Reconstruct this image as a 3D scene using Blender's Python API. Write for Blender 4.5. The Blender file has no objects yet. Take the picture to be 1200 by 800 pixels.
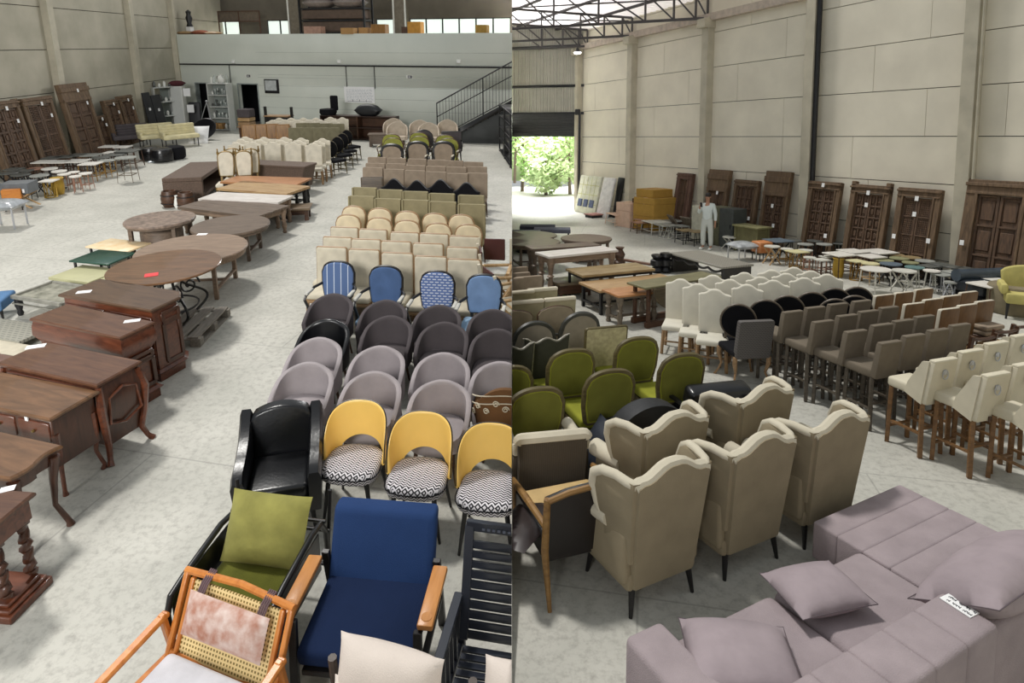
import bpy, bmesh, math, random
from mathutils import Vector, Matrix
random.seed(7)
PI = math.pi
R = math.radians
SC = bpy.context.scene
COL = SC.collection

# ------------------------------------------------------------------ camera and the two halls
FPX, CX, CY = 740.0, 600.0, 230.0
YH = {'L': 51.0, 'R': 161.0}
ALPHA = {k: math.atan((CY - v) / FPX) for k, v in YH.items()}
PITCH = (ALPHA['L'] + ALPHA['R']) / 2
CAMZ = 3.75


class Hall:
    def __init__(s, key, heff, axis):
        s.key = key
        s.al = ALPHA[key]
        s.H = heff * math.cos(s.al)
        s.axis = axis                      # yaw of the hall's long direction
        s.M = Matrix.Translation((0, 0, CAMZ)) @ Matrix.Rotation(s.al - PITCH, 4, 'X') @ Matrix.Translation((0, 0, -s.H))

    def ray(s, px, py):
        u, v = px - CX, py - CY
        c, n = math.cos(s.al), math.sin(s.al)
        return Vector((u, FPX * c - v * n, -FPX * n - v * c))

    def P(s, px, py, z=0.0):
        d = s.ray(px, py)
        t = (z - s.H) / d.z
        return Vector((d.x * t, d.y * t, z))

    def W(s, a, b, px, py):
        """point seen at a pixel on the upright plane through floor points a, b"""
        d = s.ray(px, py)
        n = Vector((-(b.y - a.y), b.x - a.x, 0))
        t = (a - Vector((0, 0, s.H))).dot(n) / d.dot(n)
        return Vector((0, 0, s.H)) + d * t

    def proj(s, p):
        q = p - Vector((0, 0, s.H))
        c, n = math.cos(s.al), math.sin(s.al)
        f = q.y * c - q.z * n
        v = -q.y * n - q.z * c
        return CX + FPX * q.x / f, CY + FPX * v / f

    def ppm(s, py, z=0.0):
        p = s.P(CX, py, z)
        q = p - Vector((0, 0, s.H))
        return FPX / (q.y * math.cos(s.al) - q.z * math.sin(s.al))


L = Hall('L', 4.0, R(6.3))
Rr = Hall('R', 3.45, R(19))
HALL_OF = {}                               # top-level object -> hall

# ------------------------------------------------------------------ materials


def lin(c):
    return tuple(((v / 255) / 12.92 if v / 255 <= 0.04045 else ((v / 255 + 0.055) / 1.055) ** 2.4) for v in c) + (1,)


def mat(name, col, rough=0.65, var=0.12, scale=6, bump=0.0, bscale=60, metal=0.0, kind='noise', flat=False, col2=None, stretch=(1, 1, 1), coat=0.0, sheen=0.0, trans=0.0, spec=0.5):
    m = bpy.data.materials.new(name)
    m.use_nodes = True
    nt = m.node_tree
    N, K = nt.nodes, nt.links.new
    b = N['Principled BSDF']
    b.inputs['Roughness'].default_value = rough
    b.inputs['Metallic'].default_value = metal
    b.inputs['Specular IOR Level'].default_value = spec
    b.inputs['Coat Weight'].default_value = coat
    b.inputs['Sheen Weight'].default_value = sheen
    b.inputs['Transmission Weight'].default_value = trans
    c1 = lin(col)
    c2 = lin(col2) if col2 else tuple(max(0, v * (1 - var * 2.4)) for v in c1[:3]) + (1,)
    tc = N.new('ShaderNodeTexCoord')
    mp = N.new('ShaderNodeMapping')
    mp.inputs['Scale'].default_value = stretch
    K(tc.outputs['Object'], mp.inputs['Vector'])
    mix = N.new('ShaderNodeMix')
    mix.data_type = 'RGBA'
    mix.inputs[6].default_value = c1
    mix.inputs[7].default_value = c2
    if kind == 'wood':
        w = N.new('ShaderNodeTexNoise')
        w.inputs['Scale'].default_value = scale
        w.inputs['Detail'].default_value = 6
        w.inputs['Distortion'].default_value = 1.2
        K(mp.outputs[0], w.inputs['Vector'])
        fac = w.outputs['Fac']
    elif kind == 'stripe':
        w = N.new('ShaderNodeTexWave')
        w.inputs['Scale'].default_value = scale
        w.bands_direction = 'X'
        K(mp.outputs[0], w.inputs['Vector'])
        fac = w.outputs['Fac']
    elif kind == 'check':
        w = N.new('ShaderNodeTexBrick')
        w.inputs['Scale'].default_value = scale
        w.inputs['Mortar Size'].default_value = 0.09
        w.inputs['Color1'].default_value = (0, 0, 0, 1)
        w.inputs['Color2'].default_value = (0, 0, 0, 1)
        w.inputs['Mortar'].default_value = (1, 1, 1, 1)
        mp.inputs['Rotation'].default_value = (R(-90) if not flat else 0, 0, 0)
        K(mp.outputs[0], w.inputs['Vector'])
        fac = w.outputs['Color']
    else:
        w = N.new('ShaderNodeTexNoise')
        w.inputs['Scale'].default_value = scale
        w.inputs['Detail'].default_value = 5
        K(mp.outputs[0], w.inputs['Vector'])
        fac = w.outputs['Fac']
    if kind in ('noise', 'wood'):
        cr = N.new('ShaderNodeMapRange')
        cr.inputs['From Min'].default_value = 0.3
        cr.inputs['From Max'].default_value = 0.7
        K(fac, cr.inputs['Value'])
        fac = cr.outputs[0]
    elif kind == 'stripe':
        cr = N.new('ShaderNodeMath')
        cr.operation = 'GREATER_THAN'
        cr.inputs[1].default_value = 0.975
        K(fac, cr.inputs[0])
        fac = cr.outputs[0]
    K(fac, mix.inputs[0])
    K(mix.outputs[2], b.inputs['Base Color'])
    if bump:
        n2 = N.new('ShaderNodeTexNoise')
        n2.inputs['Scale'].default_value = bscale
        n2.inputs['Detail'].default_value = 3
        K(mp.outputs[0], n2.inputs['Vector'])
        bp = N.new('ShaderNodeBump')
        bp.inputs['Strength'].default_value = bump
        bp.inputs['Distance'].default_value = 0.01
        K(n2.outputs['Fac'], bp.inputs['Height'])
        K(bp.outputs[0], b.inputs['Normal'])
    return m


def fabric(name, col, var=0.1, **k):
    k.setdefault('bump', 0.25)
    k.setdefault('bscale', 160)
    k.setdefault('rough', 0.9)
    k.setdefault('spec', 0.2)
    return mat(name, col, var=var, scale=k.pop('scale', 5), **k)


def wood(name, col, col2=None, stretch=(1, 8, 8), rough=0.45, **k):
    return mat(name, col, rough=rough, col2=col2, kind='wood', stretch=stretch, scale=k.pop('scale', 2.5), var=k.pop('var', 0.22), bump=k.pop('bump', 0.08), bscale=30, **k)


# ------------------------------------------------------------------ mesh building
class MB:
    def __init__(s):
        s.bm = bmesh.new()

    def _new(s, fn):
        b = bmesh.new()
        fn(b)
        me = bpy.data.meshes.new('t')
        b.to_mesh(me)
        b.free()
        s.bm.from_mesh(me)
        bpy.data.meshes.remove(me)
        return s

    def box(s, c, size, bevel=0.0, seg=2, rot=None, taper=None):
        def fn(b):
            bmesh.ops.create_cube(b, size=1)
            if taper:
                for v in b.verts:
                    if v.co.z < 0:
                        v.co.x *= taper
                        v.co.y *= taper
            bmesh.ops.scale(b, vec=size, verts=b.verts)
            if bevel:
                bmesh.ops.bevel(b, geom=b.edges[:], offset=min(bevel, min(size) * 0.48), segments=seg, profile=0.5, affect='EDGES')
            if rot is not None:
                bmesh.ops.transform(b, matrix=rot.to_4x4(), verts=b.verts)
            bmesh.ops.translate(b, vec=c, verts=b.verts)
        return s._new(fn)

    def bar(s, p, q, w, h=None, bevel=0.0):
        """square bar from p to q"""
        p, q = Vector(p), Vector(q)
        d = q - p
        rot = d.to_track_quat('Z', 'Y').to_matrix()
        return s.box((p + q) / 2, (w, h or w, d.length), bevel, 1, rot)

    def tube(s, pts, r, seg=8, closed=False, caps=True):
        pts = [Vector(p) for p in pts]
        n = len(pts)
        rr = r if isinstance(r, (list, tuple)) else [r] * n
        b = s.bm
        rings = []
        up = Vector((0, 0, 1))
        prev = None
        for i, p in enumerate(pts):
            a = pts[(i - 1) % n] if closed or i > 0 else p
            c = pts[(i + 1) % n] if closed or i < n - 1 else p
            t = (c - a).normalized()
            if prev is None:
                x = t.orthogonal() if abs(t.dot(up)) > 0.95 else t.cross(up)
            else:
                x = prev - t * prev.dot(t)
            if x.length < 1e-6:
                x = t.orthogonal()
            x.normalize()
            prev = x
            y = t.cross(x)
            rings.append([b.verts.new(p + (x * math.cos(2 * PI * k / seg) + y * math.sin(2 * PI * k / seg)) * rr[i]) for k in range(seg)])
        m = n if closed else n - 1
        for i in range(m):
            A, B = rings[i], rings[(i + 1) % n]
            for k in range(seg):
                b.faces.new((A[k], A[(k + 1) % seg], B[(k + 1) % seg], B[k]))
        if not closed and caps:
            b.faces.new(rings[0][::-1])
            b.faces.new(rings[-1])
        return s

    def loft(s, rings, cap=True, closed=True):
        b = s.bm
        V = [[b.verts.new(p) for p in r] for r in rings]
        n = len(V[0])
        for A, B in zip(V, V[1:]):
            for k in range(n if closed else n - 1):
                b.faces.new((A[k], A[(k + 1) % n], B[(k + 1) % n], B[k]))
        if cap:
            b.faces.new(V[0][::-1])
            b.faces.new(V[-1])
        return s

    def lathe(s, prof, at=(0, 0, 0), seg=20, sx=1, sy=1):
        at = Vector(at)
        return s.loft([[at + Vector((max(r, 1e-4) * sx * math.cos(2 * PI * k / seg), max(r, 1e-4) * sy * math.sin(2 * PI * k / seg), z)) for k in range(seg)] for r, z in prof])

    def panel(s, out, y0, th, tilt=0.0, zref=0.0, puff=0.0, fn=None):
        """upright slab with an outline in x,z; front is -y"""
        cx = sum(p[0] for p in out) / len(out)
        cz = sum(p[1] for p in out) / len(out)
        tt = math.tan(tilt)

        def ring(k, dy):
            r = []
            for x, z in out:
                x, z = cx + (x - cx) * k, cz + (z - cz) * k
                v = Vector((x, y0 + dy + (z - zref) * tt, z))
                r.append(fn(v) if fn else v)
            return r
        e = min(th * 0.3, 0.02)
        rings = [ring(0.86, -th / 2 - puff), ring(0.95, -th / 2 - puff * 0.7), ring(0.99, -th / 2), ring(1, -th / 2 + e), ring(1, th / 2 - e), ring(0.985, th / 2)]
        return s.loft(rings)

    def pillow(s, M, sx, sy, sz, n=10, ear=0.06):
        b = s.bm

        def pt(i, j, sg):
            u, v = -1 + 2 * i / n, -1 + 2 * j / n
            t = (max(0, 1 - abs(u) ** 2.6) * max(0, 1 - abs(v) ** 2.6)) ** 0.55
            k = 1 - ear * (1 - (u * v) ** 2) * (u * u + v * v) * 0.5
            return M @ Vector((u * sx * k, v * sy * k, sg * sz * t))
        T = {}
        for sg in (1, -1):
            for i in range(n + 1):
                for j in range(n + 1):
                    edge = i in (0, n) or j in (0, n)
                    if edge and sg == -1:
                        T[sg, i, j] = T[1, i, j]
                    else:
                        T[sg, i, j] = b.verts.new(pt(i, j, sg))
            for i in range(n):
                for j in range(n):
                    f = (T[sg, i, j], T[sg, i + 1, j], T[sg, i + 1, j + 1], T[sg, i, j + 1])
                    b.faces.new(f if sg == 1 else f[::-1])
        return s

    def sheet(s, rows, th=0.0):
        """open grid of points"""
        V = [[s.bm.verts.new(p) for p in r] for r in rows]
        for A, B in zip(V, V[1:]):
            for k in range(len(A) - 1):
                s.bm.faces.new((A[k], A[k + 1], B[k + 1], B[k]))
        return s

    def done(s, name, m, parent=None, ang=40, xf=None):
        if xf is not None:
            bmesh.ops.transform(s.bm, matrix=xf, verts=s.bm.verts)
        bmesh.ops.recalc_face_normals(s.bm, faces=s.bm.faces)
        me = bpy.data.meshes.new(name)
        s.bm.to_mesh(me)
        s.bm.free()
        me.materials.append(m)
        if len(me.polygons):
            me.shade_smooth()
            me.set_sharp_from_angle(angle=R(ang))
        o = bpy.data.objects.new(name, me)
        COL.objects.link(o)
        if parent is not None:
            o.parent = parent
        return o


def thing(name, label, cat, group=None):
    o = bpy.data.objects.new(name, None)
    o.empty_display_size = 0.1
    COL.objects.link(o)
    return tag(o, label, cat, group)


def tag(o, label, cat, group=None):
    o['label'] = label
    o['category'] = cat
    if group:
        o['group'] = group
    return o


KIDS = {}


def kids(o):
    return list(o.children)


def copy_tree(o, parent=None):
    c = o.copy()
    COL.objects.link(c)
    if parent is not None:
        c.parent = parent
    for ch in kids(o):
        copy_tree(ch, c)
    return c


def put(o, hall, pos, yaw=0.0, tilt=None, s=1.0, up=False):
    pos = Vector(pos) if up else Vector((pos[0], pos[1], 0))
    m = hall.M @ Matrix.Translation(pos) @ Matrix.Rotation(yaw, 4, 'Z')
    if tilt is not None:
        m = m @ tilt
    if s != 1.0:
        m = m @ Matrix.Scale(s, 4)
    o.matrix_world = m
    HALL_OF[o.name] = hall
    return o


USED = {}


def stamp(key, build, label, hall, pos, yaw, group=None, s=1.0, tilt=None):
    """first call builds the thing, later calls copy it"""
    if key not in USED:
        USED[key] = build()
        o = USED[key]
    else:
        o = copy_tree(USED[key])
    o['label'] = label
    if group:
        o['group'] = group
    elif 'group' in o:
        del o['group']
    return put(o, hall, pos, yaw, tilt, s, True)


def anchor(hall, px, py, a, yaw, s=1.0):
    """floor position that puts the local point a at a pixel"""
    p = hall.P(px, py, a[2] * s)
    v = Matrix.Rotation(yaw, 3, 'Z') @ Vector((a[0] * s, a[1] * s, 0))
    return Vector((p.x - v.x, p.y - v.y, 0))


def struct(name, mb, m, hall=None, ang=40):
    o = mb.done(name, m, None, ang)
    o['kind'] = 'structure'
    if hall is not None:
        o.matrix_world = hall.M
        HALL_OF[o.name] = hall
    return o


ORD = ['first', 'second', 'third', 'fourth', 'fifth', 'sixth', 'seventh', 'eighth', 'ninth', 'tenth', 'eleventh', 'twelfth', 'thirteenth', 'fourteenth', 'fifteenth', 'sixteenth']
# ------------------------------------------------------------------ palette
black_wood = wood('black_wood', (26, 24, 24), rough=0.4)
oak = wood('oak', (158, 128, 94), (128, 98, 66))
pale_oak = wood('pale_oak', (196, 164, 120), (165, 130, 88))
walnut = wood('walnut', (88, 58, 38), (56, 36, 24))
grey_wood = wood('grey_wood', (120, 108, 92), (86, 76, 64), rough=0.6)
olive_wood = wood('olive_wood', (98, 88, 56), (70, 60, 36), rough=0.5)
gilt = mat('gilt', (138, 112, 62), rough=0.45, metal=0.3, var=0.2)
black_metal = mat('black_metal', (18, 18, 20), rough=0.35, var=0.05)
dark_metal = mat('dark_metal', (48, 48, 50), rough=0.4, var=0.1, metal=0.5)
chrome = mat('chrome', (190, 192, 196), rough=0.3, metal=0.6, var=0.05)
white_paint = mat('white_paint', (226, 226, 220), rough=0.5, var=0.04)
paper = mat('paper', (240, 240, 240), rough=0.8, var=0.02)
ink = mat('ink', (60, 60, 66), rough=0.8)
cream = fabric('cream_linen', (212, 203, 182))
cream_warm = fabric('cream_cotton', (226, 210, 178))
ivory = fabric('ivory_linen', (220, 212, 194))
olive_beige = fabric('olive_beige_linen', (158, 148, 116))
taupe = fabric('taupe_linen', (160, 144, 126))
charcoal_tub = fabric('charcoal_velvet', (84, 78, 80), var=0.08)
grey_tub = fabric('grey_velvet', (166, 158, 160), var=0.08)
leather = mat('black_leather', (20, 21, 24), rough=0.28, bump=0.12, bscale=30, var=0.1)
black_cloth = fabric('black_cloth', (20, 20, 24))
green_velvet = fabric('green_velvet', (104, 106, 36), var=0.15, sheen=0.1)
lime = fabric('lime_linen', (156, 156, 78), var=0.12)


def outline(shape, w, z0, z1, n=14):
    h = z1 - z0
    a = w / 2
    P = []
    if shape == 'rect':
        r = 0.025
        for cx, cz, t0 in ((a - r, z1 - r, 0), (-a + r, z1 - r, 90), (-a + r, z0 + r, 180), (a - r, z0 + r, 270)):
            for k in range(4):
                t = R(t0 + 30 * k)
                P.append((cx + r * math.cos(t), cz + r * math.sin(t)))
        return P
    if shape == 'oval':
        return [(a * math.cos(2 * PI * k / (2 * n)), (z0 + z1) / 2 + h / 2 * math.sin(2 * PI * k / (2 * n))) for k in range(2 * n)]
    top = []
    for k in range(n + 1):
        u = 1 - 2 * k / n
        if shape == 'dome':
            z = z1 - 0.32 * w * (1 - math.sqrt(max(0, 1 - abs(u) ** 2.4)))
        elif shape == 'arch':
            z = z1 - 0.45 * w * (1 - math.sqrt(max(0, 1 - u * u)))
        elif shape == 'softarch':
            z = z1 - 0.14 * w * u * u - (0.03 if abs(u) == 1 else 0)
        elif shape == 'camel':
            t = min(1, max(0, (abs(u) - 0.12) / 0.62))
            z = z1 - 0.15 * w * t * t * (3 - 2 * t) - (0.02 if abs(u) == 1 else 0)
        elif shape == 'crest':
            z = z1 - 0.16 * w * (1 - math.cos(u * PI * 1.15)) * 0.8 - 0.10 * w * u * u
        elif shape == 'wave':
            z = z1 - 0.05 * w * (1 - math.cos(u * PI * 2)) - 0.05 * w * (1 - u * u)
        else:
            z = z1
        kx = 1.0
        top.append((a * u * kx, z))
    P = top + [(-a * 0.93, z0 + 0.02), (-a * 0.88, z0), (a * 0.88, z0), (a * 0.93, z0 + 0.02)]
    if shape == 'arch' or shape == 'dome':
        lo = top[-1][1]
        P = top + [(-a * 0.98, z0 + (lo - z0) * 0.5), (-a * 0.86, z0 + 0.02), (-a * 0.8, z0), (a * 0.8, z0), (a * 0.86, z0 + 0.02), (a * 0.98, z0 + (lo - z0) * 0.5)]
    return P


def leg_geo(mb, style, x, y, h, r=0.022, sx=0, sy=0):
    if style == 'square':
        mb.bar((x + sx, y + sy, 0), (x, y, h), r * 1.7, r * 1.7, 0.003)
    elif style == 'taper':
        mb.tube([(x + sx, y + sy, 0), (x + sx * 0.5, y + sy * 0.5, h * 0.5), (x, y, h)], [r * 0.55, r * 0.8, r * 1.05], 8)
    elif style == 'turned':
        pr = [(0.6, 0), (0.9, 0.04), (0.6, 0.1), (0.95, 0.3), (0.6, 0.48), (1.2, 0.52), (0.6, 0.56), (0.95, 0.78), (1.2, 0.82), (1.2, 1)]
        mb.lathe([(r * a, h * b) for a, b in pr], (x, y, 0), 10)
    elif style == 'cabriole':
        ox, oy = (0.05 if x > 0 else -0.05), (0.05 if y > 0 else -0.05)
        q = [(1.05, 0), (0.9, 0.06), (0.35, 0.2), (-0.25, 0.45), (0.35, 0.75), (0.3, 1)]
        rr = [r * 1.1, r * 0.7, r * 0.6, r * 0.8, r * 1.5, r * 1.5]
        mb.tube([(x + ox * a, y + oy * a, h * b) for a, b in q], rr, 8)


def legs4(root, style, x, yf, yb, h, m, r=0.022, sp=0.0, hb=None, name='leg', z0=0):
    for sx in (-1, 1):
        for y, sg, hh in ((yf, -1, h), (yb, 1, hb or h)):
            b = MB()
            leg_geo(b, style, sx * x, y, hh, r, sx * sp, sg * sp)
            b.done(name, m, root)


def chair(name='dining_chair', cat='chair', fab=cream, wd=walnut, w=0.48, d=0.48, sh=0.47, st=0.09, h=1.0, bw=None, shape='rect', bz0=None, th=0.06, tilt=6,
          frame=0.0, legs='taper', lr=0.022, sp=0.02, arms=None, stretch=False, fabback=None, cover=0.9, puff=0.012, seatfab=None, seatframe=False, pad=None):
    """upholstered chair; front is -y, back is +y"""
    root = thing(name, name, cat)
    bw = bw or w
    bz0 = bz0 if bz0 is not None else sh - 0.04
    seatfab = seatfab or fab
    MB().box((0, -0.01, sh - st / 2), (w, d, st), min(0.035, st * 0.4), 3).done('seat', seatfab, root)
    yb = d / 2 - 0.01
    out = outline(shape, bw, bz0, h)
    tl = R(tilt)
    b = MB().panel(out, yb, th, tl, sh, puff)
    bk = b.done('backrest', fab, root)
    if fabback is not None:
        inner = [(x * cover, (z - (bz0 + h) / 2) * cover + (bz0 + h) / 2) for x, z in out]
        MB().panel(inner, yb + th / 2 + 0.004, 0.012, tl, sh).done('back_cover', fabback, bk)
    if frame:
        tt = math.tan(tl)
        MB().tube([(x, yb + (z - sh) * tt, z) for x, z in out], frame, 6, True).done('back_frame', wd, root)
        if bz0 > sh:
            for sx in (-1, 1):
                MB().bar((sx * bw * 0.36, yb, sh - 0.05), (sx * bw * 0.36, yb + (bz0 - sh + 0.06) * tt, bz0 + 0.06), frame * 1.6).done('back_post', wd, root)
    if seatframe:
        m = MB()
        m.box((0, -0.01, sh - st - 0.025), (w * 0.98, d * 0.98, 0.05), 0.01, 1)
        m.done('seat_rail', wd, root)
    lh = sh - st + 0.01
    legs4(root, legs, w / 2 - lr * 1.4, -d / 2 + lr * 1.4, d / 2 - lr * 1.4, lh, wd, lr, sp)
    if stretch:
        m = MB()
        zx = lh * 0.35
        for sx in (-1, 1):
            m.bar((sx * (w / 2 - lr), -d / 2 + lr, zx), (sx * (w / 2 - lr), d / 2 - lr, zx), 0.022)
        m.bar((-w / 2 + lr, 0, zx), (w / 2 - lr, 0, zx), 0.022)
        m.done('stretcher', wd, root)
    if arms:
        for sx in (-1, 1):
            m = MB()
            x = sx * (w / 2 + 0.03)
            az = sh + 0.2
            m.tube([(sx * bw * 0.46, yb + 0.03, az + 0.06), (x, yb - 0.1, az + 0.03), (x + sx * 0.01, -d * 0.22, az), (x, -d * 0.34, az - 0.03), (x - sx * 0.005, -d * 0.22, sh + 0.06), (x - sx * 0.02, -d * 0.18, sh - st * 0.6)], 0.019, 7)
            a = m.done('arm', wd, root)
            if pad is not None:
                MB().box((x, -0.02, az + 0.028), (0.05, d * 0.42, 0.04), 0.018, 2).done('arm_pad', pad, a)
    return root


def shell(root, name, fab, rx, ry, th, top, bot, a0=115, flare=0.04, n=28, cy=0.0, inner=None, power=2.3):
    """upright curved shell open at the front (-y); top(u), bot(u) for u in -1..1"""
    def P(u, k, off):
        t = R(a0) * u
        s, c = math.sin(t), math.cos(t)
        f = (abs(s) ** power + abs(c) ** power) ** (-1 / power)
        zz = bot(u) + (top(u) - bot(u)) * k
        g = 1 + flare * k
        return Vector(((rx + off) * s * f * g, cy + (ry + off) * c * f * g, zz))
    ks = [0, 0.25, 0.5, 0.75, 0.93, 1]
    rings = []
    for i in range(n + 1):
        u = -1 + 2 * i / n
        r = [P(u, k, 0) for k in ks] + [P(u, 1.0, th * 0.35) + Vector((0, 0, th * 0.22)), P(u, 1.0, th * 0.7) + Vector((0, 0, th * 0.2))] + [P(u, k, th) for k in ks[::-1]]
        rings.append(r)
    return MB().loft(rings).done(name, fab, root, 60)


def tub_chair(fab, wd=walnut, name='tub_chair', rx=0.25, ry=0.24, h=0.8, fall=0.26, seat=None, top=None):
    root = thing(name, name, 'chair')
    tp = top or (lambda u: h - fall * min(1, max(0, abs(u) - 0.05) / 0.95) ** 1.35)
    shell(root, 'backrest', fab, rx, ry, 0.042, tp, lambda u: 0.33, 112, 0.06, power=2.9)
    MB().loft([[Vector((rx * k * 1.03 * math.copysign(abs(math.sin(t)) ** 0.8, math.sin(t)), -0.02 + (0.245 * k) * math.copysign(abs(math.cos(t)) ** 0.7, math.cos(t)), z)) for t in [2 * PI * i / 28 for i in range(28)]]
               for k, z in ((0.9, 0.32), (1, 0.34), (1, 0.44), (0.96, 0.465), (0.8, 0.475))]).done('seat', seat or fab, root, 50)
    MB().box((0, 0, 0.325), (rx * 1.5, ry * 1.5, 0.03), 0.005, 1).done('seat_base', black_metal, root)
    legs4(root, 'taper', rx * 0.68, -ry * 0.7, ry * 0.7, 0.33, wd, 0.02, 0.04)
    return root


def barstool(fab, wd, h=1.1, sh=0.74, w=0.4, d=0.44, wing=False, bz0=None):
    root = thing('bar_stool', 'bar stool', 'bar stool')
    MB().box((0, -0.01, sh - 0.05), (w, d, 0.11), 0.03, 3).done('seat', fab, root)
    yb = d / 2
    bz0 = sh - 0.16 if wing else sh - 0.1
    out = outline('rect', w, bz0, h)
    bk = MB().panel(out, yb, 0.07, R(9), sh - 0.1, 0.0).done('backrest', fab, root)
    MB().box((0, yb + (h - sh + 0.1) * math.tan(R(9)), h - 0.005), (w * 0.99, 0.078, 0.035), 0.016, 2).done('top_roll', fab, bk)
    if wing:
        for sx in (-1, 1):
            x = sx * (w / 2 - 0.005)
            o = [(yb + 0.05, h - 0.01), (yb - 0.03, h - 0.03), (0.03, sh + 0.03), (0.0, sh - 0.09), (yb - 0.02, bz0)]
            MB().loft([[Vector((x + sx * e, y, z)) for y, z in o] for e in (-0.015, 0.015)]).done('side_wing', fab, root)
        zk = (sh + h) / 2 + 0.03
        yk = yb + 0.038 + (zk - sh + 0.1) * math.tan(R(9))
        m = MB()
        m.tube([(0.04 * math.cos(2 * PI * k / 16), yk + 0.012, zk - 0.015 + 0.05 * math.sin(2 * PI * k / 16)) for k in range(16)], 0.006, 6, True)
        m.box((0, yk + 0.006, zk + 0.01), (0.05, 0.02, 0.055), 0.009, 2)
        m.done('ring_knocker', chrome, bk)
        MB().box((0.0, yb + 0.04, bz0 + 0.02), (0.03, 0.012, 0.06)).done('tag_strap', walnut, bk)
    lh = sh - 0.1
    s = 0.03
    for sx in (-1, 1):
        for sy in (-1, 1):
            m = MB()
            m.bar((sx * (w / 2 - s + 0.01), sy * (d / 2 - s + 0.015), 0), (sx * (w / 2 - s), sy * (d / 2 - s), lh), 0.042, 0.042, 0.004)
            m.done('leg', wd, root)
    m = MB()
    for sx in (-1, 1):
        m.bar((sx * (w / 2 - s), -d / 2 + s, 0.26), (sx * (w / 2 - s), d / 2 - s, 0.26), 0.03, 0.022)
    m.bar((-w / 2 + s, -d / 2 + s, 0.2), (w / 2 - s, -d / 2 + s, 0.2), 0.03, 0.022)
    m.bar((-w / 2 + s, d / 2 - s, 0.32), (w / 2 - s, d / 2 - s, 0.32), 0.03, 0.022)
    m.done('foot_rail', wd, root)
    return root


def wingback():
    """high wing chair with camel top and rolled arms"""
    root = thing('wing_chair', 'wing chair', 'armchair')
    fab, h, sh = wing_shade_fab, 1.14, 0.46
    MB().box((0, -0.04, 0.36), (0.56, 0.56, 0.2), 0.04, 3).done('seat', fab, root)
    yb = 0.27
    tp = outline('camel', 0.62, 0.2, h)
    tp = [(x * (1 + 0.10 * (z - 0.5)), z) for x, z in tp]
    MB().panel(tp, yb, 0.1, R(7), 0.4, 0.01).done('backrest', fab, root)
    m = MB()
    top = [(x, z) for x, z in tp if z > 0.9]
    m.tube([(x, yb - 0.005 + (z - 0.4) * math.tan(R(7)), z - 0.012) for x, z in top], 0.05, 8)
    m.done('top_roll', ivory_lit_trim, root)  # top edge in the paler copy of the linen, painted as lit
    for sx in (-1, 1):
        rings = []
        for z, y0, sp in ((0.42, 0.0, 0.02), (0.6, 0.02, 0.03), (0.75, -0.02, 0.055), (0.9, -0.03, 0.075), (1.0, 0.0, 0.08), (1.05, 0.08, 0.062), (1.062, 0.2, 0.03), (1.05, 0.3, 0.008)):
            yb2 = yb + (z - 0.4) * math.tan(R(7))
            x = sx * (0.27 + 0.06 * (z - 0.4))
            rings.append([Vector((x, yb2 + 0.03, z)), Vector((x + sx * 0.05, yb2 + 0.02, z)), Vector((x + sx * (0.05 + sp), y0 + 0.02, z)), Vector((x + sx * (0.03 + sp), y0 - 0.02, z)), Vector((x + sx * sp, y0, z))])
        wg = MB().loft(rings).done('wing', fab, root, 60)
        MB().tube([r[2] * 0.5 + r[3] * 0.5 for r in rings[1:]] + [Vector((sx * 0.315, yb + 0.085, 1.03))], [0.012, 0.028, 0.036, 0.038, 0.037, 0.036, 0.036, 0.036], 8).done('wing_lit_roll', ivory_lit_trim, wg, 60)
        m = MB()
        x = sx * 0.335
        m.tube([(x, 0.07, 0.655), (x, -0.05, 0.655), (x + sx * 0.012, -0.31, 0.645)], [0.06, 0.07, 0.078], 14)
        a = m.done('rolled_arm', ivory_lit_trim, root, 50)
        MB().box((sx * 0.31, -0.02, 0.44), (0.085, 0.58, 0.38), 0.03, 3).done('arm_side', fab, a)
    MB().box((0, 0.0, 0.26), (0.64, 0.56, 0.14), 0.03, 2).done('seat_base', fab, root)
    legs4(root, 'taper', 0.26, -0.25, 0.25, 0.22, black_wood, 0.026, 0.03)
    return root


wing_shade_fab = fabric('wing_linen_shaded', (150, 138, 114), var=0.07)  # one linen with the rolls, darkened here for the shaded backs
ivory_lit_trim = fabric('lit_and_trim_linen', (206, 198, 178), var=0.05)  # lit tone painted on wing chair rolls; plain cream trim on other chairs


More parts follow.
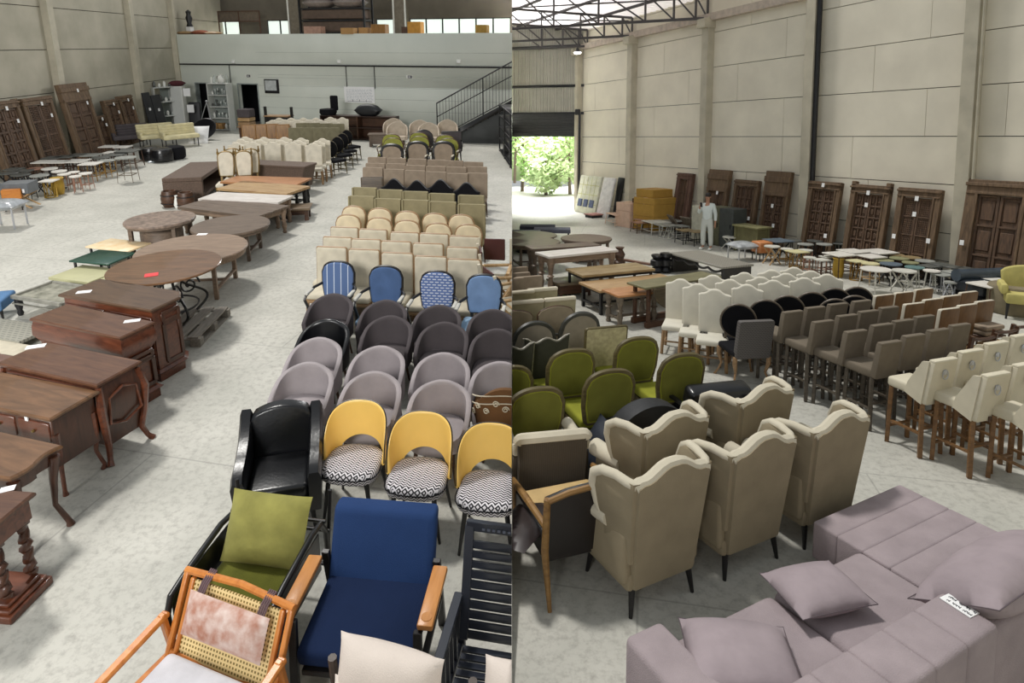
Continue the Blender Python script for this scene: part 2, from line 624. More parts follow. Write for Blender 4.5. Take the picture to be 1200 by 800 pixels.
def round_table(top, wd, r=0.75, h=0.76, th=0.05, base='trestle', drop=0.0, rim=None):
    root = thing('round_table', 'round table', 'table')
    t = MB().lathe([(0, h - th), (r * 0.97, h - th), (r, h - th * 0.7), (r, h - th * 0.25), (r * 0.985, h), (0, h)], seg=56).done('table_top', top, root, 30)
    if drop:
        MB().lathe([(r * 0.93, h - th - drop), (r * 0.95, h - th - drop), (r * 0.95, h - th), (r * 0.93, h - th)], seg=48).done('apron', rim or wd, root, 30)
    if base == 'trestle':
        legs4(root, 'square', r * 0.56, -r * 0.56, r * 0.56, h - th, wd, 0.035)
        m = MB()
        for sx in (-1, 1):
            m.bar((sx * r * 0.56, -r * 0.56, 0.16), (sx * r * 0.56, r * 0.56, 0.16), 0.05, 0.03)
        m.bar((-r * 0.56, 0, 0.16), (r * 0.56, 0, 0.16), 0.05, 0.03)
        m.done('stretcher', wd, root)
    elif base == 'iron':
        for k in range(4):
            a = PI / 4 + k * PI / 2
            m = MB()
            pts = []
            for q in range(22):
                t_ = q / 21
                rr = 0.34 + 0.18 * math.sin(t_ * PI * 2)
                pts.append((rr * math.cos(a), rr * math.sin(a), 0.02 + t_ * (h - th - 0.03)))
            m.tube(pts, 0.018, 7)
            sp = []
            for q in range(26):
                t_ = q / 25 * 3.4 * PI
                q_ = 0.15 * (1 - q / 30)
                sp.append(((0.28 + q_ * math.cos(t_)) * math.cos(a), (0.28 + q_ * math.cos(t_)) * math.sin(a), 0.42 + q_ * math.sin(t_)))
            m.tube(sp, 0.014, 6)
            m.done('scroll_leg', wd, root)
        MB().tube([(0.36 * math.cos(2 * PI * k / 24), 0.36 * math.sin(2 * PI * k / 24), 0.2) for k in range(24)], 0.014, 6, True).done('iron_ring', wd, root)
    elif base == 'drum':
        MB().lathe([(r * 0.62, 0), (r * 0.66, 0.03), (r * 0.6, 0.1), (r * 0.6, h - th)], seg=30).done('drum_base', wd, root)
        legs4(root, 'square', r * 0.62, -r * 0.62, r * 0.62, h - th, wd, 0.04)
    elif base == 'pedestal':
        MB().lathe([(r * 0.5, 0), (r * 0.5, 0.04), (0.12, 0.12), (0.09, 0.3), (0.14, 0.5), (0.1, h - th)], seg=24).done('pedestal', wd, root)
    return root


def rect_table(name, top, wd, Lx, Wy, h, legs='turned', lr=0.05, th=0.05, apron=0.1, stretch=False, cat='table', planks=0):
    root = thing(name, name.replace('_', ' '), cat)
    m = MB()
    if planks:
        wq = Wy / planks
        for k in range(planks):
            m.box((0, -Wy / 2 + wq * (k + 0.5), h - th / 2), (Lx, wq - 0.006, th), 0.006, 1)
    else:
        m.box((0, 0, h - th / 2), (Lx, Wy, th), 0.008, 2)
    m.done('table_top', top, root)
    if apron:
        m = MB()
        ix, iy = Lx / 2 - lr - 0.04, Wy / 2 - lr - 0.04
        for sy in (-1, 1):
            m.box((0, sy * iy, h - th - apron / 2), (2 * ix, 0.03, apron))
        for sx in (-1, 1):
            m.box((sx * ix, 0, h - th - apron / 2), (0.03, 2 * iy, apron))
        m.done('apron', wd, root)
    legs4(root, legs, Lx / 2 - lr - 0.04, -Wy / 2 + lr + 0.04, Wy / 2 - lr - 0.04, h - th, wd, lr)
    if stretch:
        m = MB()
        for sx in (-1, 1):
            m.bar((sx * (Lx / 2 - lr - 0.04), -Wy / 2 + lr, 0.14), (sx * (Lx / 2 - lr - 0.04), Wy / 2 - lr, 0.14), 0.05, 0.04)
        m.bar((-Lx / 2 + lr, 0, 0.14), (Lx / 2 - lr, 0, 0.14), 0.05, 0.04)
        m.done('stretcher', wd, root)
    return root


def quad_fit(hall, pa, pb, pc, z):
    """rectangle from the pixels of three corners of a top at height z: a-b long edge, b-c short edge -> centre, length, width, yaw"""
    A, B, C = (hall.P(*q, z) for q in (pa, pb, pc))
    e = B - A
    yaw = math.atan2(e.y, e.x)
    ctr = (A + C) / 2
    n = Vector((-e.y, e.x, 0)).normalized()
    return Vector((ctr.x, ctr.y, 0)), e.length, abs((C - B).dot(n)), yaw


def antique_door(w, h, dep=0.16, style='grid', wdm=None, lintel=0.24, post=0.12, rows=5, ears=0.0):
    root = thing('antique_door', 'antique door', 'door')
    wd = wdm or door_wood
    m = MB()
    for sx in (-1, 1):
        m.box((sx * (w / 2 - post / 2), 0, (h - lintel) / 2 + ears / 2), (post, dep, h - lintel + ears), 0.012, 1)
        m.box((sx * (w / 2 - post * 1.15), -dep * 0.3, (h - lintel) / 2), (post * 0.3, dep * 0.7, h - lintel), 0.008, 1)
    m.box((0, 0, h - lintel / 2), (w, dep, lintel), 0.012, 1)
    m.box((0, -dep * 0.35, h - lintel * 0.35), (w * 1.02, dep * 0.8, lintel * 0.25), 0.012, 1)
    m.box((0, -dep * 0.3, h - lintel * 0.95), (w * 0.98, dep * 0.7, lintel * 0.18), 0.008, 1)
    m.box((0, 0, 0.03), (w, dep, 0.06), 0.01, 1)
    m.done('door_frame', wd, root)
    iw = (w - 2 * post * 1.25) / 2
    ih = h - lintel - 0.08
    tr = 0.0
    for sx in (-1, 1):
        m = MB()
        cx = sx * iw / 2
        m.box((cx, 0.02, 0.06 + ih / 2), (iw * 0.97, 0.03, ih))
        st = iw * 0.13
        for q in (-1, 1):
            m.box((cx + q * (iw * 0.97 - st) / 2, -0.015, 0.06 + ih / 2), (st, 0.05, ih), 0.006, 1)
        for k in range(rows + 1):
            m.box((cx, -0.018, 0.06 + st * 0.4 + (ih - st * 0.8) * k / rows), (iw * 0.95, 0.052, st * 0.8), 0.006, 1)
        if style == 'grid':
            m.box((cx, -0.014, 0.06 + ih / 2), (st * 0.6, 0.045, ih), 0.005, 1)
            for k in range(rows):
                for q in (-1, 1):
                    m.box((cx + q * iw * 0.22, -0.008, 0.06 + ih * (k + 0.5) / rows), (iw * 0.2, 0.035, ih / rows * 0.5), 0.012, 1)
        elif style == 'panel':
            for k in range(rows):
                m.box((cx, -0.005, 0.06 + ih * (k + 0.5) / rows), (iw * 0.6, 0.035, ih / rows * 0.66), 0.014, 1)
        elif style == 'lattice':
            for k in range(rows):
                z0 = 0.06 + ih * k / rows
                for q in range(1, 9):
                    m.box((cx, -0.012, z0 + ih / rows * q / 9), (iw * 0.8, 0.02, 0.02))
                for q in range(1, 8):
                    m.box((cx - iw * 0.4 + iw * 0.8 * q / 8, -0.012, z0 + ih / rows / 2), (0.016, 0.024, ih / rows))
        m.done('door_leaf', door_leaf_wood, root)
    return root


door_wood = wood('door_wood', (122, 98, 74), (80, 63, 46), stretch=(6, 6, 1), rough=0.7)
door_leaf_wood = wood('door_leaf_wood', (106, 80, 60), (66, 50, 38), stretch=(6, 6, 1), rough=0.7)


def stool(top, wd, kind='round4', w=0.4, h=0.5, tth=0.03, lr=0.014):
    """small occasional tables and stools"""
    root = thing('side_table', 'side table', 'side table')
    r = w / 2
    if kind in ('round4', 'round3', 'roundx', 'pedestal', 'drum'):
        MB().lathe([(0, h - tth), (r * 0.97, h - tth), (r, h - tth / 2), (r * 0.97, h), (0, h)], seg=22).done('table_top', top, root, 30)
    else:
        MB().box((0, 0, h - tth / 2), (w, w, tth), 0.006, 1).done('table_top', top, root)
    if kind in ('round4', 'square'):
        q = r * (0.62 if kind == 'round4' else 0.9)
        legs4(root, 'square' if kind == 'square' else 'taper', q, -q, q, h - tth, wd, lr, r * 0.12)
        m = MB()
        z = h * 0.3
        for s in (-1, 1):
            m.bar((-q, s * q, z), (q, s * q, z), lr * 1.4)
            m.bar((s * q, -q, z), (s * q, q, z), lr * 1.4)
        m.done('stretcher', wd, root)
    elif kind == 'round3':
        for k in range(3):
            a = 2 * PI * k / 3 + 0.4
            MB().tube([(r * 0.85 * math.cos(a), r * 0.85 * math.sin(a), 0), (r * 0.55 * math.cos(a), r * 0.55 * math.sin(a), h - tth)], [lr * 0.8, lr * 1.3], 8).done('leg', wd, root)
    elif kind in ('roundx', 'squarex'):
        for s in (-1, 1):
            for q in (-1, 1):
                MB().bar((q * r * 0.85, s * r * 0.7, 0), (-q * r * 0.75, s * r * 0.6, h - tth), lr * 1.8, lr * 1.8).done('leg', wd, root)
        MB().bar((0, -r * 0.65, h * 0.47), (0, r * 0.65, h * 0.47), lr * 1.6).done('stretcher', wd, root)
    elif kind == 'cage':
        m = MB()
        for k in range(10):
            a = 2 * PI * k / 10
            m.bar((r * 0.8 * math.cos(a), r * 0.8 * math.sin(a), 0), (r * 0.8 * math.cos(a + 0.6), r * 0.8 * math.sin(a + 0.6), h - tth), lr)
        m.tube([(r * 0.8 * math.cos(2 * PI * k / 20), r * 0.8 * math.sin(2 * PI * k / 20), lr) for k in range(20)], lr, 6, True)
        m.done('cage_base', wd, root)
    elif kind == 'pedestal':
        MB().lathe([(r * 0.7, 0), (r * 0.7, 0.02), (lr * 2, 0.05), (lr * 2, h - tth)], seg=16).done('pedestal', wd, root)
    elif kind == 'drum':
        MB().lathe([(r * 0.75, 0), (r * 0.95, h * 0.3), (r * 0.95, h * 0.6), (r * 0.8, h - tth)], seg=20).done('drum_base', wd, root)
    return root
# ------------------------------------------------------------------ setting materials


def concrete_floor():
    m = mat('floor_concrete', (197, 195, 186), rough=0.55, var=0.08, scale=1.3, col2=(178, 177, 168), spec=0.3)
    nt = m.node_tree
    N, K = nt.nodes, nt.links.new
    b = N['Principled BSDF']
    src = b.inputs['Base Color'].links[0].from_socket
    tc = N.new('ShaderNodeTexCoord')
    n = N.new('ShaderNodeTexNoise')
    n.inputs['Scale'].default_value = 13
    n.inputs['Detail'].default_value = 9
    n.inputs['Roughness'].default_value = 0.75
    K(tc.outputs['Object'], n.inputs['Vector'])
    mr = N.new('ShaderNodeMapRange')
    mr.inputs['From Min'].default_value = 0.47
    mr.inputs['From Max'].default_value = 0.66
    mr.inputs['To Max'].default_value = 0.62
    K(n.outputs['Fac'], mr.inputs['Value'])
    mx = N.new('ShaderNodeMix')
    mx.data_type = 'RGBA'
    mx.inputs[7].default_value = lin((142, 139, 132))
    K(mr.outputs[0], mx.inputs[0])
    K(src, mx.inputs[6])
    br = N.new('ShaderNodeTexBrick')
    br.inputs['Scale'].default_value = 0.11
    br.inputs['Mortar Size'].default_value = 0.001
    br.inputs['Color1'].default_value = br.inputs['Color2'].default_value = (0, 0, 0, 1)
    br.inputs['Mortar'].default_value = (0.35, 0.35, 0.35, 1)
    mp = N.new('ShaderNodeMapping')
    mp.inputs['Rotation'].default_value = (0, 0, R(12))
    K(tc.outputs['Object'], mp.inputs['Vector'])
    K(mp.outputs[0], br.inputs['Vector'])
    m2 = N.new('ShaderNodeMix')
    m2.data_type = 'RGBA'
    m2.inputs[7].default_value = lin((110, 108, 104))
    K(br.outputs['Color'], m2.inputs[0])
    K(mx.outputs[2], m2.inputs[6])
    K(m2.outputs[2], b.inputs['Base Color'])
    return m


floor_m = concrete_floor()
wallL_m = mat('wall_concrete_olive', (186, 180, 163), rough=0.9, var=0.1, scale=1.1, bump=0.15, bscale=9, col2=(166, 161, 144))
wallR_m = mat('wall_concrete_pale', (236, 229, 211), rough=0.9, var=0.1, scale=0.9, bump=0.15, bscale=9, col2=(220, 213, 196))
column_m = mat('column_concrete', (198, 191, 172), rough=0.9, var=0.1, scale=2, bump=0.2, bscale=14)
joint_m = mat('joint_gap_dark', (84, 80, 70), rough=1)  # dark backing in the gaps between wall panels
paint_m = mat('wall_paint_grey', (213, 217, 208), rough=0.7, var=0.03, scale=0.8, col2=(204, 209, 200), bump=0.06, bscale=5)
room_gloom = mat('room_gloom', (26, 28, 34), rough=0.9)  # near-black wall colour paints the gloom inside the doorways


def base_at(h, a, b, px):
    y = 200
    for _ in range(8):
        p = h.W(a, b, px, y)
        p.z = 0
        y = h.proj(p)[1]
    return p


def slab_between(mb, a, b, z0, z1, th, off=0.0):
    """upright slab from a to b; thickness grows to the left of a->b"""
    d = (b - a)
    ln = d.length
    d.normalize()
    n = Vector((-d.y, d.x, 0))
    c = (a + b) / 2 + n * (off + th / 2)
    rot = Matrix((d, n, Vector((0, 0, 1)))).transposed()
    mb.box((c.x, c.y, (z0 + z1) / 2), (ln, th, z1 - z0), 0, 1, rot)
    return mb


# ------------------------------------------------------------------ left hall
LA, LB = L.P(75, 186), L.P(215, 146.5)
ld = (LB - LA).normalized()
LN = LA - ld * 9.0                       # near end of the left wall
LF = LB + ld * 6.5                       # far end, behind the mezzanine
zj = [L.W(LA, LB, 0, y).z for y in (116, 59, 4)]
step = (zj[2] - zj[0]) / 2
joints = [0.0, zj[0] - step * 2, zj[0] - step] + zj + [zj[2] + step, zj[2] + 2 * step]
joints = [z for z in joints if z == 0 or z > 0.3]
colpx = [80, 168, 214]
cpos = [base_at(L, LA, LB, q) for q in colpx]
bay = (cpos[1] - cpos[0]).length
ends = [LN, cpos[0] - ld * bay] + cpos + [LF]
ends = [e for e in ends]
m = MB()
for a, b in zip(ends, ends[1:]):
    if (b - a).dot(ld) < 0.2:
        continue
    for z0, z1 in zip(joints, joints[1:]):
        slab_between(m, a + ld * 0.01, b - ld * 0.01, z0 + 0.012, z1 - 0.012, 0.18, random.uniform(0, 0.008))
w = struct('wall_left', m, wallL_m, L)
struct('wall_left_joint', slab_between(MB(), LN, LF, 0, joints[-1], 0.05, 0.06), joint_m, L)
for i, c in enumerate([cpos[0] - ld * bay] + cpos):
    wd_ = 0.3 if i < 3 else 0.2
    m = slab_between(MB(), c - ld * wd_ / 2, c + ld * wd_ / 2, 0, joints[-1], 0.24, -0.22)
    struct('column_left_%d' % (i + 1), m, column_m, L)
    if i > 1:
        q = c + ld * 0.3
        nrm = Vector((ld.y, -ld.x, 0))
        q = q + nrm * 0.06
        struct('trim_%d' % (i + 1), MB().tube([(q.x, q.y, 1.0), (q.x, q.y, joints[-1])], 0.035, 8), column_m, L)

MA, MBp = LB.copy(), L.P(590, 162)
md = (MBp - MA).normalized()
ME = MA + md * (-MA.x / md.x)            # where the wall meets the middle of the building
DECK = 0.5 * (L.W(MA, MBp, 230, 42).z + L.W(MA, MBp, 560, 36.5).z)
dz = L.W(MA, MBp, 245, 98).z
segs = [(MA, base_at(L, MA, MBp, 235)), (base_at(L, MA, MBp, 252), base_at(L, MA, MBp, 284)), (base_at(L, MA, MBp, 306), ME)]
m = MB()
for a, b in segs:
    slab_between(m, a, b, 0, dz, 0.2)
slab_between(m, MA, ME, dz, DECK, 0.2)
struct('wall_back', m, paint_m, L)
m = MB()
for z in [L.W(MA, MBp, 450, y).z for y in (93,)] + [0.5 * k for k in range(1, 8)]:
    slab_between(m, base_at(L, MA, MBp, 308), ME, z - 0.006, z + 0.006, 0.012, -0.004)
struct('trim_back_wall_joint', m, mat('paint_joint', (182, 188, 182), rough=0.8), L)
nb = Vector((-md.y, md.x, 0))
m = MB()
slab_between(m, MA + nb * 0.2, ME + nb * 0.2, DECK - 0.25, DECK - 0.02, 6.3)
struct('mezzanine_slab', m, column_m, L)
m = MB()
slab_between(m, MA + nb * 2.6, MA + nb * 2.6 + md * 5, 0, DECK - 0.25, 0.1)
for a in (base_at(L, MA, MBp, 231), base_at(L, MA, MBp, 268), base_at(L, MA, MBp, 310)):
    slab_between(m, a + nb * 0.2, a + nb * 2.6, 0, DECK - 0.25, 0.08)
struct('wall_back_room', m, room_gloom, L)
for i, (p0, p1) in enumerate(((235, 252), (284, 306))):
    a, b = base_at(L, MA, MBp, p0), base_at(L, MA, MBp, p1)
    fm = MB()
    slab_between(fm, a - md * 0.05, a, 0, dz + 0.05, 0.24, -0.02)
    slab_between(fm, b, b + md * 0.05, 0, dz + 0.05, 0.24, -0.02)
    slab_between(fm, a, b, dz, dz + 0.05, 0.24, -0.02)
    struct('door_%d' % (i + 1), fm, mat('door_trim_grey', (150, 158, 156), rough=0.6), L)
# rear wall above the mezzanine, with a strip of windows
RAo, REo = MA + nb * 6.0 - md * 3, ME + nb * 6.0
up_m = mat('wall_render_brown', (112, 106, 96), rough=0.95, var=0.08, scale=1.2, col2=(96, 91, 82))
zlo, zhi = L.W(RAo, REo, 540, 42).z, L.W(RAo, REo, 540, 21).z
ZT = L.W(RAo, REo, 540, -40).z
wins = [(258, 290), (322, 351), (446, 468), (484, 598)]
m = MB()
slab_between(m, RAo, REo, DECK - 0.25, zlo, 0.2)
slab_between(m, RAo, REo, zhi, ZT, 0.2)
xs = [RAo] + [base_at(L, RAo, REo, q) for w_ in wins for q in w_] + [REo]
for a, b in zip(xs[::2], xs[1::2]):
    if (b - a).dot(md) > 0.01:
        slab_between(m, a, b, zlo, zhi, 0.2)
struct('wall_back_upper', m, up_m, L)
glow_pane_m = mat('window_sky_glow', (225, 236, 226), rough=0.2, var=0)
glow_pane_m.node_tree.nodes['Principled BSDF'].inputs['Emission Color'].default_value = (0.88, 1, 0.92, 1)
glow_pane_m.node_tree.nodes['Principled BSDF'].inputs['Emission Strength'].default_value = 0.75  # panes given a glow in place of bright sky behind them
for i, (p0, p1) in enumerate(wins):
    a, b = base_at(L, RAo, REo, p0), base_at(L, RAo, REo, p1)
    n = max(1, round((b - a).length / 0.85))
    fm = MB()
    for k in range(n + 1):
        c = a + (b - a) * k / n
        slab_between(fm, c - md * 0.035, c + md * 0.035, zlo, zhi, 0.08, 0.04)
    slab_between(fm, a, b, zhi - 0.05, zhi, 0.08, 0.04)
    slab_between(fm, a, b, zlo, zlo + 0.05, 0.08, 0.04)
    o = struct('window_%d' % (i + 1), fm, black_metal, L)
    g = slab_between(MB(), a, b, zlo, zhi, 0.006, 0.08).done('window_pane', glow_pane_m, o)
for i, (p0, p1) in enumerate(((213, 217), (252, 257), (352, 365), (470, 483))):
    a, b = base_at(L, RAo, REo, p0), base_at(L, RAo, REo, p1)
    struct('column_mezzanine_%d' % (i + 1), slab_between(MB(), a, b, DECK - 0.02, ZT, 0.4, -0.35), mat('column_render', (128, 120, 106), rough=0.9), L)
    if i > 1:
        for c in (a, b):
            c = c - nb * 0.4
            struct('trim_pipe_%d' % (i + 1), MB().tube([(c.x, c.y, DECK), (c.x, c.y, ZT)], 0.05, 8), white_paint, L)
# conduit on the painted wall
cz = L.W(MA, MBp, 400, 77).z
m = MB()
q0, q1 = MA - nb * 0.04 + md * 0.1, ME - nb * 0.04
m.tube([(q0.x, q0.y, cz), (q1.x, q1.y, cz)], 0.035, 8)
for px, y1 in ((271, 97), (407, 102), (440, 104)):
    p = L.W(MA, MBp, px, y1)
    q = p - nb * 0.03
    m.tube([(q.x, q.y, cz), (q.x, q.y, p.z)], 0.018, 6)
struct('trim_conduit', m, dark_metal, L)


def on_wall(h, a, b, nrm, px, py, off=0.03):
    return h.W(a, b, px, py) - nrm * off


def wall_mat4(d, nrm, p):
    r = Matrix((d, nrm, Vector((0, 0, 1)))).transposed().to_4x4()
    return Matrix.Translation(p) @ r


exit_green = mat('sign_green', (60, 96, 70), rough=0.5)


def wall_thing(o, h, d, nrm, p):
    o.matrix_world = h.M @ wall_mat4(d, nrm, p)
    HALL_OF[o.name] = h
    return o


for i, (px, lb) in enumerate(((274, 'above the tall white shelf'), (398, 'above the white notice board'), (538, 'above the stair railing'))):
    o = thing('emergency_light', 'white emergency light box on the grey painted wall ' + lb, 'emergency light', 'emergency lights on the grey wall')
    MB().box((0, 0, 0), (0.2, 0.08, 0.16), 0.02, 2).done('housing', white_paint, o)
    MB().box((0, -0.045, -0.02), (0.14, 0.02, 0.06), 0.01, 1).done('lens', paper, o)
    wall_thing(o, L, md, nb, on_wall(L, MA, MBp, nb, px, 72, 0.04))
for px, py, lb in ((291, 89, 'between the two dark doorways'), (480, 90, 'on the grey wall left of the stairs')):
    o = thing('exit_sign', 'small white exit sign with dark arrow ' + lb, 'exit sign', 'exit signs')
    MB().box((0, 0, 0), (0.3, 0.012, 0.15), 0.004, 1).done('sign_plate', white_paint, o)
    m = MB().box((0.02, -0.009, 0), (0.2, 0.006, 0.11))
    m.done('sign_field', ink, o)
    m = MB()
    m.box((0.02, -0.014, 0), (0.1, 0.004, 0.02))
    m.box((-0.02, -0.014, 0.0), (0.045, 0.004, 0.045), rot=Matrix.Rotation(R(45), 3, 'Y'))
    m.done('arrow', paper, o)
    wall_thing(o, L, md, nb, on_wall(L, MA, MBp, nb, px, py, 0.01))
# notice board
p0, p1 = L.W(MA, MBp, 404.5, 120), L.W(MA, MBp, 439, 102)
bw_, bh_ = (p1 - p0).dot(md), p1.z - p0.z
o = thing('notice_board', 'large white planning board with faint rows of writing hung on the grey wall', 'notice board')
MB().box((0, 0, 0), (bw_, 0.03, bh_), 0.008, 1).done('board', paper, o)
m = MB()
for k in range(9):
    x = -bw_ * 0.42
    while x < bw_ * 0.4:
        q = random.uniform(0.03, 0.12)
        m.box((x + q / 2, -0.018, bh_ * (0.32 - 0.075 * k)), (q, 0.004, 0.012))
        x += q + random.uniform(0.02, 0.06)
m.done('writing', mat('pale_writing', (170, 180, 190), rough=0.9), o)
m = MB().box((0, -0.018, -bh_ * 0.4), (bw_ * 0.8, 0.004, 0.014))
for k in (-0.22, 0.0, 0.22):
    m.box((bw_ * k, -0.018, -bh_ * 0.36), (0.02, 0.004, 0.09))
m.done('ruled_line', ink, o)
wall_thing(o, L, md, nb, (p0 + p1) / 2 - nb * 0.03)
# wall screen, its bright reflection painted on the face
p0, p1 = L.W(MA, MBp, 311.5, 109), L.W(MA, MBp, 326.5, 93)
o = thing('wall_screen', 'small dark framed screen with a painted bright reflection beside the right doorway', 'screen')
sw, sh_ = (p1 - p0).dot(md), p1.z - p0.z
MB().box((0, 0, 0), (sw, 0.06, sh_), 0.01, 1).done('screen_frame', dark_metal, o)
MB().box((-0.02, -0.032, 0.04), (sw * 0.8, 0.01, sh_ * 0.72)).done('screen_face', mat('screen_reflection', (200, 205, 205), rough=0.1), o)  # pale face colour stands in for the reflection
wall_thing(o, L, md, nb, (p0 + p1) / 2 - nb * 0.04)

# floors: two slabs that meet along the middle of the building
FLR = struct('floor', MB().box((-22, 20, -1.5), (44, 52, 3.0)), floor_m, L)
m = MB()
m.loft([[Vector((0, -6, z)), Vector((34, -6, z)), Vector((34, 44, z)), Vector((0, 44, z))] for z in (-3.0, 0)])
struct('floor_right', m, floor_m, Rr)

# stairs up to the mezzanine
S0, S1 = L.P(513, 167), L.P(592, 169)
sd = (S1 - S0).normalized()
sn = Vector((-sd.y, sd.x, 0))
r0, r1 = L.W(S0, S1, 513, 121), L.W(S0, S1, 598, 74)
slope = (r1.z - r0.z) / (r1 - r0).dot(sd)
steps = MB()
o = thing('staircase', 'dark steel staircase with railing rising along the grey wall', 'stairs')
ln = (-S0.x / sd.x)
nst = 13
tr_ = ln / nst


def sp(x, z, off=0.0):
    v = S0 + sd * x + sn * off
    return Vector((v.x, v.y, z))


for k in range(nst + 2):
    x = 0.05 + k * 0.3
    z = 0.02 + x * slope
    if x > ln:
        break
    rot = Matrix((sd, sn, Vector((0, 0, 1)))).transposed()
    c = sp(x + 0.13, z, 0.55)
    steps.box(c, (0.29, 1.1, 0.045), 0, 1, rot)
steps.done('tread', dark_metal, o)
for off in (0.0, 1.1):
    m = MB()
    m.bar(sp(-0.05, -0.0, off), sp(ln + 0.1, (ln + 0.1) * slope, off), 0.05, 0.2)
    m.done('stringer', black_metal, o)
rh = r0.z
m = MB()
m.tube([sp(0, 0), sp(0, rh), sp(ln, rh + ln * slope)], 0.028, 8)
m.tube([sp(0, rh * 0.66), sp(ln, rh * 0.66 + ln * slope)], 0.02, 6)
m.tube([sp(0, rh * 0.12), sp(ln, rh * 0.12 + ln * slope)], 0.02, 6)
for x in (ln * 0.62,):
    m.tube([sp(x, x * slope), sp(x, rh + x * slope)], 0.026, 6)
m.done('handrail', black_metal, o)
m = MB()
for k in range(1, 24):
    x = ln * k / 24
    m.tube([sp(x, rh * 0.12 + x * slope), sp(x, rh + x * slope)], 0.008, 5)
m.done('baluster', black_metal, o)
m = MB()
x0, x1 = 0.9, ln
m.loft([[sp(x0, 0, f), sp(x1, 0, f), sp(x1, x1 * slope - 0.12, f), sp(x0, x0 * slope - 0.12, f)] for f in (0.06, 0.1)])
m.done('under_stair_panel', mat('under_stair_board', (72, 74, 74), rough=0.85, var=0.15, scale=1.5), o)
put(o, L, (0, 0, 0), 0)

# ------------------------------------------------------------------ right hall
RA, RB = Rr.P(683, 246), Rr.P(1150, 333)
rd = (RB - RA).normalized()
rn = Vector((-rd.y, rd.x, 0))            # outwards, away from the hall
if rn.x < 0:
    rn = -rn
RE = RA + rd * 24
zz = [Rr.W(RA, RB, 900, y).z for y in (203, 160, 116, 70, 25)]
st_ = (zz[-1] - zz[0]) / 4
jr = [0.0, max(0.4, zz[0] - 2 * st_), zz[0] - st_] + zz + [zz[-1] + st_ * k for k in (1, 2, 3)]
jr = sorted(set(round(z, 3) for z in jr if z >= 0))
cpx = [680, 741, 827, 946, 1127]
cR = [base_at(Rr, RA, RB, q) for q in cpx]
cR.append(cR[-1] + (cR[-1] - cR[-2]))
eR = [RA - rd * 0.3] + cR[1:] + [RE]
m = MB()
for a, b in zip(eR, eR[1:]):
    for z0, z1 in zip(jr, jr[1:]):
        q = a + (b - a) * random.choice((0.16, 0.3, 0.42, 0.75))
        for u, v in ((a, q), (q, b)):
            slab_between(m, u + rd * 0.006, v - rd * 0.006, z0 + 0.01, z1 - 0.01, -0.18 if rn.dot(Vector((-rd.y, rd.x, 0))) < 0 else 0.18, random.uniform(0, 0.006))
struct('wall_right', m, wallR_m, Rr)
sg = -1 if rn.dot(Vector((-rd.y, rd.x, 0))) < 0 else 1
struct('wall_right_joint', slab_between(MB(), eR[0], RE, 0, jr[-1], sg * 0.05, sg * 0.06), joint_m, Rr)
head = Rr.W(RA, RB, 737, 44).z
for i, c in enumerate(cR):
    hw = 0.15 if i else 0.12
    m = slab_between(MB(), c - rd * hw, c + rd * hw, 0, head if i < 3 else jr[-1], -sg * 0.3, 0)
    if i < 3:
        slab_between(m, c - rd * (hw + 0.04), c + rd * (hw + 0.04), head - 0.35, head - 0.05, -sg * 0.5, 0)
    struct('column_right_%d' % (i + 1), m, column_m, Rr)
c = cR[3] + rd * 0.22 - rn * 0.2
struct('trim_downpipe', MB().tube([(c.x, c.y, 0), (c.x, c.y, jr[-1])], 0.07, 10), dark_metal, Rr)
c = cR[4] + rd * 0.22 - rn * 0.25
struct('trim_conduit_right', MB().tube([(c.x, c.y, 0.8), (c.x, c.y, jr[-1])], 0.03, 8), column_m, Rr)
struct('trim_eaves_beam', slab_between(MB(), RA, cR[3], head - 0.1, head + 0.15, -sg * 0.22, 0), mat('eaves_beam', (204, 190, 176), rough=0.9), Rr)
m = MB().box((15.2, -6.2, 4.6), (30.2, 0.3, 9.6))  # unseen wall added behind the camera to darken the right hall
struct('wall_near_blocker', m, wallR_m, Rr)
# end wall with roller door
BA, BB = RA.copy(), Rr.P(598, 243)
bd = (BB - BA).normalized()
bl = (BB - BA).length + 0.4
bn = Vector((bd.y, -bd.x, 0))
if bn.y < 0:
    bn = -bn
zd, zs = Rr.W(BA, BB, 640, 160).z, Rr.W(BA, BB, 640, 133).z
zt = head + 1.6
m = MB()
N_ = int(bl / 0.11)
prof = []
for k in range(N_ + 1):
    x = bl * k / N_
    prof += [(x, 0.0), (x + 0.05, 0.0), (x + 0.065, 0.04), (x + 0.095, 0.04)]
rows = []
for z in (zs - 0.02, zt):
    rows.append([BA + bd * x + bn * (d + 0.05) + Vector((0, 0, z)) for x, d in prof])
m.sheet(rows)
struct('wall_end_cladding', m, mat('corrugated_sheet', (182, 178, 166), rough=0.5, metal=0.1, var=0.08, scale=2), Rr)
m = MB()
for z in (zs, Rr.W(BA, BB, 640, 101).z, Rr.W(BA, BB, 640, 55).z):
    slab_between(m, BA, BA + bd * bl, z - 0.06, z + 0.06, 0.1, -0.1)
struct('trim_girt', m, dark_metal, Rr)
m = MB()
ns = 9
for k in range(ns):
    z = zd + (zs - zd) * (k + 0.5) / ns
    a, b = BA + bd * 0.15 + bn * 0.1, BA + bd * bl + bn * 0.1
    m.bar((a.x, a.y, z), (b.x, b.y, z), 0.05, (zs - zd) / ns * 1.03, 0.012)
o = struct('door_3', m, mat('roller_door', (48, 48, 50), rough=0.5), Rr)
m = MB()
a = BA + bd * 0.14
slab_between(m, a, a + bd * 0.12, 0, zs, 0.14, -0.05)
m.box((BA + bd * 0.3).to_tuple()[:2] + (zs + 0.05,), (0.25, 0.3, 0.28), 0.03, 1)
m.done('door_guide', black_metal, o)
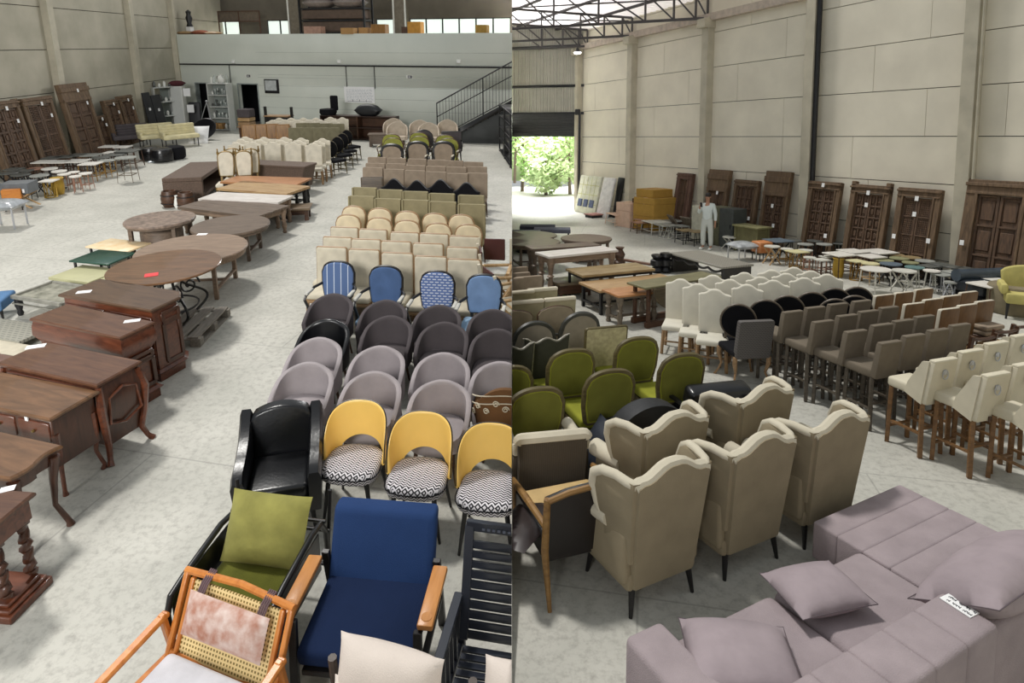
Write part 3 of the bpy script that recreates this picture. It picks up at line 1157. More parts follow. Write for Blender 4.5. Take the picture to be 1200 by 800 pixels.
# roof: sheets and trusses over the far bays
zr = head + 0.78
roofdir = (bd * 1.0)
SL = 0.13


def rp(along, across, dz_=0.0):
    v = RA + rd * along + bd * across
    return Vector((v.x, v.y, zr + across * SL + dz_))


far_ = (cR[3] - RA).length * 0.93
m = MB()
wk = 36
prof = []
for k in range(wk + 1):
    x = -1.0 + (far_ + 1) * k / wk
    q = (far_ + 1) / wk
    prof += [(x, 0), (x + q * 0.5, 0), (x + q * 0.6, 0.04), (x + q * 0.9, 0.04)]
m.sheet([[rp(x, ac, h_) for x, h_ in prof] for ac in (-0.6, 16)])
roof_m = bpy.data.materials.new('roof_translucent')
roof_m.use_nodes = True
nt = roof_m.node_tree
tl_ = nt.nodes.new('ShaderNodeBsdfTranslucent')
tl_.inputs[0].default_value = (0.9, 0.86, 0.85, 1)
mx_ = nt.nodes.new('ShaderNodeMixShader')
mx_.inputs[0].default_value = 0.62
nt.nodes['Principled BSDF'].inputs['Base Color'].default_value = lin((226, 222, 220))
nt.links.new(nt.nodes['Principled BSDF'].outputs[0], mx_.inputs[1])
nt.links.new(tl_.outputs[0], mx_.inputs[2])
nt.links.new(mx_.outputs[0], nt.nodes['Material Output'].inputs[0])
struct('ceiling', m, roof_m, Rr)
truss_m = mat('truss_steel', (74, 70, 70), rough=0.5)
tn = 0
for base in (RA + rd * 0.5, cR[1], cR[2], cR[3] * 0.5 + cR[2] * 0.5):
    along = (base - RA).dot(rd)
    tn += 1
    if tn == 4:
        continue
    m = MB()
    W_ = 15.0

    def q(ac, top):
        v = rp(along, ac)
        return Vector((v.x, v.y, (zr - 0.06 + ac * SL) if top else head + 0.02))
    m.bar(q(0.15, 0), q(W_, 0), 0.09)
    m.bar(q(0.15, 1), q(W_, 1), 0.09)
    xs_ = [0.15, 0.55, 1.3] + [2.3 + 1.7 * k for k in range(8)]
    for k, x in enumerate(xs_):
        m.bar(q(x, 0), q(x, 1), 0.07)
        if k:
            m.bar(q(xs_[k - 1], 0), q(x, 1), 0.055)
    struct('trim_truss_%d' % tn, m, truss_m, Rr)
m = MB()
for ac in (1.3, 3.2, 5.1, 7.0, 8.9, 10.8):
    m.bar(rp(-0.5, ac, -0.05), rp(far_, ac, -0.05), 0.07, 0.1)
m.bar(rp(0.5, 9.0, -0.2), rp((cR[1] - RA).dot(rd), 0.3, -0.2), 0.05)
m.bar(rp((cR[1] - RA).dot(rd), 6, -0.1), rp((cR[2] - RA).dot(rd), 0.3, -0.1), 0.05)
struct('trim_purlin', m, truss_m, Rr)
o = thing('high_bay_lamp', 'round glowing high bay lamp hanging under the roof truss near the end wall', 'lamp')
MB().lathe([(0.05, 0.3), (0.1, 0.25), (0.12, 0.12), (0.3, 0.0), (0.28, -0.02), (0, 0.0)], seg=20).done('lamp_shade', dark_metal, o)
em = bpy.data.materials.new('lamp_glow')
em.use_nodes = True
em.node_tree.nodes['Principled BSDF'].inputs['Emission Color'].default_value = (1, 1, 0.96, 1)
em.node_tree.nodes['Principled BSDF'].inputs['Emission Strength'].default_value = 12
MB().lathe([(0, -0.02), (0.26, -0.02), (0.24, -0.09), (0.12, -0.14), (0, -0.15)], seg=20).done('bulb', em, o)
MB().tube([(0, 0, 0.3), (0, 0, 0.95)], 0.014, 6).done('hanger', dark_metal, o)
along = (cR[1] - RA).dot(rd)
pl = Rr.W(rp(along, 0), rp(along, 5), 677, 41)
put(o, Rr, (pl.x, pl.y, head - 0.55), 0, up=True, s=0.6)

# outside the roller door
og = MB()
a, b = BA + bn * 0.3 - bd * 8, BA + bn * 0.3 + bd * bl
og.loft([[Vector((v.x, v.y, z)) for v in (a, b, b + bn * 45, a + bn * 45)] for z in (-0.3, -0.02)])
struct('ground_outside', og, mat('pale_gravel', (250, 248, 242), rough=0.95, var=0.02, scale=3), Rr)
bk = MB()
a, b = BA + bn * 24 - bd * 30, BA + bn * 24 + bd * (bl + 14)
bk.loft([[Vector((p.x + bn.x * d, p.y + bn.y * d, z)) for d, z in ((0, -0.4), (8, 9), (14, 14), (18, -0.4))] for p in (a, b)])
struct('hill_outside', bk, mat('hill_green', (190, 206, 150), rough=0.95, var=0.25, scale=0.6, col2=(140, 164, 104), bump=1.0, bscale=2), Rr)
leaf_a = mat('leaf_pale_green', (205, 220, 170), rough=0.7, var=0.3, scale=1.5, col2=(120, 150, 84))
leaf_b = mat('leaf_fresh_green', (170, 205, 120), rough=0.7, var=0.3, scale=1.5, col2=(98, 134, 66))
bark_m = wood('bark', (120, 104, 86))


def bush(h, w, leafm, seed, n=520):
    rnd = random.Random(seed)
    root = thing('leafy_tree', 'tree', 'tree')
    tw = MB()
    tw.tube([(0, 0, 0), (0.08, 0, h * 0.3), (0.02, 0.05, h * 0.75)], [0.12, 0.09, 0.03], 7)
    for k in range(7):
        a_ = rnd.uniform(0, 2 * PI)
        z = h * rnd.uniform(0.2, 0.6)
        tw.tube([(0.05, 0, z), (w * 0.25 * math.cos(a_), w * 0.25 * math.sin(a_), z + h * 0.15), (w * 0.42 * math.cos(a_), w * 0.42 * math.sin(a_), z + h * 0.25)], [0.05, 0.03, 0.012], 5)
    tw.done('trunk', bark_m, root)
    m_ = MB()
    b_ = m_.bm
    cl = [(Vector((rnd.gauss(0, w * 0.2), rnd.gauss(0, w * 0.2), h * rnd.uniform(0.22, 0.92))), w * rnd.uniform(0.14, 0.26)) for _ in range(16)]
    for _ in range(n):
        c_, r_ = rnd.choice(cl)
        d_ = Vector((rnd.gauss(0, 1), rnd.gauss(0, 1), rnd.gauss(0, 1))).normalized()
        p_ = c_ + d_ * r_ * rnd.uniform(0.6, 1.05)
        u_ = Vector((rnd.gauss(0, 1), rnd.gauss(0, 1), rnd.gauss(0, 1))).normalized()
        v_ = u_.orthogonal().normalized()
        s_ = rnd.uniform(0.1, 0.22)
        b_.faces.new([b_.verts.new(p_ + q_) for q_ in (-u_ * s_, v_ * s_ * 0.5, u_ * s_, -v_ * s_ * 0.5)])
    m_.done('foliage', leafm, root)
    return root


for i, (px, d_, h_, w_, lm, lb) in enumerate((
        (612, 9, 7.0, 4.0, leaf_b, 'fresh green tree seen at the left edge of the open roller door'),
        (640, 7, 3.2, 3.4, leaf_a, 'pale sunlit bush low in the middle of the open roller door'),
        (668, 8, 5.0, 3.6, leaf_a, 'pale leafy tree beside the right jamb of the open roller door'),
        (632, 15, 9.5, 6.0, leaf_a, 'tall pale tree behind the bush outside the open roller door'),
        (655, 14, 7.0, 5.5, leaf_b, 'fresh green tree further back right of centre in the open roller door'),
        (603, 16, 9.0, 5.0, leaf_b, 'tall fresh green tree furthest back at the left of the roller door'),
        (680, 16, 8.0, 6.0, leaf_a, 'tall pale tree furthest back at the right of the roller door'))):
    o = bush(h_, w_, lm, i, 1500)
    tag(o, lb, 'tree', 'trees outside the roller door')
    v = base_at(Rr, BA + bn * d_, BB + bn * d_, px)
    put(o, Rr, (v.x, v.y, -0.02), i * 1.3)
# ================================================================== LEFT HALL
AX = L.axis
CX_ = R(-7)
rich_wood = wood('mahogany', (112, 62, 40), (74, 38, 24), stretch=(1, 7, 7), rough=0.3, coat=0.25)
top_wood = wood('mahogany_top', (104, 70, 48), (76, 46, 30), stretch=(1, 8, 8), rough=0.3, coat=0.3)
side_wood = wood('mahogany_side', (86, 52, 36), (58, 34, 24), stretch=(6, 6, 1), rough=0.35, coat=0.1)
teak = wood('teak_top', (122, 88, 60), (88, 62, 40), stretch=(1, 5, 5), rough=0.28, coat=0.3)
weathered = wood('weathered_top', (146, 124, 104), (112, 92, 76), stretch=(1, 9, 9), rough=0.5)
weathered2 = wood('weathered_dark', (112, 96, 82), (84, 70, 58), stretch=(1, 9, 9), rough=0.5)
red_plastic = mat('red_card', (226, 62, 66), rough=0.5, var=0.03)


def tub_variant(fab, key, px, py, lb, grp, yaw=CX_, h=0.78, **k):
    pos = anchor(L, px, py, (0, 0.27, h), yaw)
    return stamp(key, lambda: tub_chair(fab, h=h, rx=0.24, ry=0.235, **k), lb, L, pos, yaw, grp)


# ---- tub chairs
row = [(392.5, 344.5), (454, 352), (516, 358), (579, 363)]
for i, (px, py) in enumerate(row):
    tub_variant(charcoal_tub, 'tubd', px, py, 'charcoal tub chair, %s from left in the row touching the blue armchairs' % ORD[i], 'charcoal tub chairs')
for i, (px, py) in enumerate([(459, 370.5), (522.5, 378), (584, 386)]):
    tub_variant(charcoal_tub, 'tubd', px, py, 'charcoal velvet tub chair, %s to the right of the black leather one in that row' % ORD[i], 'charcoal tub chairs')
tub_variant(leather, 'tubb', 386, 374.5, 'glossy black leather tub chair with low round back between grey tub chairs', None, name='leather_tub_chair')
for i, (px, py) in enumerate([(376, 396), (447.5, 406), (521.5, 414), (588, 424.5)]):
    tub_variant(grey_tub, 'tubl', px, py, 'pale grey velvet tub chair, %s from left in the rear pale grey row' % ORD[i], 'pale grey tub chairs')
for i, (px, py) in enumerate([(364, 425), (441, 436), (520, 446)]):
    tub_variant(grey_tub, 'tubl', px, py, 'pale grey tub chair, %s from left in the row behind the yellow chairs' % ORD[i], 'pale grey tub chairs')


# ---- brown chair with white embroidered scrolls
def brown_tub():
    pat = mat('embroidered_brown', (112, 78, 44), rough=0.9, var=0.2, scale=4, col2=(92, 62, 34))
    o = tub_chair(pat, name='embroidered_tub_chair', h=0.84, rx=0.27, ry=0.27, top=lambda u: max(0.5, 0.84 - 0.42 * (abs(u) / 0.62) ** 2.2))
    bk = [c for c in o.children if c.name.startswith('backrest')][0]
    m = MB()
    for k in range(9):
        a = R(-60 + 15 * k)
        rr = 0.325
        z = 0.52 + 0.12 * math.cos(a * 1.5) + (0.06 if k % 2 else 0)
        s_, c_ = math.sin(a), math.cos(a)
        rr = 0.335 * (abs(s_) ** 2.9 + abs(c_) ** 2.9) ** (-1 / 2.9)
        c = Vector((rr * s_, rr * c_, z))
        t = Vector((math.cos(a), -math.sin(a), 0))
        pts = []
        for q in range(16):
            th = q / 15 * 3 * PI
            r_ = 0.008 + 0.026 * q / 15
            v = c + t * r_ * math.cos(th) + Vector((0, 0, r_ * math.sin(th)))
            f = math.hypot(v.x, v.y)
            pts.append(Vector((v.x, v.y, v.z)) * 1.0)
        m.tube(pts, 0.006, 5)
    m.done('embroidery', cream, bk)
    m = MB()
    for s in (0.80, 0.72):
        m.tube([(0.335 * math.sin(R(a)) * (abs(math.sin(R(a))) ** 2.9 + abs(math.cos(R(a))) ** 2.9) ** (-1 / 2.9), 0.335 * math.cos(R(a)) * (abs(math.sin(R(a))) ** 2.9 + abs(math.cos(R(a))) ** 2.9) ** (-1 / 2.9), s - 0.02 - 0.2 * (a / 90) ** 2) for a in range(-80, 81, 10)], 0.006, 5)
    m.done('embroidered_band', cream, bk)
    return o


o = brown_tub()
o['label'] = 'brown tub chair embroidered with cream scrolls behind the third yellow chair'
put(o, L, anchor(L, 593, 452, (0, 0.26, 0.84), AX + R(170)), AX + R(170))


# ---- yellow shell chairs with zigzag seats
def zigzag():
    m = bpy.data.materials.new('zigzag_weave')
    m.use_nodes = True
    nt = m.node_tree
    N, K = nt.nodes, nt.links.new
    tc = N.new('ShaderNodeTexCoord')
    sx = N.new('ShaderNodeSeparateXYZ')
    K(tc.outputs['Object'], sx.inputs[0])

    def op(t, a, b=None):
        n = N.new('ShaderNodeMath')
        n.operation = t
        for i, v in enumerate((a, b)):
            if v is None:
                continue
            if isinstance(v, (int, float)):
                n.inputs[i].default_value = v
            else:
                K(v, n.inputs[i])
        return n.outputs[0]
    tri = op('PINGPONG', sx.outputs['X'], 0.026)
    zz_ = op('ADD', op('MULTIPLY', tri, 0.85), op('SUBTRACT', sx.outputs['Y'], sx.outputs['Z']))
    f = op('GREATER_THAN', op('FRACT', op('DIVIDE', zz_, 0.026)), 0.5)
    mix = N.new('ShaderNodeMix')
    mix.data_type = 'RGBA'
    mix.inputs[6].default_value = lin((28, 28, 32))
    mix.inputs[7].default_value = lin((222, 218, 222))
    K(f, mix.inputs[0])
    K(mix.outputs[2], N['Principled BSDF'].inputs['Base Color'])
    N['Principled BSDF'].inputs['Roughness'].default_value = 0.9
    return m


zig = zigzag()
yellow = mat('yellow_lacquer', (255, 210, 112), rough=0.35, var=0.02)


def yellow_chair():
    root = thing('shell_chair', 'yellow chair', 'chair')
    a0 = 100
    tp = lambda u: 0.46 + 0.40 * (1 - abs(u) ** 2.6) ** 0.6
    bt = lambda u: 0.44 + 0.105 * max(0, math.cos(u * PI / 2 / 0.5)) ** 0.6 if abs(u) < 0.5 else 0.44
    sh_ = shell(root, 'backrest', yellow, 0.235, 0.22, 0.018, tp, bt, a0, 0.09, 40)
    # dark outer skin and rim
    pts = []
    for i in range(41):
        u = -1 + i / 20
        t = R(a0) * u
        s, c = math.sin(t), math.cos(t)
        f = (abs(s) ** 2.3 + abs(c) ** 2.3) ** (-1 / 2.3)
        pts.append(Vector(((0.235 + 0.012) * s * f * 1.09, (0.22 + 0.012) * c * f * 1.09, tp(u) + 0.004)))
    MB().tube(pts, 0.006, 6).done('rim', black_metal, sh_)
    rings = []
    for k, z in ((0.93, 0.385), (1.0, 0.40), (1.02, 0.44), (0.98, 0.475), (0.8, 0.487)):
        r = []
        for i in range(32):
            t = 2 * PI * i / 32
            s, c = math.sin(t), math.cos(t)
            f = (abs(s) ** 3 + abs(c) ** 3) ** (-1 / 3)
            wx = 0.235 + 0.03 * (-c if c < 0 else 0)
            r.append(Vector((wx * s * f * k, -0.045 + 0.225 * c * f * k, z)))
        rings.append(r)
    st = MB().loft(rings).done('seat', zig, root, 60)
    MB().tube([(v.x * 1.0, v.y * 1.0, 0.45) for v in [p * 1.025 + Vector((0, 0, 0)) for p in rings[2]]], 0.005, 5, True).done('piping', black_cloth, st)
    legs4(root, 'taper', 0.16, -0.19, 0.13, 0.39, black_wood, 0.021, 0.05)
    return root


for i, (px, py) in enumerate([(425, 469), (499, 482.5), (579, 496)]):
    yw = CX_
    stamp('yellow', yellow_chair, 'yellow shell chair with black and white zigzag seat, %s from left' % ORD[i], L, anchor(L, px, py, (0, 0.245, 0.86), yw), yw, 'yellow zigzag chairs')

# ---- blue armchairs with black frames
blues = [fabric('blue_striped', (74, 102, 150), col2=(196, 206, 220), kind='stripe') if False else mat('blue_striped', (82, 104, 144), rough=0.9, kind='stripe', scale=3.2, col2=(200, 208, 220)),
         fabric('blue_plain', (80, 104, 144)),
         mat('blue_checked', (206, 210, 222), rough=0.9, kind='check', scale=7, col2=(92, 112, 158)),
         fabric('blue_sky', (122, 150, 190))]
seat_w = fabric('seat_pale', (206, 204, 196))
seat_b = fabric('seat_pale_blue', (150, 180, 206))
bn_ = ['white-striped blue back', 'plain mid-blue back', 'white and blue patterned back', 'sky-blue back']
for i, (px, py) in enumerate([(396, 305.5), (452, 311), (512.5, 317), (567.5, 321)]):
    o = chair('oval_back_armchair', 'armchair', blues[i], black_wood, w=0.52, d=0.5, sh=0.46, h=1.0, bw=0.44, shape='dome', bz0=0.52, frame=0.022, tilt=8,
              arms=True, pad=seat_w, seatfab=seat_b if i in (1, 3) else seat_w, legs='taper')
    o['label'] = 'black framed armchair with %s and padded arms' % bn_[i]
    o['group'] = 'blue and black armchairs'
    put(o, L, anchor(L, px, py, (0, 0.30, 1.02), CX_), CX_)

# ---- rows of dining chairs, front to back


def chair_row(key, build, pts, ht, yb, desc, row, grp, yaw=CX_, s=1.0, hall=L):
    n = len(pts)
    for i, (px, py) in enumerate(pts):
        lb = '%s, %s from left in %s' % (desc, ORD[i], row)
        stamp(key, build, lb, hall, anchor(hall, px, py, (0, yb, ht), yaw, s), yaw, grp, s)


sq = lambda: chair('dining_chair', 'chair', cream, oak, w=0.46, d=0.46, h=1.0, shape='rect', frame=0.016, th=0.06, bw=0.45, legs='square', seatframe=True)
for pts, rw in (([(389, 289.5), (427, 292.5), (466, 296.5), (505, 300.5), (544, 304)], 'the cream row behind the blue armchairs'),
                ([(396, 278), (429.5, 280.5), (464.5, 283), (502, 285.5), (542, 290)], 'the second cream row'),
                ([(404, 266.5), (437.5, 269), (474.5, 272.5), (509, 274), (544, 277)], 'the third cream row')):
    chair_row('creamsq', sq, pts, 1.0, 0.28, 'cream square-backed oak chair', rw, 'cream square-backed chairs')
dm = lambda: chair('dining_chair', 'chair', cream_warm, oak, w=0.47, d=0.46, h=1.0, shape='dome', frame=0.022, th=0.06, bw=0.43, bz0=0.55, legs='taper', seatframe=True)
for pts, rw in (([(408.5, 250.5), (445, 254), (477.5, 257), (514, 260.5), (549.5, 262)], 'the front domed row'),
                ([(415, 240.5), (445.5, 243), (477.5, 246.5), (510, 249), (541, 250.5)], 'the rear domed row')):
    chair_row('creamdome', dm, pts, 1.02, 0.29, 'warm cream dome-backed chair with oak frame', rw, 'cream dome-backed chairs')


def olive_chair():
    o = chair('dining_chair', 'chair', olive_beige, walnut, w=0.5, d=0.5, h=1.08, shape='rect', bw=0.5, th=0.07, puff=0.0)
    bk = [c for c in o.children if c.name.startswith('backrest')][0]
    for sx in (-1, 1):
        MB().box((sx * 0.235, 0.25, 0.78), (0.035, 0.11, 0.6), 0.014, 2, Matrix.Rotation(R(-6), 3, 'X')).done('back_bolster', olive_beige, bk)
    return o


for pts, rw in (([(424, 229.5), (455, 232.5), (487, 234), (519, 236), (553, 239)], 'the front olive row'),
                ([(427.5, 219.5), (457.5, 222), (487, 224), (518, 226.5), (552.5, 228.5)], 'the rear olive row')):
    chair_row('olive', olive_chair, pts, 1.08, 0.30, 'olive beige high-backed chair', rw, 'olive beige chairs')
blk = lambda: chair('dining_chair', 'chair', black_cloth, black_wood, w=0.48, d=0.46, h=0.98, shape='crest', frame=0.02, bw=0.56, legs='cabriole')
chair_row('blackcrest', blk, [(462, 209.5), (489, 211.5), (516.5, 210.5), (547, 214)], 0.98, 0.29, 'black crest-topped chair', 'the low black row behind the olive chairs', 'black crest chairs')
o = chair('dining_chair', 'chair', wood('brown_ply', (96, 82, 66)), walnut, w=0.48, d=0.46, h=0.98, shape='rect', bw=0.5)
o['label'] = 'brown panel-backed chair at the left end of the black row'
put(o, L, anchor(L, 436, 207, (0, 0.29, 0.98), AX), AX)
tp_ = lambda: chair('dining_chair', 'chair', taupe, walnut, w=0.49, d=0.48, h=1.02, shape='rect', bw=0.49, th=0.07, puff=0)
for pts, rw in (([(437, 196), (462, 198), (486.5, 199.5), (511, 201), (536, 203), (559, 202.5)], 'the front taupe row'),
                ([(440, 191), (464, 191.5), (487, 193.5), (511, 194.5), (535, 195.5), (559, 195)], 'the middle taupe row'),
                ([(442, 184), (465, 185), (489, 186), (512, 187), (532, 188), (555, 189.5)], 'the rear taupe row')):
    chair_row('taupe', tp_, pts, 1.02, 0.29, 'taupe square-backed chair', rw, 'taupe square-backed chairs')

# ---- green and taupe armchairs further back, cream tub-backs behind them
gold_oak = walnut
for kk, (fab, wdm, shp, pts, nm, rw) in enumerate((
        (taupe, black_wood, 'dome', [(459.5, 170), (489.5, 167), (520, 167)], 'dark framed taupe armchair', 'the front row of the armchair cluster'),
        (lime, walnut, 'dome', [(461, 162), (492, 160), (526, 162.5)], 'lime green armchair with domed back', 'the front lime row'),
        (lime, walnut, 'dome', [(459, 157.5), (491, 155.5), (522, 158.5)], 'lime green armchair with domed back', 'the rear lime row'))):
    mk = lambda f=fab, w_=wdm, s_=shp: chair('armchair', 'armchair', f, w_, w=0.62, d=0.55, sh=0.44, h=1.0, bw=0.62, shape=s_, frame=0.055 if w_ is black_wood else 0.024, arms=True, pad=ivory, legs='cabriole')
    chair_row('arm%d' % kk, mk, pts, 1.0, 0.33, nm, rw, 'armchair cluster near the stairs')
o = chair('armchair', 'armchair', charcoal_tub, black_wood, w=0.62, d=0.55, sh=0.44, h=1.02, bw=0.64, shape='arch', frame=0.03, arms=True)
o['label'] = 'dark brown arch-backed armchair behind the middle lime pair'
put(o, L, anchor(L, 496, 152.5, (0, 0.33, 1.02), AX), AX)
o = chair('armchair', 'armchair', charcoal_tub, black_wood, w=0.62, d=0.55, sh=0.44, h=0.98, bw=0.64, shape='rect', frame=0.03, arms=True)
o['label'] = 'dark brown square-backed armchair behind the right-hand lime pair'
put(o, L, anchor(L, 529, 154.5, (0, 0.33, 0.98), AX), AX)
blush = fabric('blush_linen', (196, 182, 164))
for i, (px, py, dsc) in enumerate(((465.5, 142.5, 'left, nearer'), (461, 138.5, 'left, further back'), (502, 143.5, 'middle, nearer'), (491.5, 140.5, 'middle, further back'), (524, 140, 'right, below the stairs'))):
    stamp('blush', lambda: tub_chair(blush, h=0.98, rx=0.34, ry=0.32, fall=0.45, name='tub_armchair'), 'large cream round-backed tub armchair, ' + dsc, L,
          anchor(L, px, py, (0, 0.34, 0.98), AX), AX, 'cream round-backed armchairs')
o = rect_table('low_grey_cabinet', weathered2, weathered2, 0.9, 0.5, 0.5, legs='square', apron=0.35)
o['label'] = 'low grey wooden cabinet left of the cream round-backed armchairs'
o['category'] = 'cabinet'
put(o, L, L.P(446, 171), AX)


# ---- folding director chair frame on the right edge
def slatted_stack():
    root = thing('wooden_folding_chair', 'folding chair', 'chair')
    m = MB()
    for sx in (-1, 1):
        m.bar((sx * 0.27, -0.25, 0.02), (sx * 0.27, 0.25, 0.62), 0.035)
        m.bar((sx * 0.27, 0.25, 0.02), (sx * 0.27, -0.25, 0.62), 0.035)
        m.bar((sx * 0.27, -0.28, 0.64), (sx * 0.27, 0.28, 0.64), 0.05, 0.03)
    m.done('side_frame', pale_oak, root)
    m = MB()
    for z, y in ((0.1, 0.2), (0.1, -0.2), (0.45, 0)):
        m.bar((-0.27, y, z), (0.27, y, z), 0.035)
    m.done('cross_bar', pale_oak, root)
    for sx in (-1, 1):
        MB().bar((sx * 0.25, 0.25, 0.6), (sx * 0.25, 0.3, 1.0), 0.04).done('back_post', cream, root)
    MB().box((0, 0.27, 0.83), (0.32, 0.03, 0.34), 0.01, 1).done('back_sling', mat('oxblood_leather', (74, 34, 30), rough=0.45), root)
    MB().box((0, 0, 0.45), (0.48, 0.44, 0.02), 0.008, 1).done('seat', cream, root)
    return root


o = slatted_stack()
o['label'] = 'pale wooden folding chair with oxblood sling back beside the cream rows'
put(o, L, anchor(L, 580, 279, (0, 0.3, 1.0), CX_), CX_)
for i, (px, py) in enumerate(((585, 318), (594, 342))):
    o = copy_tree(o)
    o['label'] = ('pale wooden folding chair frame nearer than the oxblood one, behind the sky-blue armchair', 'pale wooden folding chair frame furthest right, beside the sky-blue armchair')[i]
    put(o, L, anchor(L, px, py, (0, 0, 0.64), AX + R(90 + 20 * i)), AX + R(90 + 20 * i))

# ================================================================== front row of easy chairs


def leather_armchair():
    root = thing('leather_armchair', 'armchair', 'armchair')
    MB().panel(outline('softarch', 0.5, 0.34, 0.86), 0.27, 0.09, R(10), 0.4, 0.02).done('backrest', leather, root)
    MB().box((0, -0.03, 0.4), (0.47, 0.5, 0.13), 0.045, 3).done('seat', leather, root)
    for sx in (-1, 1):
        rings = []
        for y, zt in ((0.36, 0.83), (0.3, 0.78), (0.15, 0.69), (-0.05, 0.645), (-0.24, 0.63), (-0.3, 0.58)):
            x0, x1 = sx * 0.235, sx * 0.32
            rings.append([Vector((x0, y, 0.24)), Vector((x1, y, 0.24)), Vector((x1 + sx * 0.02, y, zt - 0.05)), Vector((x1, y, zt)), Vector((x0 + sx * 0.015, y, zt)), Vector((x0, y, zt - 0.04))])
        MB().loft(rings).done('arm', leather, root, 50)
    MB().box((0, 0, 0.29), (0.56, 0.56, 0.1), 0.02, 1).done('seat_base', leather, root)
    legs4(root, 'taper', 0.24, -0.22, 0.24, 0.25, black_wood, 0.022, 0.02)
    return root


o = leather_armchair()
o['label'] = 'black leather armchair with sloping arms left of the yellow chairs'
yw = AX + R(8)
put(o, L, anchor(L, 329, 472, (0, 0.34, 0.86), yw), yw)


def lounge_green():
    root = thing('lounge_chair', 'lounge chair', 'lounge chair')
    for sx in (-1, 1):
        m = MB()
        x = sx * 0.335
        m.tube([(x, -0.36, 0.02), (x, -0.38, 0.48), (x, -0.33, 0.575), (x, -0.2, 0.6), (x, 0.2, 0.64), (x, 0.33, 0.62), (x, 0.4, 0.5), (x, 0.42, 0.02)], 0.021, 10)
        m.done('side_frame', black_metal, root)
        MB().box((x, -0.02, 0.43), (0.012, 0.62, 0.3), 0.004, 1).done('side_panel', leather, root)
    m = MB()
    for y, z in ((-0.36, 0.24), (0.38, 0.24), (0.41, 0.5), (0.36, 0.62)):
        m.tube([(-0.36, y, z), (0.36, y, z)], 0.014, 8)
    m.tube([(0.33, 0.4, 0.24), (0.36, 0.46, 0.8)], 0.014, 8)
    m.tube([(-0.33, 0.4, 0.24), (-0.36, 0.46, 0.8)], 0.014, 8)
    m.done('cross_bar', black_metal, root)
    MB().box((0, -0.03, 0.37), (0.6, 0.68, 0.15), 0.05, 4).done('seat_cushion', green_velvet, root)
    return root


gv2 = fabric('green_velvet_pillow', (158, 154, 84), var=0.16, sheen=0.1, bump=0.8, bscale=8)
o = lounge_green()
o['label'] = 'black tubular lounge chair with olive velvet seat behind the cane chair'
yw = R(-9)
gp = anchor(L, 293, 681, (0, -0.03, 0.44), yw)
put(o, L, gp, yw)
m = MB().pillow(Matrix.Translation((0, 0.21, 0.64)) @ Matrix.Rotation(R(58), 4, 'X'), 0.295, 0.23, 0.085, 14)
p_ = m.done('back_cushion', gv2)
tag(p_, 'olive velvet pillow leaning on the back of the black tubular lounge chair', 'cushion')
put(p_, L, gp, yw)


def blue_armchair():
    root = thing('easy_chair', 'armchair', 'armchair')
    navy = fabric('navy_wool', (38, 62, 106), var=0.05)
    navy2 = fabric('navy_wool_seat', (20, 36, 68), var=0.05)
    MB().panel(outline('rect', 0.7, 0.38, 0.86), 0.27, 0.09, R(24), 0.42, 0.02).done('backrest', navy, root)
    MB().box((0, -0.01, 0.4), (0.7, 0.55, 0.12), 0.04, 4, Matrix.Rotation(R(4), 3, 'X')).done('seat', navy2, root)
    armw = wood('honey_oak', (204, 142, 80), (176, 116, 60), stretch=(6, 1, 6), rough=0.35)
    for sx in (-1, 1):
        x = sx * 0.415
        m = MB()
        m.bar((x - sx * 0.04, -0.28, 0), (x - sx * 0.04, -0.22, 0.6), 0.05, 0.035, 0.004)
        m.bar((x - sx * 0.04, 0.38, 0), (x - sx * 0.04, 0.28, 0.62), 0.05, 0.035, 0.004)
        m.bar((x - sx * 0.04, -0.26, 0.28), (x - sx * 0.04, 0.35, 0.28), 0.04, 0.03, 0.004)
        m.done('side_frame', black_wood, root)
        a = MB().box((x, 0.0, 0.625), (0.095, 0.44, 0.04), 0.012, 2).done('armrest', armw, root)
        MB().lathe([(0, 0.648), (0.03, 0.648), (0.03, 0.6455), (0.034, 0.6455), (0.034, 0.64), (0, 0.64)], (x, -0.16, 0), 16).done('inlay', armw, a)
    MB().box((0, 0.0, 0.31), (0.62, 0.6, 0.04), 0.006, 1).done('seat_rail', black_wood, root)
    return root


o = blue_armchair()
o['label'] = 'navy blue armchair with flat honey-oak armrests below the yellow chairs'
yw = R(-6)
put(o, L, anchor(L, 454, 590, (0, 0.47, 0.86), yw), yw)


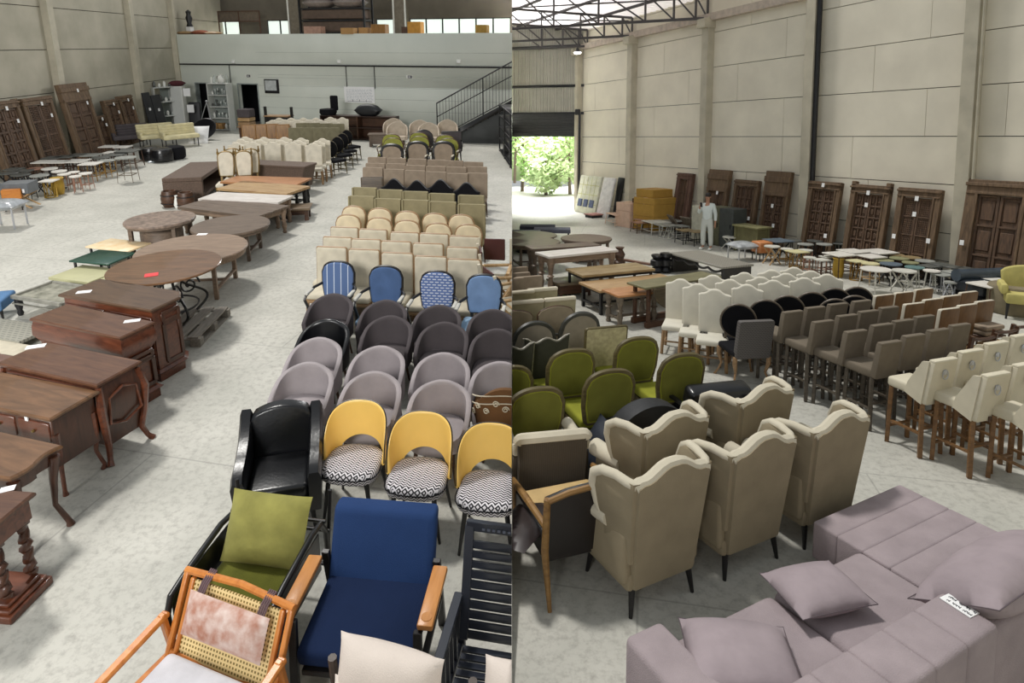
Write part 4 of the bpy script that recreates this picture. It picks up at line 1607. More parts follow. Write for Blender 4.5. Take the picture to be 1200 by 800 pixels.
def cane_chair():
    root = thing('cane_chair', 'cane chair', 'chair')
    beech = wood('orange_beech', (214, 138, 66), (188, 112, 48), stretch=(6, 6, 1), rough=0.3, coat=0.15)
    cane = bpy.data.materials.new('cane_webbing')
    cane.use_nodes = True
    nt = cane.node_tree
    N, K = nt.nodes, nt.links.new
    tc = N.new('ShaderNodeTexCoord')
    sx_ = N.new('ShaderNodeSeparateXYZ')
    K(tc.outputs['Object'], sx_.inputs[0])

    def hole(o_, s):
        a = N.new('ShaderNodeMath')
        a.operation = 'MULTIPLY'
        a.inputs[1].default_value = s
        K(o_, a.inputs[0])
        f = N.new('ShaderNodeMath')
        f.operation = 'FRACT'
        K(a.outputs[0], f.inputs[0])
        g = N.new('ShaderNodeMath')
        g.operation = 'GREATER_THAN'
        g.inputs[1].default_value = 0.5
        K(f.outputs[0], g.inputs[0])
        return g.outputs[0]
    mu = N.new('ShaderNodeMath')
    mu.operation = 'MULTIPLY'
    K(hole(sx_.outputs['X'], 46), mu.inputs[0])
    K(hole(sx_.outputs['Z'], 46), mu.inputs[1])
    mix = N.new('ShaderNodeMix')
    mix.data_type = 'RGBA'
    mix.inputs[6].default_value = lin((236, 210, 152))
    mix.inputs[7].default_value = lin((120, 100, 40))
    K(mu.outputs[0], mix.inputs[0])
    K(mix.outputs[2], N['Principled BSDF'].inputs['Base Color'])
    N['Principled BSDF'].inputs['Roughness'].default_value = 0.6
    tl = R(27)
    rot = Matrix.Rotation(-tl, 4, 'X')
    base = Matrix.Translation((0, 0.24, 0.36)) @ rot
    wd_, hh = 0.66, 0.43
    m = MB()
    for sx in (-1, 1):
        m.box((sx * (wd_ / 2 + 0.055), 0.0, hh / 2 + 0.0), (0.035, 0.04, hh + 0.06), 0.012, 2)
        m.box((sx * wd_ / 2, 0, hh / 2), (0.03, 0.035, hh), 0.01, 2)
    m.tube([(-wd_ / 2 - 0.07, 0, hh + 0.02), (0, 0.025, hh + 0.035), (wd_ / 2 + 0.07, 0, hh + 0.02)], 0.022, 8)
    m.tube([(-wd_ / 2 - 0.06, 0, 0.01), (0, 0.02, 0.0), (wd_ / 2 + 0.06, 0, 0.01)], 0.018, 8)
    bf = m.done('back_frame', beech, root, xf=base)
    MB().box((0, 0.004, hh / 2), (wd_, 0.012, hh - 0.02)).done('cane_panel', cane, root, xf=base)
    for sx in (-1, 1):
        x = sx * 0.425
        m = MB()
        m.bar((x, 0.3, 0.58), (x + sx * 0.02, -0.5, 0.5), 0.06, 0.035, 0.012)
        m.done('armrest', beech, root)
        m = MB()
        m.bar((x, 0.34, 0.0), (x, 0.26, 0.6), 0.045, 0.035, 0.008)
        m.bar((x, -0.42, 0.0), (x, -0.4, 0.52), 0.045, 0.035, 0.008)
        m.bar((x, 0.3, 0.3), (x, -0.42, 0.34), 0.04, 0.03, 0.006)
        m.bar((x - sx * 0.06, 0.3, 0.3), (x - sx * 0.06, -0.42, 0.36), 0.03, 0.03, 0.006)
        m.done('side_frame', beech, root)
    m = MB()
    m.bar((-0.425, -0.41, 0.3), (0.425, -0.41, 0.3), 0.04)
    m.bar((-0.425, 0.3, 0.3), (0.425, 0.3, 0.3), 0.04)
    m.done('cross_rail', beech, root)
    MB().box((0, -0.12, 0.39), (0.66, 0.66, 0.11), 0.04, 4).done('seat_cushion', fabric('pale_grey_seat', (214, 214, 220)), root)
    bw__ = Matrix.Translation((0.0, -0.055, hh * 0.62))
    hp = MB().pillow(bw__ @ Matrix.Rotation(R(90), 4, 'X'), 0.29, 0.12, 0.05, 12, 0.02).done('head_pillow', mat('cowhide_pillow', (222, 204, 196), rough=0.95, var=0.2, scale=14, col2=(176, 124, 104), bump=0.3, bscale=50), root, xf=base)
    for sx in (-1, 1):
        m = MB()
        for k in range(4):
            x = sx * 0.22 + (k - 1.5) * 0.014
            m.tube([(x, -0.05, hh * 0.85), (x + 0.004, -0.035, hh), (x + 0.003, 0.02, hh + 0.06), (x, 0.05, hh)], 0.006, 6)
        m.done('strap', mat('mauve_cord', (112, 88, 92), rough=0.7), hp, xf=base)
    return root


o = cane_chair()
o['label'] = 'orange beech cane-backed chair with cowhide head pillow at the lower left'
yw = R(-20)
put(o, L, anchor(L, 279, 690, (0, 0.44, 0.76), yw), yw)


def cushion_chair():
    root = thing('easy_chair', 'easy chair', 'armchair')
    pale = fabric('shell_linen', (226, 214, 204), var=0.04)
    m = MB()
    m.pillow(Matrix.Translation((0, 0.3, 0.82)) @ Matrix.Rotation(R(72), 4, 'X'), 0.285, 0.15, 0.1, 14)
    hp = m.done('head_cushion', pale, root, 70)
    MB().pillow(Matrix.Translation((0, 0.2, 0.58)) @ Matrix.Rotation(R(68), 4, 'X'), 0.29, 0.2, 0.11, 14).done('back_cushion', pale, root, 70)
    MB().box((0, -0.15, 0.42), (0.56, 0.62, 0.16), 0.06, 4).done('seat_cushion', pale, root)
    blond = wood('blond_ash', (222, 184, 150), (200, 160, 124), stretch=(6, 1, 6))
    dk = wood('smoked_oak', (82, 70, 62), (60, 50, 44))
    for sx in (-1, 1):
        x = sx * 0.36
        MB().tube([(x, 0.2, 0.62), (x + sx * 0.01, 0.0, 0.63), (x, -0.35, 0.6), (x, -0.42, 0.57)], [0.022, 0.03, 0.03, 0.02], 10).done('armrest', blond, root)
        m = MB()
        m.tube([(x, 0.46, 0.0), (x, 0.38, 0.35), (x, 0.36, 0.75)], 0.024, 8)
        m.tube([(x, -0.35, 0), (x, -0.32, 0.6)], 0.022, 8)
        m.tube([(x, 0.4, 0.3), (x, -0.33, 0.32)], 0.02, 8)
        m.done('side_frame', dk, root)
    MB().box((0, 0, 0.32), (0.76, 0.6, 0.03), 0.006, 1).done('seat_rail', dk, root)
    return root


yw = R(-16)
stamp('cush', cushion_chair, 'shell-white cushioned easy chair in front of the navy armchair', L, anchor(L, 457, 757, (0, 0.33, 0.97), yw), yw)
stamp('cush', cushion_chair, 'shell-white cushioned easy chair in front of the black slatted chair', L, anchor(L, 634, 786, (0, 0.33, 0.97), yw), yw)


def slat_chair():
    root = thing('slatted_lounge_chair', 'slatted chair', 'lounge chair')
    blk_ = mat('black_satin_aluminium', (42, 46, 56), rough=0.35, var=0.04)
    tl = R(18)
    yb, z0, z1 = 0.32, 0.36, 1.0
    bt = lambda z: yb + (z - z0) * math.tan(tl)
    m = MB()
    for sx in (-1, 1):
        m.bar((sx * 0.29, bt(z0), z0), (sx * 0.29, bt(z1), z1), 0.055, 0.03, 0.004)
    m.bar((-0.31, bt(z1), z1), (0.31, bt(z1), z1), 0.03, 0.07, 0.004)
    bf = m.done('back_frame', blk_, root)
    m = MB()
    for k in range(10):
        z = z0 + 0.03 + (z1 - z0 - 0.08) * k / 10
        if k in (7, 8):
            m.bar((-0.27, bt(z), z), (0.27, bt(z), z), 0.014, 0.045)
        else:
            m.bar((-0.27, bt(z), z), (0.27, bt(z), z), 0.014, 0.052)
    m.done('back_slat', blk_, root)
    m = MB()
    rnd = random.Random(3)
    for k in range(9):
        x = -0.2 + k * 0.032
        zq = z1 - 0.005
        m.box((x, bt(zq) - 0.018, zq), (0.018, 0.004, rnd.uniform(0.012, 0.022)))
    m.done('embossed_lettering', mat('embossed', (96, 102, 116), rough=0.4), bf)
    m = MB()
    for k in range(13):
        y = -0.36 + 0.052 * k
        m.bar((-0.28, y, 0.38 - 0.03 * k / 12), (0.28, y, 0.38 - 0.03 * k / 12), 0.036, 0.014)
    m.done('seat_slat', blk_, root)
    for sx in (-1, 1):
        x = sx * 0.335
        m = MB()
        m.bar((x, bt(0.62), 0.60), (x, -0.42, 0.6), 0.055, 0.03, 0.004)
        m.bar((x, -0.42, 0.6), (x, -0.36, 0), 0.05, 0.03, 0.004)
        m.bar((x, bt(0.62), 0.6), (x, 0.45, 0), 0.05, 0.03, 0.004)
        m.bar((x, 0.42, 0.2), (x, -0.37, 0.24), 0.03, 0.03, 0.004)
        m.done('side_frame', blk_, root)
        m = MB()
        for k in range(8):
            m.bar((x, -0.3 + 0.085 * k, 0.22), (x, -0.3 + 0.085 * k, 0.6), 0.022, 0.012)
        m.done('side_slat', blk_, root)
    return root


o = slat_chair()
o['label'] = 'black slatted metal lounge chair at the foot of the third yellow chair'
yw = R(-10)
put(o, L, anchor(L, 549, 614, (-0.30, 0.53, 1.0), yw), yw)

# ================================================================== bureaus and consoles on the left


def card_on(hall, px, py, z, yaw, label, w=0.16, d=0.1, red=False):
    o = MB().box((0, 0, 0.003), (w, d, 0.004)).done('price_card', red_plastic if red else paper)
    tag(o, label, 'card', 'cards lying on furniture')
    p = hall.P(px, py, z)
    put(o, hall, p, yaw, up=True)
    return o


def bureau(name, lb, hall, pa, pb, pc, z, style, cut=False, tm=None):
    """pa: near left, pb: near right, pc: far right corner of the top"""
    ctr, ln, dp, yaw = quad_fit(hall, pa, pb, pc, z)
    root = thing(name, lb, 'cabinet')
    x, y = ln / 2, dp / 2
    out = [(-x, -y), (x, -y), (x, y), (-x, y)]
    if cut:
        c = min(0.14, dp * 0.3)
        out = [(-x, -y), (x, -y), (x, y - c), (x - c, y), (-x, y)]
    if style == 'wavy':
        out = [(-x, -y)] + [(-x + 2 * x * k / 10, -y - 0.02 * math.sin(k / 10 * PI * 3)) for k in range(1, 10)] + [(x, -y)] + [(x + 0.025 * math.sin(k / 8 * PI * 2), -y + 2 * y * k / 8) for k in range(1, 8)] + [(x, y), (-x, y)]

    def ring(k, zz):
        return [Vector((p[0] - math.copysign(k, p[0]), p[1] - math.copysign(k, p[1]), zz)) for p in out]
    th = 0.045
    MB().loft([ring(0.02, z - th), ring(0.0, z - th * 0.7), ring(0.0, z - th * 0.3), ring(0.012, z)]).done('cabinet_top', tm or top_wood, root, 30)
    ins = 0.03
    if style in ('plinth', 'ogee'):
        body = MB()
        if style == 'ogee':
            prof = [(0.05, 0.12), (0.05, z - 0.3), (0.03, z - 0.26), (0.0, z - 0.2), (0.005, z - 0.1), (0.02, z - th)]
        else:
            prof = [(0.04, 0.12), (0.04, z - th)]
        body.loft([ring(k + 0.0, zz) for k, zz in prof])
        body.done('carcass', rich_wood, root, 30)
        m = MB()
        m.loft([ring(-0.03, 0.0), ring(-0.03, 0.09), ring(0.0, 0.12), ring(0.03, 0.15)])
        m.done('plinth', rich_wood, root, 30)
        m = MB()
        zz0, zz1 = 0.2, (z - 0.32 if style == 'ogee' else z - 0.12)
        for (a0, a1) in ((zz0, zz0 + (zz1 - zz0) * 0.78), (zz0 + (zz1 - zz0) * 0.83, zz1)):
            for q in (-1, 1):
                m.box((x - 0.035, q * (dp * 0.36 if not cut else dp * 0.2), (a0 + a1) / 2), (0.02, 0.05, a1 - a0), 0.006, 1)
            for zq in (a0, a1):
                m.box((x - 0.035, 0, zq), (0.02, dp * (0.76 if not cut else 0.44), 0.045), 0.006, 1)
        m.done('end_panel', side_wood, root)
        nd = 2
        for k in range(nd):
            xx = -x + ln * (k + 0.5) / nd
            d_ = MB().box((xx, -y + 0.035, (zz0 + zz1) / 2), (ln / nd * 0.86, 0.02, zz1 - zz0), 0.008, 1).done('cabinet_door', rich_wood, root)
            MB().lathe([(0, 0), (0.015, 0.005), (0.012, 0.02), (0, 0.025)], seg=10).done('knob', gilt, d_, xf=Matrix.Translation((xx + ln * 0.18 * (1 if k == 0 else -1), -y + 0.025, (zz0 + zz1) / 2)) @ Matrix.Rotation(R(90), 4, 'X'))
    elif style == 'bombe':
        rings = []
        for k, zz in ((0.07, 0.16), (0.06, 0.26), (0.015, 0.5), (0.0, 0.66), (0.03, z - 0.1), (0.035, z - th)):
            rings.append(ring(k, zz))
        MB().loft(rings).done('carcass', side_wood, root, 50)
        for k in range(3):
            zz = 0.28 + (z - 0.34) * (k + 0.5) / 3
            d_ = MB().box((0, -y + 0.02 - 0.0, zz), (ln * 0.84, 0.03, (z - 0.34) / 3 * 0.86), 0.01, 1).done('drawer', rich_wood, root)
            MB().tube([(-0.05, -y - 0.0, zz), (-0.04, -y - 0.02, zz - 0.01), (0.04, -y - 0.02, zz - 0.01), (0.05, -y, zz)], 0.006, 6).done('handle', gilt, d_)
        for sx in (-1, 1):
            for sy in (-1, 1):
                m = MB()
                px_, py_ = sx * (x - 0.05), sy * (y - 0.05)
                m.tube([(px_ + sx * 0.05, py_ + sy * 0.05, 0.0), (px_ + sx * 0.02, py_ + sy * 0.02, 0.05), (px_ - sx * 0.01, py_ - sy * 0.01, 0.16), (px_ + sx * 0.02, py_ + sy * 0.02, 0.34), (px_ + sx * 0.045, py_ + sy * 0.045, 0.6), (px_ + sx * 0.015, py_ + sy * 0.015, z - 0.06)], [0.035, 0.024, 0.03, 0.035, 0.04, 0.03], 8)
                m.done('leg', rich_wood, root)
        m = MB()
        m.tube([(x - 0.005, -y + dp * 0.2, z - 0.2), (x + 0.004, 0, z - 0.14), (x - 0.005, y - dp * 0.2, z - 0.2), (x - 0.0, y - dp * 0.15, z - 0.45), (x - 0.02, 0, z - 0.52), (x - 0.0, -y + dp * 0.15, z - 0.45)], 0.014, 6, True)
        m.done('end_moulding', rich_wood, root)
    elif style == 'desk':
        m = MB()
        m.box((0, 0, z - 0.28), (ln - 0.08, dp - 0.06, 0.46), 0.01, 1)
        m.done('carcass', side_wood, root)
        for k in range(3):
            xx = -x + 0.04 + (ln - 0.08) * (k + 0.5) / 3
            d_ = MB().box((xx, -y + 0.03, z - 0.17), ((ln - 0.1) / 3 * 0.9, 0.02, 0.18), 0.006, 1).done('drawer', rich_wood, root)
            MB().lathe([(0, 0), (0.014, 0.004), (0.012, 0.018), (0, 0.022)], seg=10).done('knob', gilt, d_, xf=Matrix.Translation((xx, -y + 0.02, z - 0.17)) @ Matrix.Rotation(R(90), 4, 'X'))
        for sx in (-1, 1):
            for sy in (-1, 1):
                MB().tube([(sx * (x - 0.05), sy * (y - 0.05), 0), (sx * (x - 0.04), sy * (y - 0.04), 0.05), (sx * (x - 0.075), sy * (y - 0.07), 0.2), (sx * (x - 0.06), sy * (y - 0.06), 0.4), (sx * (x - 0.06), sy * (y - 0.06), z - 0.2)], [0.026, 0.018, 0.018, 0.03, 0.034], 8).done('leg', rich_wood, root)
        MB().box((x - 0.3, -y + 0.02, z - 0.06), (0.035, 0.01, 0.05)).done('paper_tag', paper, root)
    elif style == 'wavy':
        m = MB()
        m.loft([ring(0.05, z - 0.16), ring(0.035, z - 0.1), ring(0.03, z - th)])
        m.done('apron', side_wood, root, 40)
        for sx in (-1, 1):
            for sy in (-1, 1):
                MB().tube([(sx * (x - 0.03), sy * (y - 0.03), 0.0), (sx * (x - 0.035), sy * (y - 0.035), 0.04), (sx * (x - 0.09), sy * (y - 0.08), 0.22), (sx * (x - 0.07), sy * (y - 0.07), 0.46), (sx * (x - 0.05), sy * (y - 0.05), z - 0.08)], [0.034, 0.024, 0.02, 0.03, 0.045], 10).done('leg', side_wood, root, 60)
    elif style == 'barley':
        m = MB()
        m.box((0, 0, z - 0.12), (ln - 0.06, dp - 0.06, 0.16), 0.008, 1)
        m.done('apron', rich_wood, root)
        for sx in (-1, 1):
            for sy in (-1, 1):
                m = MB()
                px_, py_ = sx * (x - 0.08), sy * (y - 0.08)
                pts = [(px_ + 0.012 * math.cos(t * 1.3), py_ + 0.012 * math.sin(t * 1.3), 0.14 + (z - 0.36) * t / 24) for t in range(25)]
                m.tube(pts, [0.036 if t % 2 else 0.026 for t in range(25)], 8)
                m.box((px_, py_, z - 0.2), (0.08, 0.08, 0.06), 0.01, 1)
                m.done('barley_twist_leg', side_wood, root, 60)
        m = MB()
        for k, zz, hh in ((0.0, 0.03, 0.06), (0.02, 0.075, 0.03), (0.045, 0.105, 0.03)):
            m.box((0, 0, zz), (ln - 2 * k, dp - 2 * k, hh), 0.008, 1)
        m.done('plinth_shelf', rich_wood, root)
    put(root, hall, ctr, yaw)
    return ctr, yaw, ln, dp


c1 = bureau('tall_console', 'tall brown console with clipped corners in front of the pallet', L, (82, 347), (193, 366), (207, 340), 0.93, 'plinth', True, wood('walnut_top', (98, 74, 54), (72, 52, 38), rough=0.3, coat=0.2))
card_on(L, 98.5, 342, 0.93, c1[1] + R(35), 'white card at the far left of the tall clipped-corner console', 0.16, 0.08)
c2 = bureau('sideboard_cabinet', 'reddish mahogany cabinet with bulging frieze behind the bombe chest', L, (40, 374), (147, 397), (175, 375), 0.9, 'ogee')
card_on(L, 155, 376, 0.9, c2[1] + R(40), 'white card near the right end of the bulging-frieze cabinet', 0.16, 0.07)
c3 = bureau('bombe_chest', 'brown bombe chest with carved end panel between cabinet and desk', L, (5, 427), (124, 453), (156, 420), 0.86, 'bombe')
card_on(L, 42, 406, 0.86, c3[1] + R(40), 'white card near the far left corner of the bombe chest', 0.17, 0.08)
c4 = bureau('writing_desk', 'glossy brown writing desk with shaped legs in front of bombe chest', L, (-58, 466), (69, 493), (106, 455), 0.8, 'desk', False, teak)
c5 = bureau('serpentine_table', 'brown table with wavy top edge and cabriole legs', L, (-110, 530), (24, 563), (61, 518), 0.74, 'wavy', False, teak)
c6 = bureau('barley_twist_console', 'dark console with barley twist legs and stepped plinth at the left edge', L, (-120, 612), (8, 622), (23, 574), 0.78, 'barley')
card_on(L, 9, 573, 0.78, c6[1] + R(30), 'white card on the corner of the barley twist console', 0.09, 0.06)

# ================================================================== tables down the middle of the left hall
yw = AX
o = round_table(teak, black_metal, r=0.71, h=0.785, th=0.035, base='iron')
o['label'] = 'glossy brown round table on black scrolled iron base with red card'
v = L.P(193.5, 311, 0.93)
put(o, L, (v.x, v.y, 0.145), yw, up=True)
card_on(L, 177.5, 322, 0.93, AX + R(20), 'red card lying on the glossy brown round table', 0.16, 0.13, True)
o = round_table(weathered, weathered, r=0.83, h=0.70, th=0.05, base='trestle', drop=0.07)
o['label'] = 'large pale weathered round table with apron behind the glossy brown one'
put(o, L, L.P(225, 291, 0.70), yw)
card_on(L, 237, 274.5, 0.70, AX, 'white card at the back of the pale weathered round table', 0.16, 0.1)
o = round_table(weathered2, weathered2, r=0.69, h=0.60, th=0.06, base='trestle', drop=0.04)
o['label'] = 'grey-brown planked round table beside the long plank table'
put(o, L, L.P(270.5, 263, 0.60), yw)
o = round_table(mat('mosaic_top', (150, 130, 116), rough=0.4, var=0.25, scale=12), weathered2, r=0.62, h=0.62, th=0.06, base='drum', drop=0.03)
o['label'] = 'mottled round table on a drum base furthest left of the round tables'
put(o, L, L.P(187.5, 256, 0.62), yw)


def pallet():
    root = thing('wooden_pallet', 'pallet', 'pallet')
    pw = wood('grey_pallet_wood', (152, 146, 136), (118, 112, 104), stretch=(8, 1, 8), rough=0.9)
    m = MB()
    for k in range(6):
        m.box((-0.5 + 0.2 * k, 0, 0.132), (0.14, 1.0, 0.022))
    m.done('deck_board', pw, root)
    m = MB()
    for y in (-0.46, 0, 0.46):
        m.box((0, y, 0.11), (1.2, 0.1, 0.022))
    m.done('bearer', pw, root)
    for x in (-0.53, 0, 0.53):
        for y in (-0.45, 0, 0.45):
            MB().box((x, y, 0.06), (0.13, 0.1, 0.085)).done('block', pw, root)
    m = MB()
    for x in (-0.53, 0, 0.53):
        m.box((x, 0, 0.009), (0.12, 1.0, 0.018))
    m.done('bottom_board', pw, root)
    return root


o = pallet()
o['label'] = 'weathered grey pallet on the floor under the glossy brown round table'
put(o, L, L.P(203, 388), AX + R(-4))


def low_table_quad(name, lb, px, z, mt, wd=black_metal, th=0.03, hall=L, legs='square', lr=0.02, apron=0.0, cat='coffee table', **k):
    ctr, ln, dp, yaw = quad_fit(hall, *px, z)
    o = rect_table(name, mt, wd, ln, dp, z, legs, lr, th, apron, cat=cat, **k)
    o['label'] = lb
    put(o, hall, ctr, yaw)
    return o, ln, dp


green_lac = mat('green_lacquer', (36, 74, 62), rough=0.25, var=0.05)
low_table_quad('coffee_table', 'dark green topped coffee table on black legs left of the round tables', [(89, 306), (136, 310), (152, 295)], 0.3, green_lac)
low_table_quad('coffee_table', 'peach mottled coffee table behind the dark green one', [(111, 290), (161, 296), (166, 283)], 0.3, mat('peach_stone', (222, 190, 142), rough=0.4, var=0.15, scale=5, col2=(236, 222, 190)))
pale_green = mat('pale_green_slab', (176, 174, 134), rough=0.6, var=0.06, scale=3)
low_table_quad('low_slab_table', 'pale green slab table left of the console, nearer the green coffee table', [(67, 326), (115, 332), (132, 314)], 0.2, pale_green, th=0.05)
low_table_quad('low_slab_table', 'pale green slab table partly under the glossy round table', [(116, 332), (160, 337), (170, 322)], 0.2, pale_green, th=0.05)


def glass_table():
    ctr, ln, dp, yaw = quad_fit(L, (27, 349), (88, 359), (104, 335), 0.32)
    root = thing('coffee_table', 'low metal coffee table with patterned glass top behind the mahogany cabinet', 'coffee table')
    sil = mat('silver_paint', (158, 156, 146), rough=0.4, metal=0.3, var=0.15, scale=10)
    m = MB()
    for sy in (-1, 1):
        m.bar((-ln / 2, sy * (dp / 2 - 0.02), 0.3), (ln / 2, sy * (dp / 2 - 0.02), 0.3), 0.04, 0.05)
        m.bar((-ln / 2, sy * (dp / 2 - 0.02), 0.2), (ln / 2, sy * (dp / 2 - 0.02), 0.2), 0.025, 0.02)
    for sx in (-1, 1):
        m.bar((sx * (ln / 2 - 0.02), -dp / 2, 0.3), (sx * (ln / 2 - 0.02), dp / 2, 0.3), 0.04, 0.05)
        m.bar((sx * (ln / 2 - 0.02), -dp / 2, 0.2), (sx * (ln / 2 - 0.02), dp / 2, 0.2), 0.025, 0.02)
    m.done('table_frame', sil, root)
    MB().box((0, 0, 0.29), (ln - 0.06, dp - 0.06, 0.012)).done('glass_top', mat('patterned_glass', (166, 164, 150), rough=0.25, var=0.3, scale=9, col2=(112, 112, 100)), root)
    for sx in (-1, 1):
        for sy in (-1, 1):
            MB().lathe([(0.03, 0), (0.045, 0.04), (0.03, 0.08), (0.055, 0.16), (0.05, 0.27)], (sx * (ln / 2 - 0.06), sy * (dp / 2 - 0.06), 0), 12).done('leg', dark_metal, root)
    put(root, L, ctr, yaw)


glass_table()
low_table_quad('low_lattice_table', 'dark grey lattice slab lying low at the left edge', [(-30, 392), (34, 402), (52, 380)], 0.14, mat('lattice_grey', (104, 104, 96), rough=0.7, kind='check', flat=True, scale=5, col2=(140, 138, 126)), th=0.05)
low_table_quad('low_slab_table', 'cream slab at the left edge in front of the lattice slab', [(-34, 408), (22, 418), (36, 404)], 0.12, fabric('cream_slab', (204, 196, 176)), th=0.05)
low_table_quad('low_slab_table', 'dull red-brown slab at the left edge beside the bombe chest', [(-40, 428), (6, 436), (24, 418)], 0.14, wood('dull_red_slab', (122, 92, 80), (98, 72, 62)), th=0.05)
# blue seat peeping in at the left edge
o = chair('small_stool', 'stool', fabric('stool_blue', (92, 128, 168)), black_wood, w=0.5, d=0.5, sh=0.3, st=0.16, h=0.32, legs='taper')
for c in list(o.children):
    if c.name.startswith('backrest'):
        bpy.data.objects.remove(c)
o['label'] = 'small blue upholstered stool cut by the left edge of the picture'
put(o, L, L.P(-9, 370), AX + R(10))

# big plank and white topped tables, orange table, beam table, trestle with dark front
wt = wood('white_washed_top', (214, 208, 202), (186, 178, 170), stretch=(1, 9, 9), rough=0.5)
low_table_quad('plank_table', 'long grey-brown plank table in front of the white topped one', [(217, 243.5), (312, 255), (329, 239.5)], 0.58, weathered2, weathered, hall=L, legs='turned', lr=0.055, th=0.05, apron=0.1, cat='table', planks=4)
low_table_quad('whitewashed_table', 'long whitewashed table behind the grey-brown plank table', [(236, 233), (330, 237.5), (340, 228.5)], 0.6, wt, weathered, legs='turned', lr=0.055, th=0.05, apron=0.1, cat='table', planks=3)
tan = wood('tan_planks', (178, 148, 106), (148, 116, 78), stretch=(1, 6, 6), rough=0.5)
low_table_quad('beam_table', 'pale tan table top with cross beams behind whitewashed table', [(262, 221), (344, 228), (355, 217)], 0.62, tan, black_wood, legs='square', lr=0.05, th=0.06, apron=0.06, cat='table', planks=3, stretch=True)
low_table_quad('teak_table', 'orange-brown teak table top in front of the rattan bench', [(262, 213), (353, 216), (361, 208)], 0.62, wood('orange_teak', (176, 124, 80), (146, 98, 60)), black_wood, legs='turned', lr=0.05, th=0.05, apron=0.08, cat='table', stretch=True)
rattan = mat('brown_rattan', (104, 84, 70), rough=0.7, var=0.2, scale=40, bump=0.5, bscale=120)
ctr, ln, dp, yw_ = quad_fit(L, (288, 192), (360, 195.5), (368, 190), 0.75)
o = thing('rattan_sideboard', 'brown rattan sideboard with sloping front behind the orange teak table', 'sideboard')
MB().box((0, 0, 0.72), (ln, dp, 0.06), 0.01, 1).done('sideboard_top', rattan, o)
MB().loft([[Vector((sx * (ln / 2 - 0.03 - k), sy * (dp / 2 - 0.03), z)) for sx, sy in ((-1, -1), (1, -1), (1, 1), (-1, 1))] for k, z in ((0.16, 0.12), (0.0, 0.69))]).done('carcass', rattan, o)
legs4(o, 'square', ln / 2 - 0.25, -dp / 2 + 0.08, dp / 2 - 0.08, 0.13, black_wood, 0.03)
put(o, L, ctr, yw_)


def rattan_console():
    ctr, ln, dp, yw_ = quad_fit(L, (232.5, 210), (261, 190.5), (226, 188), 0.64)
    root = thing('rattan_console', 'large dark brown woven console open at one side by the aisle', 'console')
    m = MB()
    m.box((0, 0, 0.59), (ln, dp, 0.1), 0.012, 1)
    m.done('console_top', rattan, root)
    for sx in (-1, 1):
        MB().box((sx * (ln / 2 - 0.05), 0, 0.27), (0.1, dp, 0.54), 0.01, 1).done('end_panel', rattan, root)
    MB().box((0, 0, 0.14), (ln - 0.18, dp - 0.02, 0.08), 0.008, 1).done('shelf', rattan, root)
    MB().box((0, dp / 2 - 0.03, 0.34), (ln - 0.18, 0.03, 0.42)).done('back_panel', rattan, root)
    put(root, L, ctr, yw_)


rattan_console()


def barrel(lb, px, py, z, mt):
    o = thing('wooden_pot', lb, 'pot', 'pots by the woven console')
    MB().lathe([(0.14, 0), (0.19, 0.1), (0.2, 0.22), (0.17, 0.36), (0.16, 0.4), (0.13, 0.4), (0.12, 0.1), (0, 0.1)], seg=20).done('pot_body', mt, o)
    m = MB()
    for zz, r_ in ((0.1, 0.195), (0.3, 0.19)):
        m.tube([(r_ * math.cos(2 * PI * k / 24), r_ * math.sin(2 * PI * k / 24), zz) for k in range(24)], 0.012, 6, True)
    m.done('hoop', black_metal, o)
    put(o, L, L.P(px, py), 0)


barrel('dark brown barrel pot at the foot of the woven console, outer one', 200, 242, 0, walnut)
barrel('dark brown barrel pot tucked against the woven console near the plank table', 219, 244, 0, walnut)
o = thing('white_vase', 'small white vase between the two dark barrel pots', 'vase')
MB().lathe([(0.05, 0), (0.08, 0.08), (0.06, 0.2), (0.04, 0.28), (0.05, 0.32), (0, 0.32)], seg=16).done('vase_body', white_paint, o)
put(o, L, L.P(208.5, 244), 0)
o = rect_table('low_bench', wood('bench_wood', (128, 108, 84)), walnut, 1.3, 0.5, 0.3, legs='square', apron=0.12, cat='bench')
o['label'] = 'low wooden bench beside the whitewashed table near the aisle'
put(o, L, L.P(331, 257), AX + R(4))
# ================================================================== doors leaning on the left wall


def lean(hall, a, b, nrm_in, px_l, px_r, y_base, y_top, style, lb, rows=5, ears=0.0, ang=9, lintel=0.26, key=None, post=0.12, wdm=None):
    """door leaning on a wall, foot line seen at y_base, head seen at y_top"""
    k = 16 - 0.05 * px_l if hall is L else 0
    pl, pr = base_at(hall, a, b, px_l - k), base_at(hall, a, b, px_r - k)
    w = (pr - pl).length
    c = (pl + pr) / 2
    # height: solve so that the tilted head lands on y_top
    d = (pr - pl).normalized()
    yaw = math.atan2(d.y, d.x)
    fr = Matrix.Rotation(yaw, 3, 'Z') @ Vector((0, -1, 0))
    lo, hi = 0.8, 5.0
    for _ in range(30):
        h = (lo + hi) / 2
        foot = c + fr * (h * math.sin(R(ang)) + (0.34 if hall is L else 0.2))
        top = foot - fr * h * math.sin(R(ang)) + Vector((0, 0, h * math.cos(R(ang))))
        if hall.proj(top)[1] > y_top:
            lo = h
        else:
            hi = h
    o = antique_door(w, h, style=style, rows=rows, ears=ears, lintel=lintel * h / 2.6, post=post, wdm=wdm)
    o['label'] = lb
    o['group'] = 'antique doors leaning on the wall'
    put(o, hall, (foot.x, foot.y, 0), yaw, Matrix.Rotation(-R(ang), 4, 'X'))
    return o, h, w


def door_tag(hall, door, w, h, u, v, label, s=0.09):
    o = MB().box((0, 0, 0), (s, 0.004, s * 1.3)).done('paper_tag', paper, door, xf=Matrix.Translation((u * w / 2, -0.13, v * h)))
    return o


